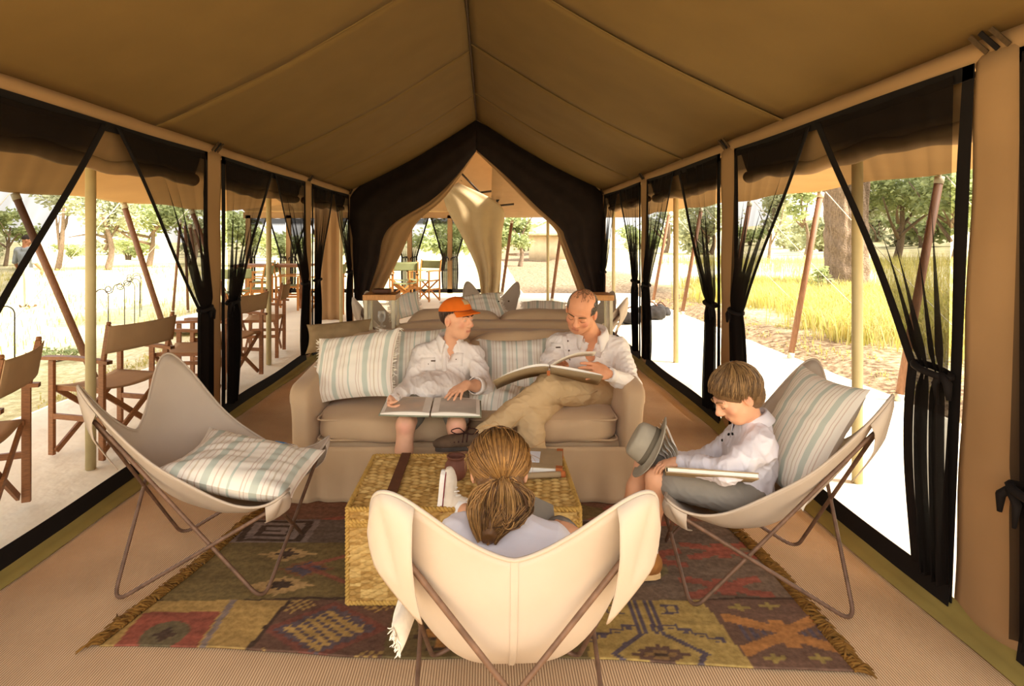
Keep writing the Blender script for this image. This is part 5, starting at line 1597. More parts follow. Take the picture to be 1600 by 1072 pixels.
def head(S, H, man=False):
    s = H.s; R = H.R
    S.ell(H(0, -0.014, 0.036), np.array([0.076, 0.096, 0.084]) * s, R, 0.015)
    S.ell(H(0, 0.022, -0.030), np.array([0.062, 0.072, 0.082]) * s, R, 0.02 * s)
    S.ell(H(0, 0.045, -0.082), np.array([0.036, 0.034, 0.030]) * s, R, 0.025 * s)
    if man: S.ell(H(0, 0.012, -0.062), np.array([0.063, 0.058, 0.05]) * s, R, 0.02)
    for q in (-1, 1):
        S.ell(H(q * 0.040, 0.060, -0.022), np.array([0.024, 0.022, 0.022]) * s, R, 0.02)
        S.ell(H(q * 0.031, 0.104, 0.008), np.array([0.018, 0.016, 0.011]) * s, R, 0.014, -1)
        S.ell(H(q * 0.031, 0.0805, 0.006), np.array([0.0165, 0.0125, 0.0115]) * s, R, 0.005)
        S.cone(H(q * 0.013, 0.093, 0.024), H(q * 0.046, 0.082, 0.026), 0.008 * s, 0.007 * s, 0.012)
        S.ell(H(q * 0.078, -0.008, -0.006), np.array([0.011, 0.020, 0.032]) * s, R, 0.006)
        S.ell(H(q * 0.089, -0.002, 0.0), np.array([0.007, 0.010, 0.017]) * s, R, 0.005, -1)
        S.ell(H(q * 0.012, 0.098, -0.030), np.array([0.009, 0.011, 0.008]) * s, R, 0.006)
    S.cone(H(0, 0.090, 0.016), H(0, 0.112, -0.022), 0.0085 * s, 0.0115 * s, 0.012)
    S.cone(H(0, 0.112, -0.022), H(0, 0.106, -0.030), 0.0115 * s, 0.010 * s, 0.008)
    S.cone(H(-0.019, 0.083, -0.056), H(0.019, 0.083, -0.056), 0.0065 * s, None, 0.008)
    S.cone(H(-0.016, 0.083, -0.066), H(0.016, 0.083, -0.066), 0.0075 * s, None, 0.006)
    S.cone(H(0, 0.091, -0.055), H(0, 0.091, -0.0551), 0.0055 * s, None, 0.008)

def face_blobs(H, red=0.5):
    lip = np.array(lin('b5604e')); ch = np.array(lin('cf7f62')); dk = np.array(lin('8a5a44'))
    s = H.s; B = []
    for x in (-0.014, 0, 0.014): B += [(H(x, 0.092, -0.061), 0.0125 * s, lip, 0.75)]
    for q in (-1, 1):
        B += [(H(q * 0.045, 0.075, -0.025), 0.032 * s, ch, red), (H(q * 0.031, 0.094, 0.017), 0.012 * s, dk, 0.12), (H(q * 0.084, -0.005, -0.006), 0.03 * s, ch, red)]
    B += [(H(0, 0.118, -0.026), 0.02 * s, ch, red * 1.1)]
    B += [(H(0, 0.085, -0.0607), 0.004 * s, dk, 0.6)]
    return B

def paint(o, V, base, blobs):
    C = np.tile(np.asarray(base), (len(V), 1))
    for p, r, col, f in blobs:
        w = np.clip(1 - np.linalg.norm(V - p, axis=1) / r, 0, 1)
        w = (w * w * (3 - 2 * w) * f * 1.4).clip(0, 1)[:, None]
        C = C * (1 - w) + col * w
    corner_colors(o, C)

def hand(S, wrist, d, n, side, s=1.0, curl=(0.5, 0.5, 0.55, 0.6), thumb=0.6, spread=0.10):
    """d: wrist to knuckles, n: the way the palm faces, side: +1 when the thumb lies along cross(n, d)"""
    d = unit(d); n = unit(n - d * np.dot(n, d)); x = np.cross(n, d) * side     # x points to the thumb
    w = np.asarray(wrist, float)
    S.ell(w + d * 0.045 * s, np.array([0.040, 0.050, 0.016]) * s, bst([x, d, n], 1), 0.012)
    S.cone(w - d * 0.01 * s, w + d * 0.03 * s, 0.024 * s, 0.024 * s, 0.015)
    tips = []
    for i, (off, L) in enumerate(((0.030, 0.074), (0.0105, 0.082), (-0.0095, 0.076), (-0.029, 0.060))):
        p = w + d * (0.082 - 0.006 * abs(i - 1.2)) * s + x * off * s
        a0 = 0.25 * curl[i]; sd = x * spread * (1.2 - i) * 0.8
        r = (0.0090, 0.0092, 0.0088, 0.0078)[i] * s
        ang = a0
        for ph, (fr, add) in enumerate(((0.45, 0.55), (0.30, 0.75), (0.25, 0.5))):
            ang += curl[i] * add
            dirv = unit(d * math.cos(ang) + n * math.sin(ang) + sd)
            q = p + dirv * L * fr * s
            S.cone(p, q, r * (1 - 0.08 * ph), r * (0.94 - 0.1 * ph), 0.0045)
            p = q
        tips.append(p)
    b = w + d * 0.022 * s + x * 0.024 * s
    d1 = unit(x * (1 - 0.45 * thumb) + d * 0.75 + n * 0.5 * thumb); k1 = b + d1 * 0.036 * s
    d2 = unit(x * (0.35 - 0.5 * thumb) + d * 0.9 + n * 0.55 * thumb); k2 = k1 + d2 * 0.030 * s
    d3 = unit(x * (0.1 - 0.5 * thumb) + d + n * 0.4 * thumb); k3 = k2 + d3 * 0.022 * s
    S.cone(b, k1, 0.016 * s, 0.011 * s, 0.012).cone(k1, k2, 0.0105 * s, 0.0095 * s, 0.005).cone(k2, k3, 0.0095 * s, 0.0075 * s, 0.005)
    return tips

def strands(rs, paths, rad, cols, n=3):
    """paths: list of (m,3); returns MB and per-vertex colours"""
    m = MB(); C = []
    for P, c in zip(paths, cols):
        k = len(P)
        r = rad * np.interp(np.linspace(0, 1, k), [0, 0.15, 0.7, 1], [0.6, 1, 0.8, 0.15])
        m.tube(P, r, n, cap=False); C.append(np.tile(c, (k * n, 1)))
    return m, np.concatenate(C)

def hair_cap(H, hem, n, base, tip, seed, parent, crown=(0, -0.05, 0.12), lift=0.008, rad=0.0032, name='hair', wave=0.004, r3=(0.083, 0.103, 0.091), cen=(0, -0.014, 0.036), lenj=0.25, h=0.005, swirl=0.5, smin=0.0):
    """strands from the crown over an ellipsoid down to a hemline hem(azimuth) -> polar angle from the crown"""
    rs = np.random.default_rng(seed); paths, cols = [], []
    r3 = np.asarray(r3); cen = np.asarray(cen)
    cr = unit((np.asarray(crown) - cen) / r3)
    e1 = unit(np.cross(cr, (1, 0, 0)) * -1); e1 = unit(np.array([0, 1, 0]) - cr * cr[1]); e2 = np.cross(cr, e1)
    base = np.asarray(base); tip = np.asarray(tip)
    for i in range(n):
        az = rs.uniform(-math.pi, math.pi); end = hem(az) * (1 - lenj * rs.uniform() ** 2)
        st = max(rs.uniform(0, 0.75) * end * (rs.uniform() < 0.75), smin)
        if st > end - 0.05: continue
        t = np.linspace(st, end + 0.04, 9)
        azz = az + swirl * (1 - np.linspace(0, 1, 9)) * 0.4 + rs.normal() * 0.05
        d = np.cos(t)[:, None] * cr + np.sin(t)[:, None] * (np.cos(azz)[:, None] * e1 + np.sin(azz)[:, None] * e2)
        of = lift * (0.3 + rs.uniform()) + wave * np.sin(np.linspace(0, 5, 9) + rs.uniform(0, 6))
        P = cen + d * (r3 + of[:, None] * np.array([1, 1, 1]))
        paths.append(H.pts(P))
        f = rs.uniform(); cols.append((base * (1 - f) + tip * f) * rs.uniform(0.75, 1.2))
    m, C = strands(rs, paths, rad * H.s, cols)
    o = m.build(name, M_HAIR, parent, smooth=True); o['kind'] = 'stuff'
    corner_colors(o, C)
    return o

def solid_obj(S, name, material, parent, amp=0.0, freq=20, seed=0, stretch=(1, 1, 1), base=None, blobs=(), sm=1):
    V, Fq = S.mesh()
    if sm: V = relax(V, Fq, sm, 0.5)
    if amp:
        V = wrinkles(V, vnormals(V, Fq), amp, freq, seed, stretch)
    o = fast_mesh(name, V, Fq, material, parent)
    if base is not None: paint(o, V, base, blobs)
    return o, V, Fq

def bvh_of(V, Fq): return BVHTree.FromPolygons(V.tolist(), Fq.tolist())
def stick(bvh, px, py, parent, name, material, w, h, th=0.003, nx=5, nz=5, disc=False, ang=0.0):
    """a thin patch laid on a garment where the sight line through (px, py) meets it"""
    o = Vector((0, 0, EYE)); d = Vector(at(px, py, 1.0) - np.array([0, 0, EYE])).normalized()
    hit, nrm, _, dist = bvh.ray_cast(o, d)
    if hit is None: return None
    hit = np.array(hit); nrm = np.array(nrm)
    if nrm @ np.array(d) > 0: nrm = -nrm
    m = MB()
    if disc:
        m.lathe(hit - nrm * 0.001, [(w, 0), (w, th * 0.7), (w * 0.6, th)], 10, nrm); return m.build(name, material, parent, smooth=True)
    u = unit(np.cross((0, 0, 1), nrm)); v = np.cross(nrm, u)
    u, v = u * math.cos(ang) + v * math.sin(ang), v * math.cos(ang) - u * math.sin(ang)
    P = np.zeros((nx, nz, 3))
    for i, a in enumerate(np.linspace(-w / 2, w / 2, nx)):
        for j, b in enumerate(np.linspace(-h / 2, h / 2, nz)):
            q = hit + u * a + v * b + nrm * 0.05
            hh, nn, _, ds = bvh.ray_cast(Vector(q), Vector(-nrm))
            P[i, j] = (np.array(hh) if hh is not None and ds < 0.1 else q - nrm * 0.05) + nrm * th
    m.grid(P); return m.build(name, material, parent, smooth=True, solid=th, offset=-1)

def collar(parent, c, up, fwd, r, hgt, material, gap=0.55, flare=0.03, open_=0.5):
    """shirt collar: stand and fold-over with two points"""
    up = unit(up); f = unit(np.asarray(fwd) - up * np.dot(fwd, up)); x = np.cross(f, up)
    th = np.linspace(gap, 2 * math.pi - gap, 30); rows = []
    pt = np.exp(-((th - gap) / 0.35) ** 2) + np.exp(-((2 * math.pi - gap - th) / 0.35) ** 2)
    for (dr, dz, pz) in ((-0.004, -0.03, 0), (0.0, 0.0, 0), (0.003, 0.010, 0), (0.012, 0.008, 0), (0.022, -0.015, 0.35), (0.030, -0.032, 1.0)):
        rr = r + dr + flare * pt * (0.4 + pz) * 0.5
        z = dz * hgt / 0.03 - 0.030 * pt * pz - open_ * 0.03 * pt
        rows.append(c + rr[:, None] * (np.cos(th)[:, None] * f + np.sin(th)[:, None] * x) + z[:, None] * up)
    m = MB(); m.grid(bst(rows, 1)); return m.build('collar', material, parent, smooth=True, solid=0.003)

def cuff(parent, a, d, r, L, material):
    m = MB(); d = unit(d); m.lathe(np.asarray(a) - d * L / 2, [(r * 0.9, 0), (r, 0.002), (r * 1.02, L), (r * 0.85, L + 0.001), (r * 0.82, L * 0.3)], 18, d, cap=False)
    return m.build('cuff', material, parent, smooth=True, solid=0.002)

def shoe(S, heel, toe, sole_n, s, k=0.012):
    """upper of a shoe; sole_n points out of the sole"""
    heel = np.asarray(heel, float); toe = np.asarray(toe, float); d = unit(toe - heel); n = unit(sole_n - d * np.dot(sole_n, d)); L = np.linalg.norm(toe - heel)
    x = np.cross(d, n)
    up = -n
    S.ell(heel + d * 0.18 * L + up * 0.045 * s, (0.036 * s, 0.055 * s, 0.05 * s), bst([x, d, up], 1), k)
    S.ell(heel + d * 0.52 * L + up * 0.035 * s, (0.040 * s, 0.09 * s, 0.038 * s), bst([x, d, up], 1), 0.02)
    S.ell(heel + d * 0.80 * L + up * 0.028 * s, (0.044 * s, 0.06 * s, 0.030 * s), bst([x, d, up], 1), 0.02)
    return d, x, up, L
def sole(parent, heel, toe, sole_n, s, material, name='sole', th=0.02):
    heel = np.asarray(heel, float); toe = np.asarray(toe, float); d = unit(toe - heel); n = unit(sole_n - d * np.dot(sole_n, d)); x = np.cross(d, n); L = np.linalg.norm(toe - heel)
    out = [(0.0, -0.02), (0.025, 0.02), (0.034, 0.15), (0.032, 0.35), (0.034, 0.5), (0.044, 0.72), (0.040, 0.9), (0.02, 1.0), (0.0, 1.015)]
    poly = [heel + d * b * L + x * a * s for a, b in out] + [heel + d * b * L - x * a * s for a, b in out[-2:0:-1]]
    m = MB(); m.prism(np.array(poly) + n * th * 0.4, -n * th); return m.build(name, material, parent, bevel=0.003)

EYE_W = mat('eye_white', 'c4b2a2', var=0.02, rough=0.25); EYE_D = mat('eye_dark', '3a281c', var=0.1, rough=0.2)
def eyes(H, parent, look=(0, 1, 0), browc='5a4030', closed=False):
    for q in (-1, 1):
        if not closed:
            m = MB(); P, Fc = softbox((0, 0, 0), np.array([0.021, 0.009, 0.0065]) * H.s, 2.2, 7); m.raw(H.pts(np.array([[q * 0.031, 0.0895, 0.0045]]))[0] + P @ H.R.T, Fc); e = m.build('eye', EYE_W, parent, smooth=True)
            m = MB(); P, Fc = softbox((0, 0, 0), np.array([0.011, 0.006, 0.0095]) * H.s, 2.2, 6); m.raw(H.pts(np.array([[q * 0.031 + look[0] * 0.004, 0.0935, 0.0045]]))[0] + P @ H.R.T, Fc); m.build('iris', EYE_D, e, smooth=True)
        else:
            m = MB(); m.tube(H.pts([(q * 0.017, 0.0925, 0.003), (q * 0.031, 0.0955, -0.003), (q * 0.046, 0.0875, 0.002)]), [0.0008, 0.0013, 0.0008], 5); m.build('eyelashes', EYE_D, parent, smooth=True)
        m = MB(); m.tube(H.pts([(q * 0.012, 0.1005, 0.026), (q * 0.030, 0.0995, 0.032), (q * 0.050, 0.085, 0.028)]), np.array([0.0035, 0.004, 0.002]) * H.s, 6); b = m.build('eyebrow', mat('brow_' + browc, browc, var=0.2, scale=80), parent, smooth=True)

def torso(S, pel, che, nb, shL, shR, w, dpt, extra=0.0, k=0.05):
    """trunk from pelvis to shoulders; w, dpt half width/half depth of the chest"""
    pel, che, nb, shL, shR = map(lambda v: np.asarray(v, float), (pel, che, nb, shL, shR))
    x = unit(shR - shL); z = unit(nb - pel); y = unit(np.cross(z, x)); x = np.cross(y, z)
    R = bst([x, y, z], 1); e = extra
    L = np.linalg.norm(nb - pel)
    S.ell(pel, (w * 1.0 + e, dpt * 1.0 + e, 0.12 + e), R, k)
    S.ell((pel + che) / 2, (w * 0.92 + e, dpt * 0.98 + e, L * 0.30 + e), R, k)
    S.ell(che, (w * 1.02 + e, dpt * 1.0 + e, L * 0.34 + e), R, k)
    r = dpt * 0.52 + e
    S.cone(shL * 0.9 + nb * 0.1, nb, r, r * 1.05, 0.04).cone(shR * 0.9 + nb * 0.1, nb, r, r * 1.05, 0.04)
    S.cone(shL * 0.85 + che * 0.15, che, r * 1.05, r * 1.2, 0.04).cone(shR * 0.85 + che * 0.15, che, r * 1.05, r * 1.2, 0.04)
    return R

def limb(S, pts, rad, e=0.0, k=0.02): S.chain([np.asarray(p, float) for p in pts], [r + e for r in rad], k)
# ------------------------------------------------------------------ open books
def open_book(label, c, xa, ya, w, h, cover, bendL=0.0, bendR=0.0, thick=0.016, name='open_book', pages=True):
    """spine along local y, leaves along local x; bend lifts (+) or drops (-) the outer edge of each half"""
    R = frame(xa, ya); root = thing(name, label, 'book', c)
    u = np.linspace(0, 1, 14)
    for s, bd in ((-1, bendL), (1, bendR)):
        x = s * (0.006 + (w / 2 - 0.006) * u); zc = bd * u ** 1.6
        zp = zc + thick * (0.35 + 0.9 * np.sin(np.pi * np.clip(u * 0.9 + 0.12, 0, 1)) ** 0.6 * (1 - 0.35 * u))
        yv = np.array([-h / 2, h / 2])[None, :]
        P = bst([x[:, None], yv * (1.0 + 0 * x[:, None]), zc[:, None] - 0.004 + 0 * yv], -1)
        m = MB(); m.grid(P @ R.T); m.build('cover', cover, root, smooth=True, solid=0.005)
        yv = yv * 0.965; xs = s * (0.004 + (w / 2 - 0.012) * u)
        top = bst([xs[:, None], yv, zp[:, None]], -1); bot = bst([xs[:, None], yv, zc[:, None] + 0.0005], -1)
        ring = bst([top[:, 0], top[:, 1], bot[:, 1], bot[:, 0]], 1) @ R.T
        m = MB(); m.grid(ring, closed_v=True); e = m.n
        m.f.append((e - 4, e - 3, e - 2, e - 1)); m.build('page_block', M_PAPER, root)
        # printed picture on the open page
        k = slice(2, 13); q = top[k].copy(); q[:, 0, 1] *= 0.9; q[:, 1, 1] *= 0.9; q[..., 2] += 0.0012
        m = MB(); m.grid(q @ R.T); m.build('printed_page', M_PHOTO if s < 0 else MATS['printed_page_grey'], root, smooth=True)
    return root
mat('printed_page_grey', 'd6ccbc', col2='b8afa0', scale=6, rough=0.5)

# ================================================================== the man
root = wthing('person', 'man in white shirt and khaki trousers reading, legs crossed, at the right of the sofa', 'person', (0.62, 3.6, 0.46))
H = Frame(at(908, 487, 3.58), (-0.40, -0.80, -0.42), (0.10, -0.35, 0.93), 1.10)
nb, che, pel = at(927, 533, 3.74), at(920, 570, 3.70), np.array([0.60, 3.72, 0.575])
sL, eL, wL = at(966, 545, 3.70), at(986, 602, 3.50), at(950, 584, 3.27)
sR, eR, wR = at(872, 537, 3.76), at(848, 590, 3.60), at(868, 572, 3.46)
hL, kL, aL = np.array([0.685, 3.62, 0.525]), at(858, 607, 3.30), at(748, 684, 3.10)
hR, kR, aR = np.array([0.50, 3.68, 0.55]), at(828, 652, 3.20), np.array([0.27, 3.10, 0.10])
B = Solid(0.0048)
head(B, H, True)
B.cone(H(0, -0.025, -0.05), nb, 0.060, 0.066, 0.03)
torso(B, pel, che, nb, sL, sR, 0.155, 0.105)
limb(B, [sL, eL, wL], [0.055, 0.042, 0.028]); limb(B, [sR, eR, wR], [0.055, 0.042, 0.028])
limb(B, [hL, kL, aL], [0.080, 0.056, 0.038]); limb(B, [hR, kR, aR], [0.080, 0.056, 0.038])
hand(B, wL, at(905, 572, 3.18) - wL, (0.05, 0.75, -0.55), 1, 1.12, (0.35, 0.4, 0.5, 0.6), 0.8)
hand(B, wR, (0.1, -0.9, 0.05), (0.6, 0.2, -0.6), -1, 1.0, (0.6, 0.6, 0.6, 0.6), 0.6)
solid_obj(B, 'body', M_SKIN, root, base=np.array(lin('d8976f')), blobs=face_blobs(H, 0.65) + [(H(0, 0.07, -0.085), 0.06, np.array(lin('c08a6c')), 0.4)])
eyes(H, root, closed=True, browc='6d5138')
S = Solid(0.0055)
torso(S, pel, che, nb, sL, sR, 0.155, 0.105, 0.014)
limb(S, [sL, (sL + eL) / 2, eL, (eL * 0.4 + wL * 0.6), wL + unit(eL - wL) * 0.015], [0.066, 0.060, 0.056, 0.046, 0.037]); limb(S, [sR, (sR + eR) / 2, eR, wR], [0.066, 0.058, 0.052, 0.040])
fw = unit(np.array([-0.25, -0.9, 0.2]))
S.ell(nb + np.array([-0.035, -0.105, -0.045]), (0.030, 0.05, 0.075), rotm(ry=0.2), 0.012, -1)
o, V, Fq = solid_obj(S, 'shirt', M_SHIRT, root, 0.009, 15, 3, (1, 1, 0.75))
bv = bvh_of(V, Fq)
for x_, y_ in ((887, 533), (889, 548), (890, 562)): stick(bv, x_, y_, o, 'button', M_BUTTON, 0.006, 0, 0.004, disc=True)
stick(bv, 872, 541, o, 'pocket_flap', M_SHIRT, 0.10, 0.035, 0.004); stick(bv, 872, 543, o, 'pocket_tab', M_BUTTON, 0.03, 0.008, 0.006); stick(bv, 932, 552, o, 'pocket_flap', M_SHIRT, 0.10, 0.035, 0.004)
stick(bv, 884, 545, o, 'placket', M_SHIRT, 0.03, 0.17, 0.004, nx=4, nz=12, ang=0.12)
collar(o, nb + np.array([-0.012, -0.035, 0.072]), (-0.05, -0.28, 0.95), fw, 0.077, 0.040, M_SHIRT, 0.5, 0.035)
cuff(o, wL + unit(eL - wL) * 0.02, eL - wL, 0.040, 0.05, M_SHIRT)
S = Solid(0.0055)
S.ell(pel + [0.0, 0.02, -0.01], (0.185, 0.135, 0.115), None, 0.05)
limb(S, [hL, (hL + kL) / 2, kL, (kL + aL) / 2, aL + unit(kL - aL) * 0.03], [0.118, 0.102, 0.080, 0.066, 0.052]); limb(S, [hR, (hR + kR) / 2, kR, (kR + aR) / 2, aR + [0, 0, 0.04]], [0.105, 0.090, 0.074, 0.066, 0.056], 0, 0.005)
o, V, Fq = solid_obj(S, 'trousers', M_TROUS, root, 0.007, 13, 5); bv = bvh_of(V, Fq)
stick(bv, 905, 617, o, 'side_seam', M_TROUS, 0.30, 0.006, 0.003, nx=14, nz=2)
# shoe on the raised foot
M_SHOE = mat('brown_suede', '5b4634', var=0.2, scale=30, rough=0.85); M_SOLE = mat('rubber_sole', '4a4038', var=0.2, scale=30)
sh = obj('shoe', None, root); sh['_wld'] = root['_wld']
hl, to = at(752, 700, 3.09), at(681, 703, 3.05); sn = np.array([-0.15, -0.25, -0.95])
S = Solid(0.0045); shoe(S, hl, to, sn, 1.05); S.cone(aL, aL + unit(kL - aL) * 0.03, 0.040, 0.042, 0.02); solid_obj(S, 'upper', M_SHOE, sh)
sole(sh, hl, to, sn, 1.05, M_SOLE)
rs = np.random.default_rng(4); m = MB()
for k in range(5):
    c_ = hl + (to - hl) * (0.32 + 0.09 * k); u_ = np.array([0, 0, 1]); m.tube(spline([c_ + [0, -0.035, 0.045], c_ + [0.005, 0, 0.085 - 0.008 * k], c_ + [0, 0.035, 0.05]], 8), 0.0035, 5)
c_ = hl + (to - hl) * 0.36 + [0, -0.01, 0.085]
for sg in (-1, 1): m.tube(spline([c_, c_ + [-0.03 * sg, -0.02, 0.03], c_ + [-0.07 * sg, -0.03, 0.02], c_ + [-0.04 * sg, -0.02, 0.0], c_], 14), 0.003, 5)
m.build('laces', mat('dark_laces', '3b201a', var=0.2), sh, smooth=True)
m = MB(); m.tube([aL + unit(kL - aL) * 0.01, aL + unit(kL - aL) * 0.05], [0.042, 0.043], 14); m.build('sock', mat('blue_grey_sock', 'a9aeb8', var=0.1, scale=40), root, smooth=True)
sh = obj('shoe', None, root); sh['_wld'] = root['_wld']
hl = np.array([0.27, 3.16, 0.02]); to = np.array([0.22, 2.93, 0.02]); S = Solid(0.006); shoe(S, hl, to, np.array([0, 0, -1.0]), 1.05); S.cone(aR, aR + [0, 0, 0.04], 0.045, 0.045, 0.02); solid_obj(S, 'upper', M_SHOE, sh); sole(sh, hl, to, np.array([0, 0, -1.0]), 1.05, M_SOLE)
# thinning grey-brown hair round the sides and back
def hem_man(az):
    return 1.78 + 0.25 * max(0, -math.cos(az)) if abs(az) > 1.0 else 0.0
rs = np.random.default_rng(9); paths, cols = [], []
for i in range(1500):
    az = rs.choice([-1, 1]) * rs.uniform(0.95, math.pi); el0 = rs.uniform(-0.55, 0.62) if abs(az) > 1.9 else rs.uniform(-0.10, 0.55 if abs(az) > 1.25 else 0.35)
    el = el0 - np.linspace(0, 0.20, 4); d = bst([np.cos(el) * math.sin(az), np.cos(el) * math.cos(az), np.sin(el)], -1)
    paths.append(H.pts(np.array([0, -0.014, 0.036]) + d * (np.array([0.0765, 0.0965, 0.0845]) + np.array([0.0, 0.003, 0.0045, 0.004])[:, None])))
    f = rs.uniform(); cols.append((np.array(lin('4a3a2c')) * (1 - f) + np.array(lin('a39684')) * f))
for i in range(160):
    az = rs.uniform(-math.pi, math.pi); el0 = rs.uniform(0.85, 1.5); el = el0 - np.linspace(0, 0.14, 4) * np.sign(rs.uniform() - 0.3); d = bst([np.cos(el) * math.sin(az), np.cos(el) * math.cos(az), np.sin(el)], -1)
    paths.append(H.pts(np.array([0, -0.014, 0.036]) + d * (np.array([0.0765, 0.0965, 0.0845]) + 0.0012))); cols.append(np.array(lin('8a6446')))
S = Solid(0.004); S.ell(H(0, -0.018, 0.034), np.array([0.0785, 0.0975, 0.084]) * H.s, H.R, 0.01); S.ell(H(0, 0.052, 0.085), np.array([0.074, 0.120, 0.085]) * H.s, H.R, 0.012, -1); S.ell(H(0, 0.10, -0.05), np.array([0.12, 0.115, 0.12]) * H.s, H.R, 0.012, -1)
for q in (-1, 1): S.ell(H(q * 0.09, 0.0, -0.012), np.array([0.03, 0.026, 0.042]) * H.s, H.R, 0.008, -1)
solid_obj(S, 'hair_base', M_HAIR, root, 0.001, 60, 3, base=np.array(lin('6b5847')))
m, C = strands(rs, paths, 0.0017 * H.s, cols); o = m.build('hair', M_HAIR, root, smooth=True); o['kind'] = 'stuff'; corner_colors(o, C)
# his book
xr = unit(at(938, 592, 3.20) - at(856, 578, 3.24))
bk = open_book('khaki picture book open on the man\'s raised knee', at(858, 580, 3.26), xr, (0.10, 0.93, -0.38), 0.56, 0.30, M_COVER, -0.12, 0.0, 0.012)
pg0, pg1 = at(858, 574, 3.26), at(930, 553, 3.28); u = np.linspace(0, 1, 12)[:, None, None]; v = np.array([-0.13, 0.13])[None, :, None]
e_ = unit(np.array([0.10, 0.95, -0.28])); P = pg0 + (pg1 - pg0) * u + np.array([0, 0, 1]) * 0.025 * np.sin(np.pi * u) + e_ * v
m = MB(); m.grid(P - np.array(bk.location)); m.build('lifted_page', M_PAPER, bk, smooth=True, solid=0.001)
m = MB(); m.box(at(857, 583, 3.10) - np.array(bk.location), (0.016, 0.004, 0.026)); m.build('leather_tab', M_TAB, bk)

# ================================================================== boy in the orange cap
root = wthing('person', 'boy in orange cap and white shirt with a big open book on the sofa', 'person', (-0.28, 3.5, 0.46))
H = Frame(at(714, 499, 3.58), (0.78, -0.60, -0.02), (0.02, -0.03, 0.99), 1.0)
nb, che, pel = at(702, 540, 3.68), at(702, 578, 3.66), np.array([-0.265, 3.66, 0.56])
sR, eR, wR = at(658, 553, 3.66), at(641, 602, 3.50), at(613, 626, 3.22)
sL, eL, wL = at(742, 556, 3.64), at(756, 603, 3.46), at(728, 602, 3.25)
hR, kR, aR = np.array([-0.36, 3.62, 0.53]), at(634, 664, 3.15), np.array([-0.445, 3.10, 0.10])
hL, kL, aL = np.array([-0.18, 3.62, 0.53]), at(713, 666, 3.15), np.array([-0.13, 3.10, 0.10])
B = Solid(0.0046)
head(B, H); B.cone(H(0, -0.022, -0.05), nb + [0, 0, -0.01], 0.044, 0.048, 0.025)
torso(B, pel, che, nb, sL, sR, 0.118, 0.080)
limb(B, [sR, eR, wR], [0.042, 0.032, 0.022]); limb(B, [sL, eL, (eL + wL) / 2, wL], [0.042, 0.034, 0.032, 0.023])
limb(B, [hR, (hR + kR) / 2, kR, kR + (aR - kR) * 0.35, aR], [0.068, 0.060, 0.047, 0.045, 0.030]); limb(B, [hL, (hL + kL) / 2, kL, kL + (aL - kL) * 0.35, aL], [0.068, 0.060, 0.047, 0.045, 0.030])
for k_ in (kR, kL): B.ell(k_ + [0, -0.012, 0.008], (0.044, 0.046, 0.05), None, 0.02)
hand(B, wR, (-0.06, -0.92, -0.20), (0.8, 0.0, 0.2), -1, 0.90, (0.9, 0.95, 1.0, 1.05), 0.7)
hand(B, wL, at(703, 620, 3.13) - wL, (0.1, 0.1, -1), 1, 0.95, (0.18, 0.15, 0.2, 0.3), 0.3, 0.22)
solid_obj(B, 'body', M_SKIN, root, base=np.array(lin('e0a884')), blobs=face_blobs(H, 0.45) + [(kR + [0, -0.05, 0], 0.06, np.array(lin('e8a088')), 0.5), (kL + [0, -0.05, 0], 0.06, np.array(lin('e8a088')), 0.5)])
eyes(H, root, browc='4a3424')
S = Solid(0.0052); torso(S, pel, che, nb, sL, sR, 0.118, 0.080, 0.016)
limb(S, [sR, (sR + eR) / 2, eR, eR * 0.45 + wR * 0.55, wR + unit(eR - wR) * 0.01], [0.056, 0.050, 0.046, 0.040, 0.031]); limb(S, [sL, (sL + eL) / 2, eL, eL * 0.62 + wL * 0.38], [0.056, 0.052, 0.052, 0.046])
S.ell(pel + [0, -0.04, 0.02], (0.135, 0.12, 0.07), None, 0.04); S.ell(pel + [0, -0.15, 0.0], (0.15, 0.13, 0.085), None, 0.04); S.ell(pel + [-0.08, -0.20, 0.0], (0.10, 0.14, 0.085), None, 0.04)
S.ell(nb + np.array([0.012, -0.085, -0.03]), (0.020, 0.04, 0.055), None, 0.012, -1)
o, V, Fq = solid_obj(S, 'shirt', M_SHIRT, root, 0.008, 18, 7, (1, 1, 0.8)); bv = bvh_of(V, Fq)
for x_, y_ in ((691, 548), (694, 559), (694, 571)): stick(bv, x_, y_, o, 'button', M_BUTTON, 0.005, 0, 0.004, disc=True)
for x_, y_ in ((669, 569), (713, 562)): stick(bv, x_, y_, o, 'pocket', M_SHIRT, 0.085, 0.075, 0.0035); stick(bv, x_, y_, o, 'button', M_BUTTON, 0.005, 0, 0.006, disc=True)
stick(bv, 677, 564, o, 'pocket_tab', M_BUTTON, 0.026, 0.008, 0.006)
stick(bv, 694, 563, o, 'placket', M_SHIRT, 0.026, 0.15, 0.0035, nx=4, nz=12)
collar(o, nb + np.array([0.004, -0.016, 0.058]), (0.05, -0.2, 0.97), (0.15, -0.95, 0.1), 0.058, 0.03, M_SHIRT, 0.5, 0.03)
cuff(o, eL * 0.60 + wL * 0.40, eL - wL, 0.049, 0.05, M_SHIRT); cuff(o, wR + unit(eR - wR) * 0.02, eR - wR, 0.033, 0.04, M_SHIRT)
S = Solid(0.0055); S.ell(pel, (0.145, 0.11, 0.10), None, 0.05)
for h_, k_ in ((hR, kR), (hL, kL)): limb(S, [h_, k_ + (h_ - k_) * 0.22], [0.088, 0.074])
solid_obj(S, 'shorts', M_SHORT, root, 0.005, 18, 6)
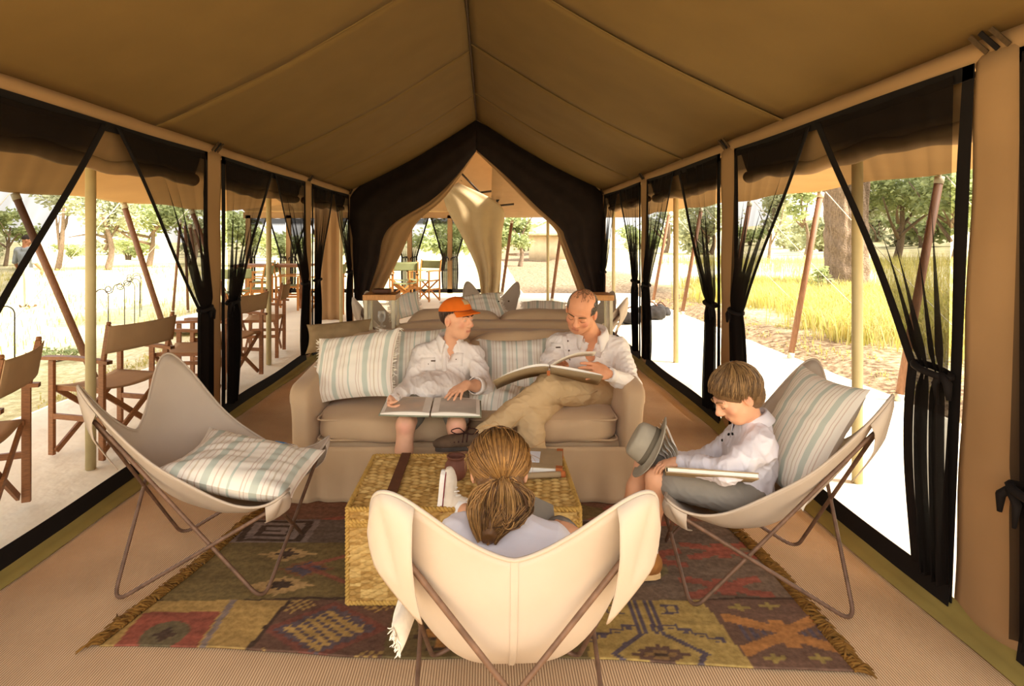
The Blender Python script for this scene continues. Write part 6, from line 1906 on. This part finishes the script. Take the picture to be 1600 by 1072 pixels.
for a_, k_ in ((aR, kR), (aL, kL)):
    sh = obj('shoe', None, root); sh['_wld'] = root['_wld']; hl = np.array([a_[0], a_[1] + 0.05, 0.02]); to = np.array([a_[0] * 1.05, a_[1] - 0.15, 0.02])
    S = Solid(0.006); shoe(S, hl, to, np.array([0, 0, -1.0]), 0.9); solid_obj(S, 'upper', M_SHOE, sh); sole(sh, hl, to, np.array([0, 0, -1.0]), 0.9, M_SOLE)
hair_cap(H, lambda az: 1.62 + 0.75 * max(0, -math.cos(az)) if abs(az) > 1.25 else (1.62 if abs(az) > 1.0 else 0.9), 1100, lin('2e2018'), lin('5c4030'), 5, root, rad=0.0026, lift=0.003, smin=1.15, r3=(0.079, 0.099, 0.087))
# the cap
M_CAP = mat('orange_canvas', 'd8691c', var=0.08, scale=14, bump=0.3, bscale=900)
cp = wthing('baseball_cap', 'faded orange baseball cap with a tan patch worn by the boy', 'cap', H(0, 0, 0.10))
TILT = 0.12
def cap_pt(az, po, e=0.0):
    d = bst([np.sin(po) * np.sin(az), np.sin(po) * np.cos(az), np.cos(po)], -1) * (np.array([0.089, 0.110, 0.094]) + e)
    y, z = d[..., 1], d[..., 2] + d[..., 1] * 0.10
    return H.pts(np.array([0, -0.016, 0.040]) + bst([d[..., 0], y, z], -1))
az = np.linspace(-math.pi, math.pi, 48, endpoint=False)[:, None]; po = np.linspace(0.02, 1.42, 18)[None, :]
m = MB(); m.grid(cap_pt(az, po, 0.0012 * np.cos(6 * az + 0 * po)[..., None] * np.sin(po)[..., None]), closed_u=True); m.build('crown', M_CAP, cp, smooth=True, solid=0.003)
an = np.linspace(-1.05, 1.05, 24)[:, None]; u = np.linspace(0, 1, 8)[None, :]
ext = 0.072 * np.cos(an * 1.32) ** 0.6
P = bst([np.sin(an) * (0.085 + 0.2 * ext * u), -0.016 + np.cos(an) * 0.107 + ext * u, 0.052 + 0.105 * 0.10 * np.cos(an) - 0.002 - 0.006 * u - 0.030 * (np.sin(an) ** 2) * u], -1)
m = MB(); m.grid(H.pts(P)); m.build('brim', M_CAP, cp, smooth=True, solid=0.005)
m = MB(); m.lathe(H(0, -0.016, 0.132), [(0.007, 0), (0.007, 0.003), (0.003, 0.005)], 10, H.R[:, 2]); m.build('button', M_CAP, cp, smooth=True)
a2 = np.linspace(-0.30, 0.30, 8)[:, None]; p2 = np.linspace(0.62, 1.05, 8)[None, :]
m = MB(); m.grid(cap_pt(a2, p2 + 0 * a2, 0.003)); pt_ = m.build('patch', mat('tan_patch', 'b59a72', var=0.1, scale=60), cp, smooth=True, solid=0.002)
a3 = np.linspace(-0.14, 0.14, 5)[:, None]; p3 = np.linspace(0.72, 0.92, 5)[None, :]
m = MB(); m.grid(cap_pt(a3, p3 + 0 * a3, 0.0045)); m.build('logo', mat('patch_logo', '8a7a60', var=0.2, scale=200), pt_, smooth=True)
bk = open_book('large picture book with grey-green covers open on the boy\'s lap', at(675, 637, 3.17), (1, 0.02, -0.015), (0.02, 1.0, 0.03), 0.525, 0.27, M_COVERG, 0.004, 0.0, 0.016)

# ================================================================== reading boy in the right-hand chair
root = wthing('person', 'brown-haired boy in white shirt reading in the right butterfly chair', 'person', (1.05, 2.45, 0.36))
H = Frame(at(1152, 618, 2.42), (-0.84, -0.06, -0.50), (-0.47, 0.0, 0.87), 0.93)
nb, che, pel = at(1178, 668, 2.47), at(1172, 715, 2.46), np.array([1.07, 2.47, 0.39])
sL, eL, wL = at(1190, 696, 2.35), at(1135, 738, 2.27), at(1064, 722, 2.40)
sR, eR, wR = at(1150, 688, 2.60), at(1098, 720, 2.64), at(1050, 714, 2.62)
hL, kL, aL = np.array([1.04, 2.38, 0.40]), np.array([0.70, 2.45, 0.455]), at(1014, 862, 2.50)
hR, kR, aR = np.array([1.04, 2.55, 0.40]), np.array([0.70, 2.62, 0.45]), np.array([0.60, 2.66, 0.13])
B = Solid(0.0045); head(B, H); B.cone(H(0, -0.022, -0.05), nb, 0.038, 0.042, 0.025)
torso(B, pel, che, nb, sL, sR, 0.100, 0.072)
for s_, e_, w_ in ((sL, eL, wL), (sR, eR, wR)): limb(B, [s_, e_, w_], [0.036, 0.028, 0.019])
for h_, k_, a_ in ((hL, kL, aL), (hR, kR, aR)): limb(B, [h_, k_, k_ + (a_ - k_) * 0.35, a_], [0.058, 0.042, 0.041, 0.027])
hand(B, wL, (-0.95, 0.20, -0.15), (0, 0.1, -1), 1, 0.78, (0.5, 0.5, 0.5, 0.5), 0.5); hand(B, wR, (-0.9, -0.2, -0.2), (0, 0, -1), -1, 0.78, (0.4, 0.4, 0.45, 0.5), 0.5)
solid_obj(B, 'body', M_SKIN, root, base=np.array(lin('e2a882')), blobs=face_blobs(H, 0.45))
eyes(H, root, closed=True, browc='8a6440')
S = Solid(0.005); torso(S, pel, che, nb, sL, sR, 0.100, 0.072, 0.018)
limb(S, [sL, (sL + eL) / 2, eL, eL * 0.4 + wL * 0.6, wL], [0.054, 0.052, 0.048, 0.040, 0.028]); limb(S, [sR, eR, wR], [0.052, 0.044, 0.028])
S.ell(pel + [-0.02, 0, 0.02], (0.11, 0.13, 0.075), None, 0.04)
o, V, Fq = solid_obj(S, 'shirt', M_SHIRTL, root, 0.008, 17, 9); bv = bvh_of(V, Fq)
for x_, y_ in ((1139, 679), (1145, 678), (1129, 688)): stick(bv, x_, y_, o, 'button', M_BLACK, 0.006, 0, 0.006, disc=True)
collar(o, nb + np.array([-0.012, 0, 0.05]), (-0.3, 0, 0.95), (-0.95, -0.1, -0.2), 0.055, 0.03, M_SHIRTL, 0.45, 0.03); cuff(o, wL + unit(eL - wL) * 0.01, eL - wL, 0.031, 0.035, M_SHIRTL)
S = Solid(0.0055); S.ell(pel, (0.115, 0.125, 0.085), None, 0.05)
for h_, k_ in ((hL, kL), (hR, kR)): limb(S, [h_, k_ + (h_ - k_) * 0.18], [0.078, 0.066])
solid_obj(S, 'shorts', MATS.get('slate_shorts') or mat('slate_shorts', '8d8478', var=0.08, scale=10), root, 0.005, 18, 6)
M_BOOT = mat('tan_suede', '9a6430', var=0.12, scale=20, rough=0.9); M_CREPE = mat('crepe_sole', 'd0a873', var=0.1, scale=40)
for i, (a_, k_) in enumerate(((aL, kL), (aR, kR))):
    bt = obj('boot', None, root); bt['_wld'] = root['_wld']
    hl = np.array([a_[0] + 0.045, a_[1] + 0.005, 0.032]); to = hl + np.array([-0.205, -0.03, 0])
    S = Solid(0.0045); dn = np.array([0, 0, -1.0]); shoe(S, hl, to, dn, 0.92); S.cone(a_ + [0.002, 0, -0.04], a_ + [0.004, 0, -0.012], 0.041, 0.037, 0.02); solid_obj(S, 'upper', M_BOOT, bt, 0.0015, 30, 2); sole(bt, hl, to, dn, 0.95, M_CREPE, th=0.022)
    m = MB()
    for q in range(4):
        c_ = np.array([a_[0] - 0.035 - 0.018 * q, a_[1] - 0.004 * q, 0.118 - 0.016 * q]); m.tube(spline([c_ + [0, -0.03, -0.012], c_ + [-0.006, 0, 0.004], c_ + [0, 0.03, -0.012]], 8), 0.003, 5)
    m.build('laces', mat('tan_laces', 'b07a44', var=0.1), bt, smooth=True)
    m = MB(); m.tube([a_ + [0, 0, -0.03], a_ + [0.002, 0, 0.012]], [0.036, 0.036], 16); m.build('sock', M_SOCK, root, smooth=True)
S = Solid(0.004); S.ell(H(0, -0.016, 0.042), np.array([0.084, 0.103, 0.092]) * H.s, H.R, 0.01); S.ell(H(0, -0.050, -0.005), np.array([0.076, 0.068, 0.085]) * H.s, H.R, 0.03)
S.ell(H(0, 0.10, -0.075), np.array([0.12, 0.115, 0.105]) * H.s, H.R, 0.01, -1)
for q in (-1, 1): S.ell(H(q * 0.09, -0.004, -0.012), np.array([0.03, 0.026, 0.036]) * H.s, H.R, 0.008, -1)
o, V, Fq = solid_obj(S, 'hair_base', M_HAIR, root, 0.002, 60, 3, base=np.array(lin('6f5334')))
def hem2(az):
    a = abs(az)
    return float(np.interp(a, [0, 0.7, 1.2, 1.45, 1.6, 1.85, 2.4, 3.15], [1.52, 1.58, 1.84, 1.96, 1.70, 2.05, 2.50, 2.55]))
hair_cap(H, hem2, 2600, lin('4a321e'), lin('a07c4e'), 6, root, crown=(0, -0.045, 0.125), rad=0.0025, lift=0.011, wave=0.003, r3=(0.084, 0.103, 0.091), lenj=0.15, swirl=0.8)
# his book: a broad khaki album, tilted, seen from its edge
ax_ = unit(at(1168, 743, 2.34) - at(1042, 734, 2.42))
slab_book('picture_album', 'broad khaki album lying across the lap of the boy on the right', at(1108, 742, 2.32), frame(ax_, (0.1, 0.90, -0.42)), 0.33, 0.22, 0.022, M_COVER, tabs=False)
m = MB(); a = np.linspace(0, 1, 10)[:, None]; b = np.linspace(0, 1, 6)[None, :]
pp = wthing('loose_pages', 'fan of white pages rising beside the hat on the boy\'s book', 'pages', at(1045, 720, 2.5))
for k in range(5):
    c0 = at(1062 - 5 * k, 728 - 1 * k, 2.44 + 0.02 * k); c1 = at(1050 - 5 * k, 690 + 5 * k, 2.50 + 0.02 * k); e = np.array([0.02, 0.20, 0.03])
    P = c0 + a[..., None] * (c1 - c0) + b[..., None] * e + (0.012 * np.sin(np.pi * a))[..., None] * np.array([1, 0, 0.3])
    m = MB(); m.grid(P + 0 * b[..., None]); m.build('page', M_PAPER, pp, smooth=True, solid=0.001)
# the felt hat propped on his knees
M_HAT = mat('grey_felt', 'a59b88', var=0.08, scale=20, rough=0.95, bump=0.2, bscale=600)
hc = at(1019, 700, 2.54); axh = unit(np.array([-0.80, 0.22, 0.45])); ht = wthing('felt_hat', 'grey wide-brimmed felt hat tipped on its side at the boy\'s knees', 'hat', hc)
e1 = unit(np.cross(axh, (0, 1, 0.2))); e2 = np.cross(axh, e1); th = np.linspace(0, 2 * math.pi, 48, endpoint=False)[:, None]
def hat_ring(r, z, el=1.15, curl=0.0): return hc + r[..., None] * (np.cos(th)[..., None] * e1 * el + np.sin(th)[..., None] * e2) + (z + curl * np.cos(2 * th))[..., None] * axh
rr = np.array([0.072, 0.078, 0.095, 0.112, 0.126])[None, :] + 0 * th
m = MB(); m.grid(hat_ring(rr, np.array([0.006, 0.0, -0.004, -0.004, 0.002])[None, :] + 0.10 * (rr - 0.072) * np.cos(2 * th) * 2.2), closed_u=True); m.build('brim', M_HAT, ht, smooth=True, solid=0.004)
rr = np.array([0.074, 0.073, 0.070, 0.065, 0.054, 0.033, 0.005])[None, :] + 0 * th; zz = np.array([0.0, 0.03, 0.06, 0.08, 0.088, 0.080, 0.072])[None, :] + 0 * th
m = MB(); m.grid(hat_ring(rr, zz), closed_u=True); m.build('crown', M_HAT, ht, smooth=True, solid=0.003)
rr = np.array([0.0755, 0.075])[None, :] + 0 * th; m = MB(); m.grid(hat_ring(rr, np.array([0.006, 0.026])[None, :] + 0 * th), closed_u=True); m.build('hat_band', mat('hat_band', '6f6656', var=0.1), ht, smooth=True, solid=0.002)

# ================================================================== girl in the foreground chair
root = wthing('person', 'girl with loose bun seen from behind in the foreground butterfly chair', 'person', (0.06, 1.72, 0.36))
H = Frame(at(780, 736, 1.80), (0.06, 0.86, -0.50), (0.0, 0.50, 0.86), 0.98)
nb, che, pel = at(786, 815, 1.73), at(788, 900, 1.68), np.array([0.06, 1.72, 0.41])
sL, sR = at(712, 838, 1.73), at(868, 852, 1.72)
eL, wL = np.array([-0.13, 1.86, 0.50]), np.array([0.0, 2.02, 0.50]); eR, wR = at(918, 905, 1.80), at(903, 838, 1.99)
hL, kL, aL = np.array([-0.02, 1.80, 0.42]), at(768, 818, 2.08), at(724, 798, 2.34)
hR, kR, aR = np.array([0.15, 1.80, 0.42]), at(876, 836, 2.06), np.array([0.22, 2.22, 0.16])
B = Solid(0.0048); head(B, H); B.cone(H(0, -0.03, -0.05), nb, 0.042, 0.046, 0.025); torso(B, pel, che, nb, sL, sR, 0.108, 0.075)
limb(B, [sL, eL, wL], [0.036, 0.029, 0.020]); limb(B, [sR, eR, wR], [0.036, 0.029, 0.020]); limb(B, [hL, kL, aL], [0.060, 0.045, 0.030]); limb(B, [hR, kR, aR], [0.060, 0.045, 0.030])
hand(B, wR, (-0.80, 0.25, 0.22), (0.1, 0.5, -0.8), -1, 0.85, (0.5, 0.55, 0.6, 0.6), 0.5); hand(B, wL, (0.6, 0.6, 0.1), (0.2, 0, -0.9), 1, 0.85)
solid_obj(B, 'body', M_SKIN, root, base=np.array(lin('e0a680')), blobs=face_blobs(H, 0.4))
eyes(H, root, browc='7a5a38')
S = Solid(0.005); torso(S, pel, che, nb + [0, 0, -0.012], sL, sR, 0.108, 0.075, 0.016); limb(S, [sL, eL, eL * 0.5 + wL * 0.5], [0.052, 0.046, 0.042]); limb(S, [sR, (sR + eR) / 2, eR, eR * 0.5 + wR * 0.5], [0.052, 0.049, 0.046, 0.040])
o, V, Fq = solid_obj(S, 'shirt', M_SHIRTL, root, 0.006, 14, 4)
collar(o, nb + np.array([0, 0.022, 0.022]), (0, 0.3, 0.95), (0, 1, -0.2), 0.056, 0.028, M_SHIRTL, 0.5, 0.02)
M_LEG = mat('grey_leggings', '7c746a', var=0.1, scale=14, bump=0.2, bscale=800); S = Solid(0.0055); S.ell(pel, (0.125, 0.11, 0.085), None, 0.05); limb(S, [hL, hL * 0.3 + kL * 0.7], [0.072, 0.058]); limb(S, [hR, kR, aR + [0, 0, 0.06]], [0.072, 0.057, 0.042]); solid_obj(S, 'leggings', M_LEG, root, 0.004, 20, 3)
# canvas shoe with its white rubber sole towards the left
M_CAN = mat('cream_canvas_shoe', 'ddd0bd', var=0.08, scale=20, bump=0.3, bscale=600); M_RUB = mat('white_rubber', 'ece6dc', var=0.03, rough=0.6)
hl, to = at(687, 800, 2.36), at(694, 734, 2.40); sn = np.array([-0.95, 0.05, -0.05])
sh = obj('shoe', None, root); sh['_wld'] = root['_wld']
S = Solid(0.0035); d_, x_, u_, L_ = shoe(S, hl, to, sn, 0.80); S.cone(hl + u_ * 0.045 + d_ * 0.04, hl + u_ * 0.085 + d_ * 0.035, 0.034, 0.032, 0.015); solid_obj(S, 'upper', M_CAN, sh, 0.002, 40, 2)
sole(sh, hl, to, sn, 0.82, M_RUB, th=0.024)
m = MB(); P = [hl + d_ * (b * L_) + x_ * (a * 0.82) + u_ * 0.012 for a, b in ((0.036, 0.02), (0.036, 0.35), (0.046, 0.72), (0.041, 0.9), (0.02, 1.005), (-0.02, 1.005), (-0.041, 0.9), (-0.046, 0.72), (-0.036, 0.35), (-0.036, 0.02))]
m.tube(fillet(P, 0.01, 4), 0.0025, 5); m.build('foxing_stripe', mat('maroon_stripe', '7d2f35', var=0.05), sh, smooth=True)
m = MB()
for k in range(6):
    c_ = hl + d_ * L_ * (0.36 + 0.085 * k) + u_ * (0.080 - 0.008 * k); m.tube(spline([c_ - x_ * 0.022 - u_ * 0.012, c_ + u_ * 0.004, c_ + x_ * 0.022 - u_ * 0.012], 7), 0.003, 5)
c_ = hl + d_ * L_ * 0.36 + u_ * 0.085
for sg in (-1, 1): m.tube(spline([c_, c_ + u_ * 0.03 + x_ * 0.02 * sg, c_ + u_ * 0.05 - d_ * 0.02 + x_ * 0.03 * sg, c_ + u_ * 0.02 - d_ * 0.01], 10), 0.0028, 5)
m.build('laces', M_RUB, sh, smooth=True)
m = MB(); m.tube([hl + u_ * 0.07 + d_ * 0.035, aL * 0.6 + (hl + u_ * 0.07 + d_ * 0.035) * 0.4, aL + unit(kL - aL) * 0.01], [0.031, 0.033, 0.035], 16); m.build('sock', M_SOCK, root, smooth=True)
sh = obj('shoe', None, root); sh['_wld'] = root['_wld']; hl2 = np.array([0.22, 2.18, 0.10]); to2 = np.array([0.20, 2.31, 0.06]); S = Solid(0.006); shoe(S, hl2, to2, np.array([0, -0.3, -0.9]), 0.7); solid_obj(S, 'upper', M_CAN, sh); sole(sh, hl2, to2, np.array([0, -0.3, -0.9]), 0.72, M_RUB)
# hair drawn back into a loose bun
S = Solid(0.005); S.ell(H(0, -0.014, 0.040), np.array([0.086, 0.104, 0.090]) * H.s, H.R, 0.01); S.ell(H(0, -0.045, -0.02), np.array([0.068, 0.05, 0.07]) * H.s, H.R, 0.03)
S.ell(H(0, 0.115, -0.07), np.array([0.12, 0.11, 0.105]) * H.s, H.R, 0.01, -1)
_t = (H.R.T @ (at(786, 757, 1.70) - H.c)) / H.s - np.array([0, -0.014, 0.040]); tie = H.pts(np.array([0, -0.014, 0.040]) + unit(_t / np.array([0.087, 0.105, 0.091])) * np.array([0.10, 0.118, 0.104])); end = at(764, 842, 1.655)
S.ell(tie + [0, 0.012, -0.045], (0.066, 0.034, 0.055), None, 0.03); S.cone(tie + [-0.01, 0.012, -0.06], end + [0, 0.01, 0.012], 0.056, 0.028, 0.03)
o, V, Fq = solid_obj(S, 'hair_base', M_HAIR, root, 0.004, 40, 3, (1.5, 1, 0.6), base=np.array(lin('6e4a26')))
rs = np.random.default_rng(12); paths, cols = [], []
Tl = (H.R.T @ (tie - H.c)) / H.s; cen = np.array([0, -0.014, 0.040]); r3 = np.array([0.087, 0.105, 0.091]); Td = unit((Tl - cen) / r3)
root_c, tip_c = np.array(lin('4a3018')), np.array(lin('b98444'))
for i in range(2400):
    d0 = unit(rs.normal(size=3)); ang = math.acos(np.clip(d0 @ Td, -1, 1))
    if ang < 0.35 or ang > 2.2: continue
    if d0[1] > 0.45 and d0[2] < 0.35: continue
    if d0[2] < -0.75: continue
    t = np.linspace(0, 1, 10)[:, None]; d = (np.sin((1 - t) * ang) * d0 + np.sin(t * ang) * Td) / math.sin(ang)
    of = (0.004 + 0.007 * rs.uniform() + 0.003 * np.sin(t * 5 + rs.uniform(0, 6))) * np.clip(t * 3, 0, 1) - 0.002 * (1 - np.clip(t * 3, 0, 1))
    P = H.pts(cen + d * (r3 + of + 0.008 * t ** 3)); P[-1] = P[-1] * 0.3 + (tie + rs.normal(size=3) * 0.008) * 0.7
    paths.append(P); f = rs.uniform(); b_ = root_c * (0.7 + 0.8 * rs.uniform()); e_ = (tip_c * f + np.array(lin('7a5228')) * (1 - f))
    w = np.clip(t * 1.3 - 0.1 + 0.3 * (1 - d[:, 2:3]) * 0.5, 0, 1); cols.append(np.repeat(b_ * (1 - w) + e_ * w, 3, 0))
locks = []
for L in range(20):
    a0 = -1 + 2 * (L + 0.5) / 20 + rs.normal() * 0.08; out = rs.uniform(0.6, 1.0)
    p1 = tie + np.array([a0 * 0.050, -0.030 * out, 0.012 - 0.02 * abs(a0)]); p2 = tie + np.array([a0 * 0.078, -0.036 * out, -0.050 + rs.normal() * 0.012])
    if L % 3 == 2: rest = [tie + np.array([a0 * 0.060, -0.044, -0.095]), tie + np.array([-a0 * 0.012 + 0.01, -0.046, -0.085 + rs.normal() * 0.015]), tie + np.array([-a0 * 0.03, -0.034, -0.050])]
    else: rest = [tie * 0.45 + end * 0.55 + np.array([a0 * 0.058, -0.018, -0.012]), end + np.array([a0 * 0.026, -0.006, rs.normal() * 0.012])]
    locks.append((spline([tie + rs.normal(size=3) * 0.005, p1, p2] + rest, 14), rs.uniform()))
for P0, tone in locks:
    for q in range(62):
        o_ = rs.normal(size=3) * 0.0068; env = np.sin(np.linspace(0.25, math.pi * 0.93, 14))[:, None]
        w_ = np.sin(np.linspace(0, 1, 14) * rs.uniform(3, 9) + rs.uniform(0, 6))[:, None] * rs.normal(size=3) * 0.0022
        paths.append(P0 + (o_ + w_) * env); f = np.clip(tone + rs.normal() * 0.22, 0, 1)
        c = (np.array(lin('5c3c1e')) * (1 - f) + np.array(lin('cf9a58')) * f) * rs.uniform(0.75, 1.15); cols.append(np.tile(c, (42, 1)))
for q in range(40):                                                  # loose flyaway hairs
    d0 = unit(np.array([rs.normal(), -0.3 + rs.normal() * 0.5, 0.4 + rs.normal() * 0.6])); p0 = H.pts(np.array([cen + d0 * (r3 + 0.004)]))[0]; dn_ = unit(rs.normal(size=3) + np.array([0, -0.6, -0.9]))
    paths.append(spline([p0, p0 + (H.R @ d0) * 0.006 + dn_ * 0.02, p0 + (H.R @ d0) * 0.008 + dn_ * 0.045, p0 + dn_ * 0.07], 8)); cols.append(np.tile(np.array(lin('b8864a')), (24, 1)))
m = MB(); C = []
for P, c in zip(paths, cols):
    k = len(P); m.tube(P, (0.0007 if k == 8 else 0.0023) * np.interp(np.linspace(0, 1, k), [0, 0.15, 0.7, 1], [0.6, 1, 0.9, 0.3]), 3, cap=False); C.append(c)
o = m.build('hair', M_HAIR, root, smooth=True); o['kind'] = 'stuff'; corner_colors(o, np.concatenate(C))
m = MB(); a = np.linspace(0, 2 * math.pi, 16, endpoint=False); m.tube(tie + [0, -0.004, 0] + bst([0.016 * np.cos(a), 0 * a, 0.012 * np.sin(a)], -1), 0.004, 6, closed=True); m.build('hair_tie', mat('hair_tie', '8a7a6a', var=0.1), root, smooth=True)
slab_book('hardback_book', 'grey hardback held in front of the girl in the foreground', at(838, 822, 2.02), frame((0.75, 0.25, -0.45), (0.2, 0.9, 0.35)), 0.16, 0.22, 0.016, MATS['grey_leggings'], tabs=False)
cushion('small_cushion', 'white fringed cushion squeezed out at the left of the foreground chair', at(634, 960, 1.66), (0.15, 0.9, 0.2), (0.2, 0.1, -1), 0.16, 0.085, 0.05, M_CREAM, True, seed=31)

# ================================================================== man standing far out on the left
Y_ = 14.0; b0 = np.array([(40 - PX0) / FPX * Y_, Y_, 0.0]); b0[2] = float(ground_z(b0[:1], b0[1:2])[0])
root = wthing('person', 'man in grey shirt standing in the meadow at the left edge', 'person', b0)
H = Frame(b0 + [0.03, 0, 1.60], (0.75, 0.6, -0.25), (0, 0, 1), 1.0)
P_ = lambda x, y, z: b0 + np.array([x, y, z])
B = Solid(0.012); head(B, H); B.cone(H(0, -0.02, -0.05), P_(0, 0, 1.42), 0.055, 0.06); torso(B, P_(0, 0, 0.95), P_(0, 0, 1.22), P_(0, 0, 1.42), P_(-0.19, 0, 1.38), P_(0.19, 0, 1.38), 0.15, 0.10)
aL_ = [P_(0.20, 0, 1.38), P_(0.24, -0.05, 1.10), P_(0.30, 0.10, 0.92)]; aR_ = [P_(-0.20, 0, 1.38), P_(-0.25, 0, 1.10), P_(-0.22, 0.1, 0.88)]
limb(B, aL_, [0.05, 0.042, 0.03]); limb(B, aR_, [0.05, 0.042, 0.03]); limb(B, [P_(-0.09, 0, 0.93), P_(-0.1, 0, 0.5), P_(-0.1, 0.02, 0.08)], [0.085, 0.06, 0.04]); limb(B, [P_(0.09, 0, 0.93), P_(0.1, 0, 0.5), P_(0.1, 0.02, 0.08)], [0.085, 0.06, 0.04])
hand(B, aL_[2], (0.2, 0.2, -0.9), (-1, 0, 0), 1); hand(B, aR_[2], (0, 0.2, -0.9), (1, 0, 0), -1); solid_obj(B, 'body', M_SKIN, root, base=np.array(lin('a8704e')))
S = Solid(0.012); torso(S, P_(0, 0, 0.95), P_(0, 0, 1.22), P_(0, 0, 1.40), P_(-0.19, 0, 1.38), P_(0.19, 0, 1.38), 0.15, 0.10, 0.015); limb(S, aL_[:2], [0.065, 0.058]); limb(S, aR_[:2], [0.065, 0.058]); solid_obj(S, 'shirt', mat('grey_shirt', '8d9092', var=0.06), root, 0.006, 10, 2)
S = Solid(0.012); S.ell(P_(0, 0, 0.92), (0.17, 0.125, 0.12), None, 0.05)
for s_ in (-1, 1): limb(S, [P_(s_ * 0.09, 0, 0.90), P_(s_ * 0.1, 0, 0.5), P_(s_ * 0.1, 0.02, 0.10)], [0.10, 0.08, 0.07])
solid_obj(S, 'trousers', mat('pale_trousers', 'c9c2b2', var=0.05), root)
for s_ in (-1, 1):
    S = Solid(0.012); shoe(S, P_(s_ * 0.1, -0.05, 0.03), P_(s_ * 0.1, 0.2, 0.03), np.array([0, 0, -1.0]), 1.0); solid_obj(S, 'shoe', M_SHOE, root)
S = Solid(0.012); S.ell(H(0, -0.02, 0.05), (0.08, 0.098, 0.085), H.R); S.ell(H(0, 0.1, -0.03), (0.12, 0.1, 0.1), H.R, 0.01, -1); solid_obj(S, 'hair', mat('black_hair', '2a211c', var=0.1), root)
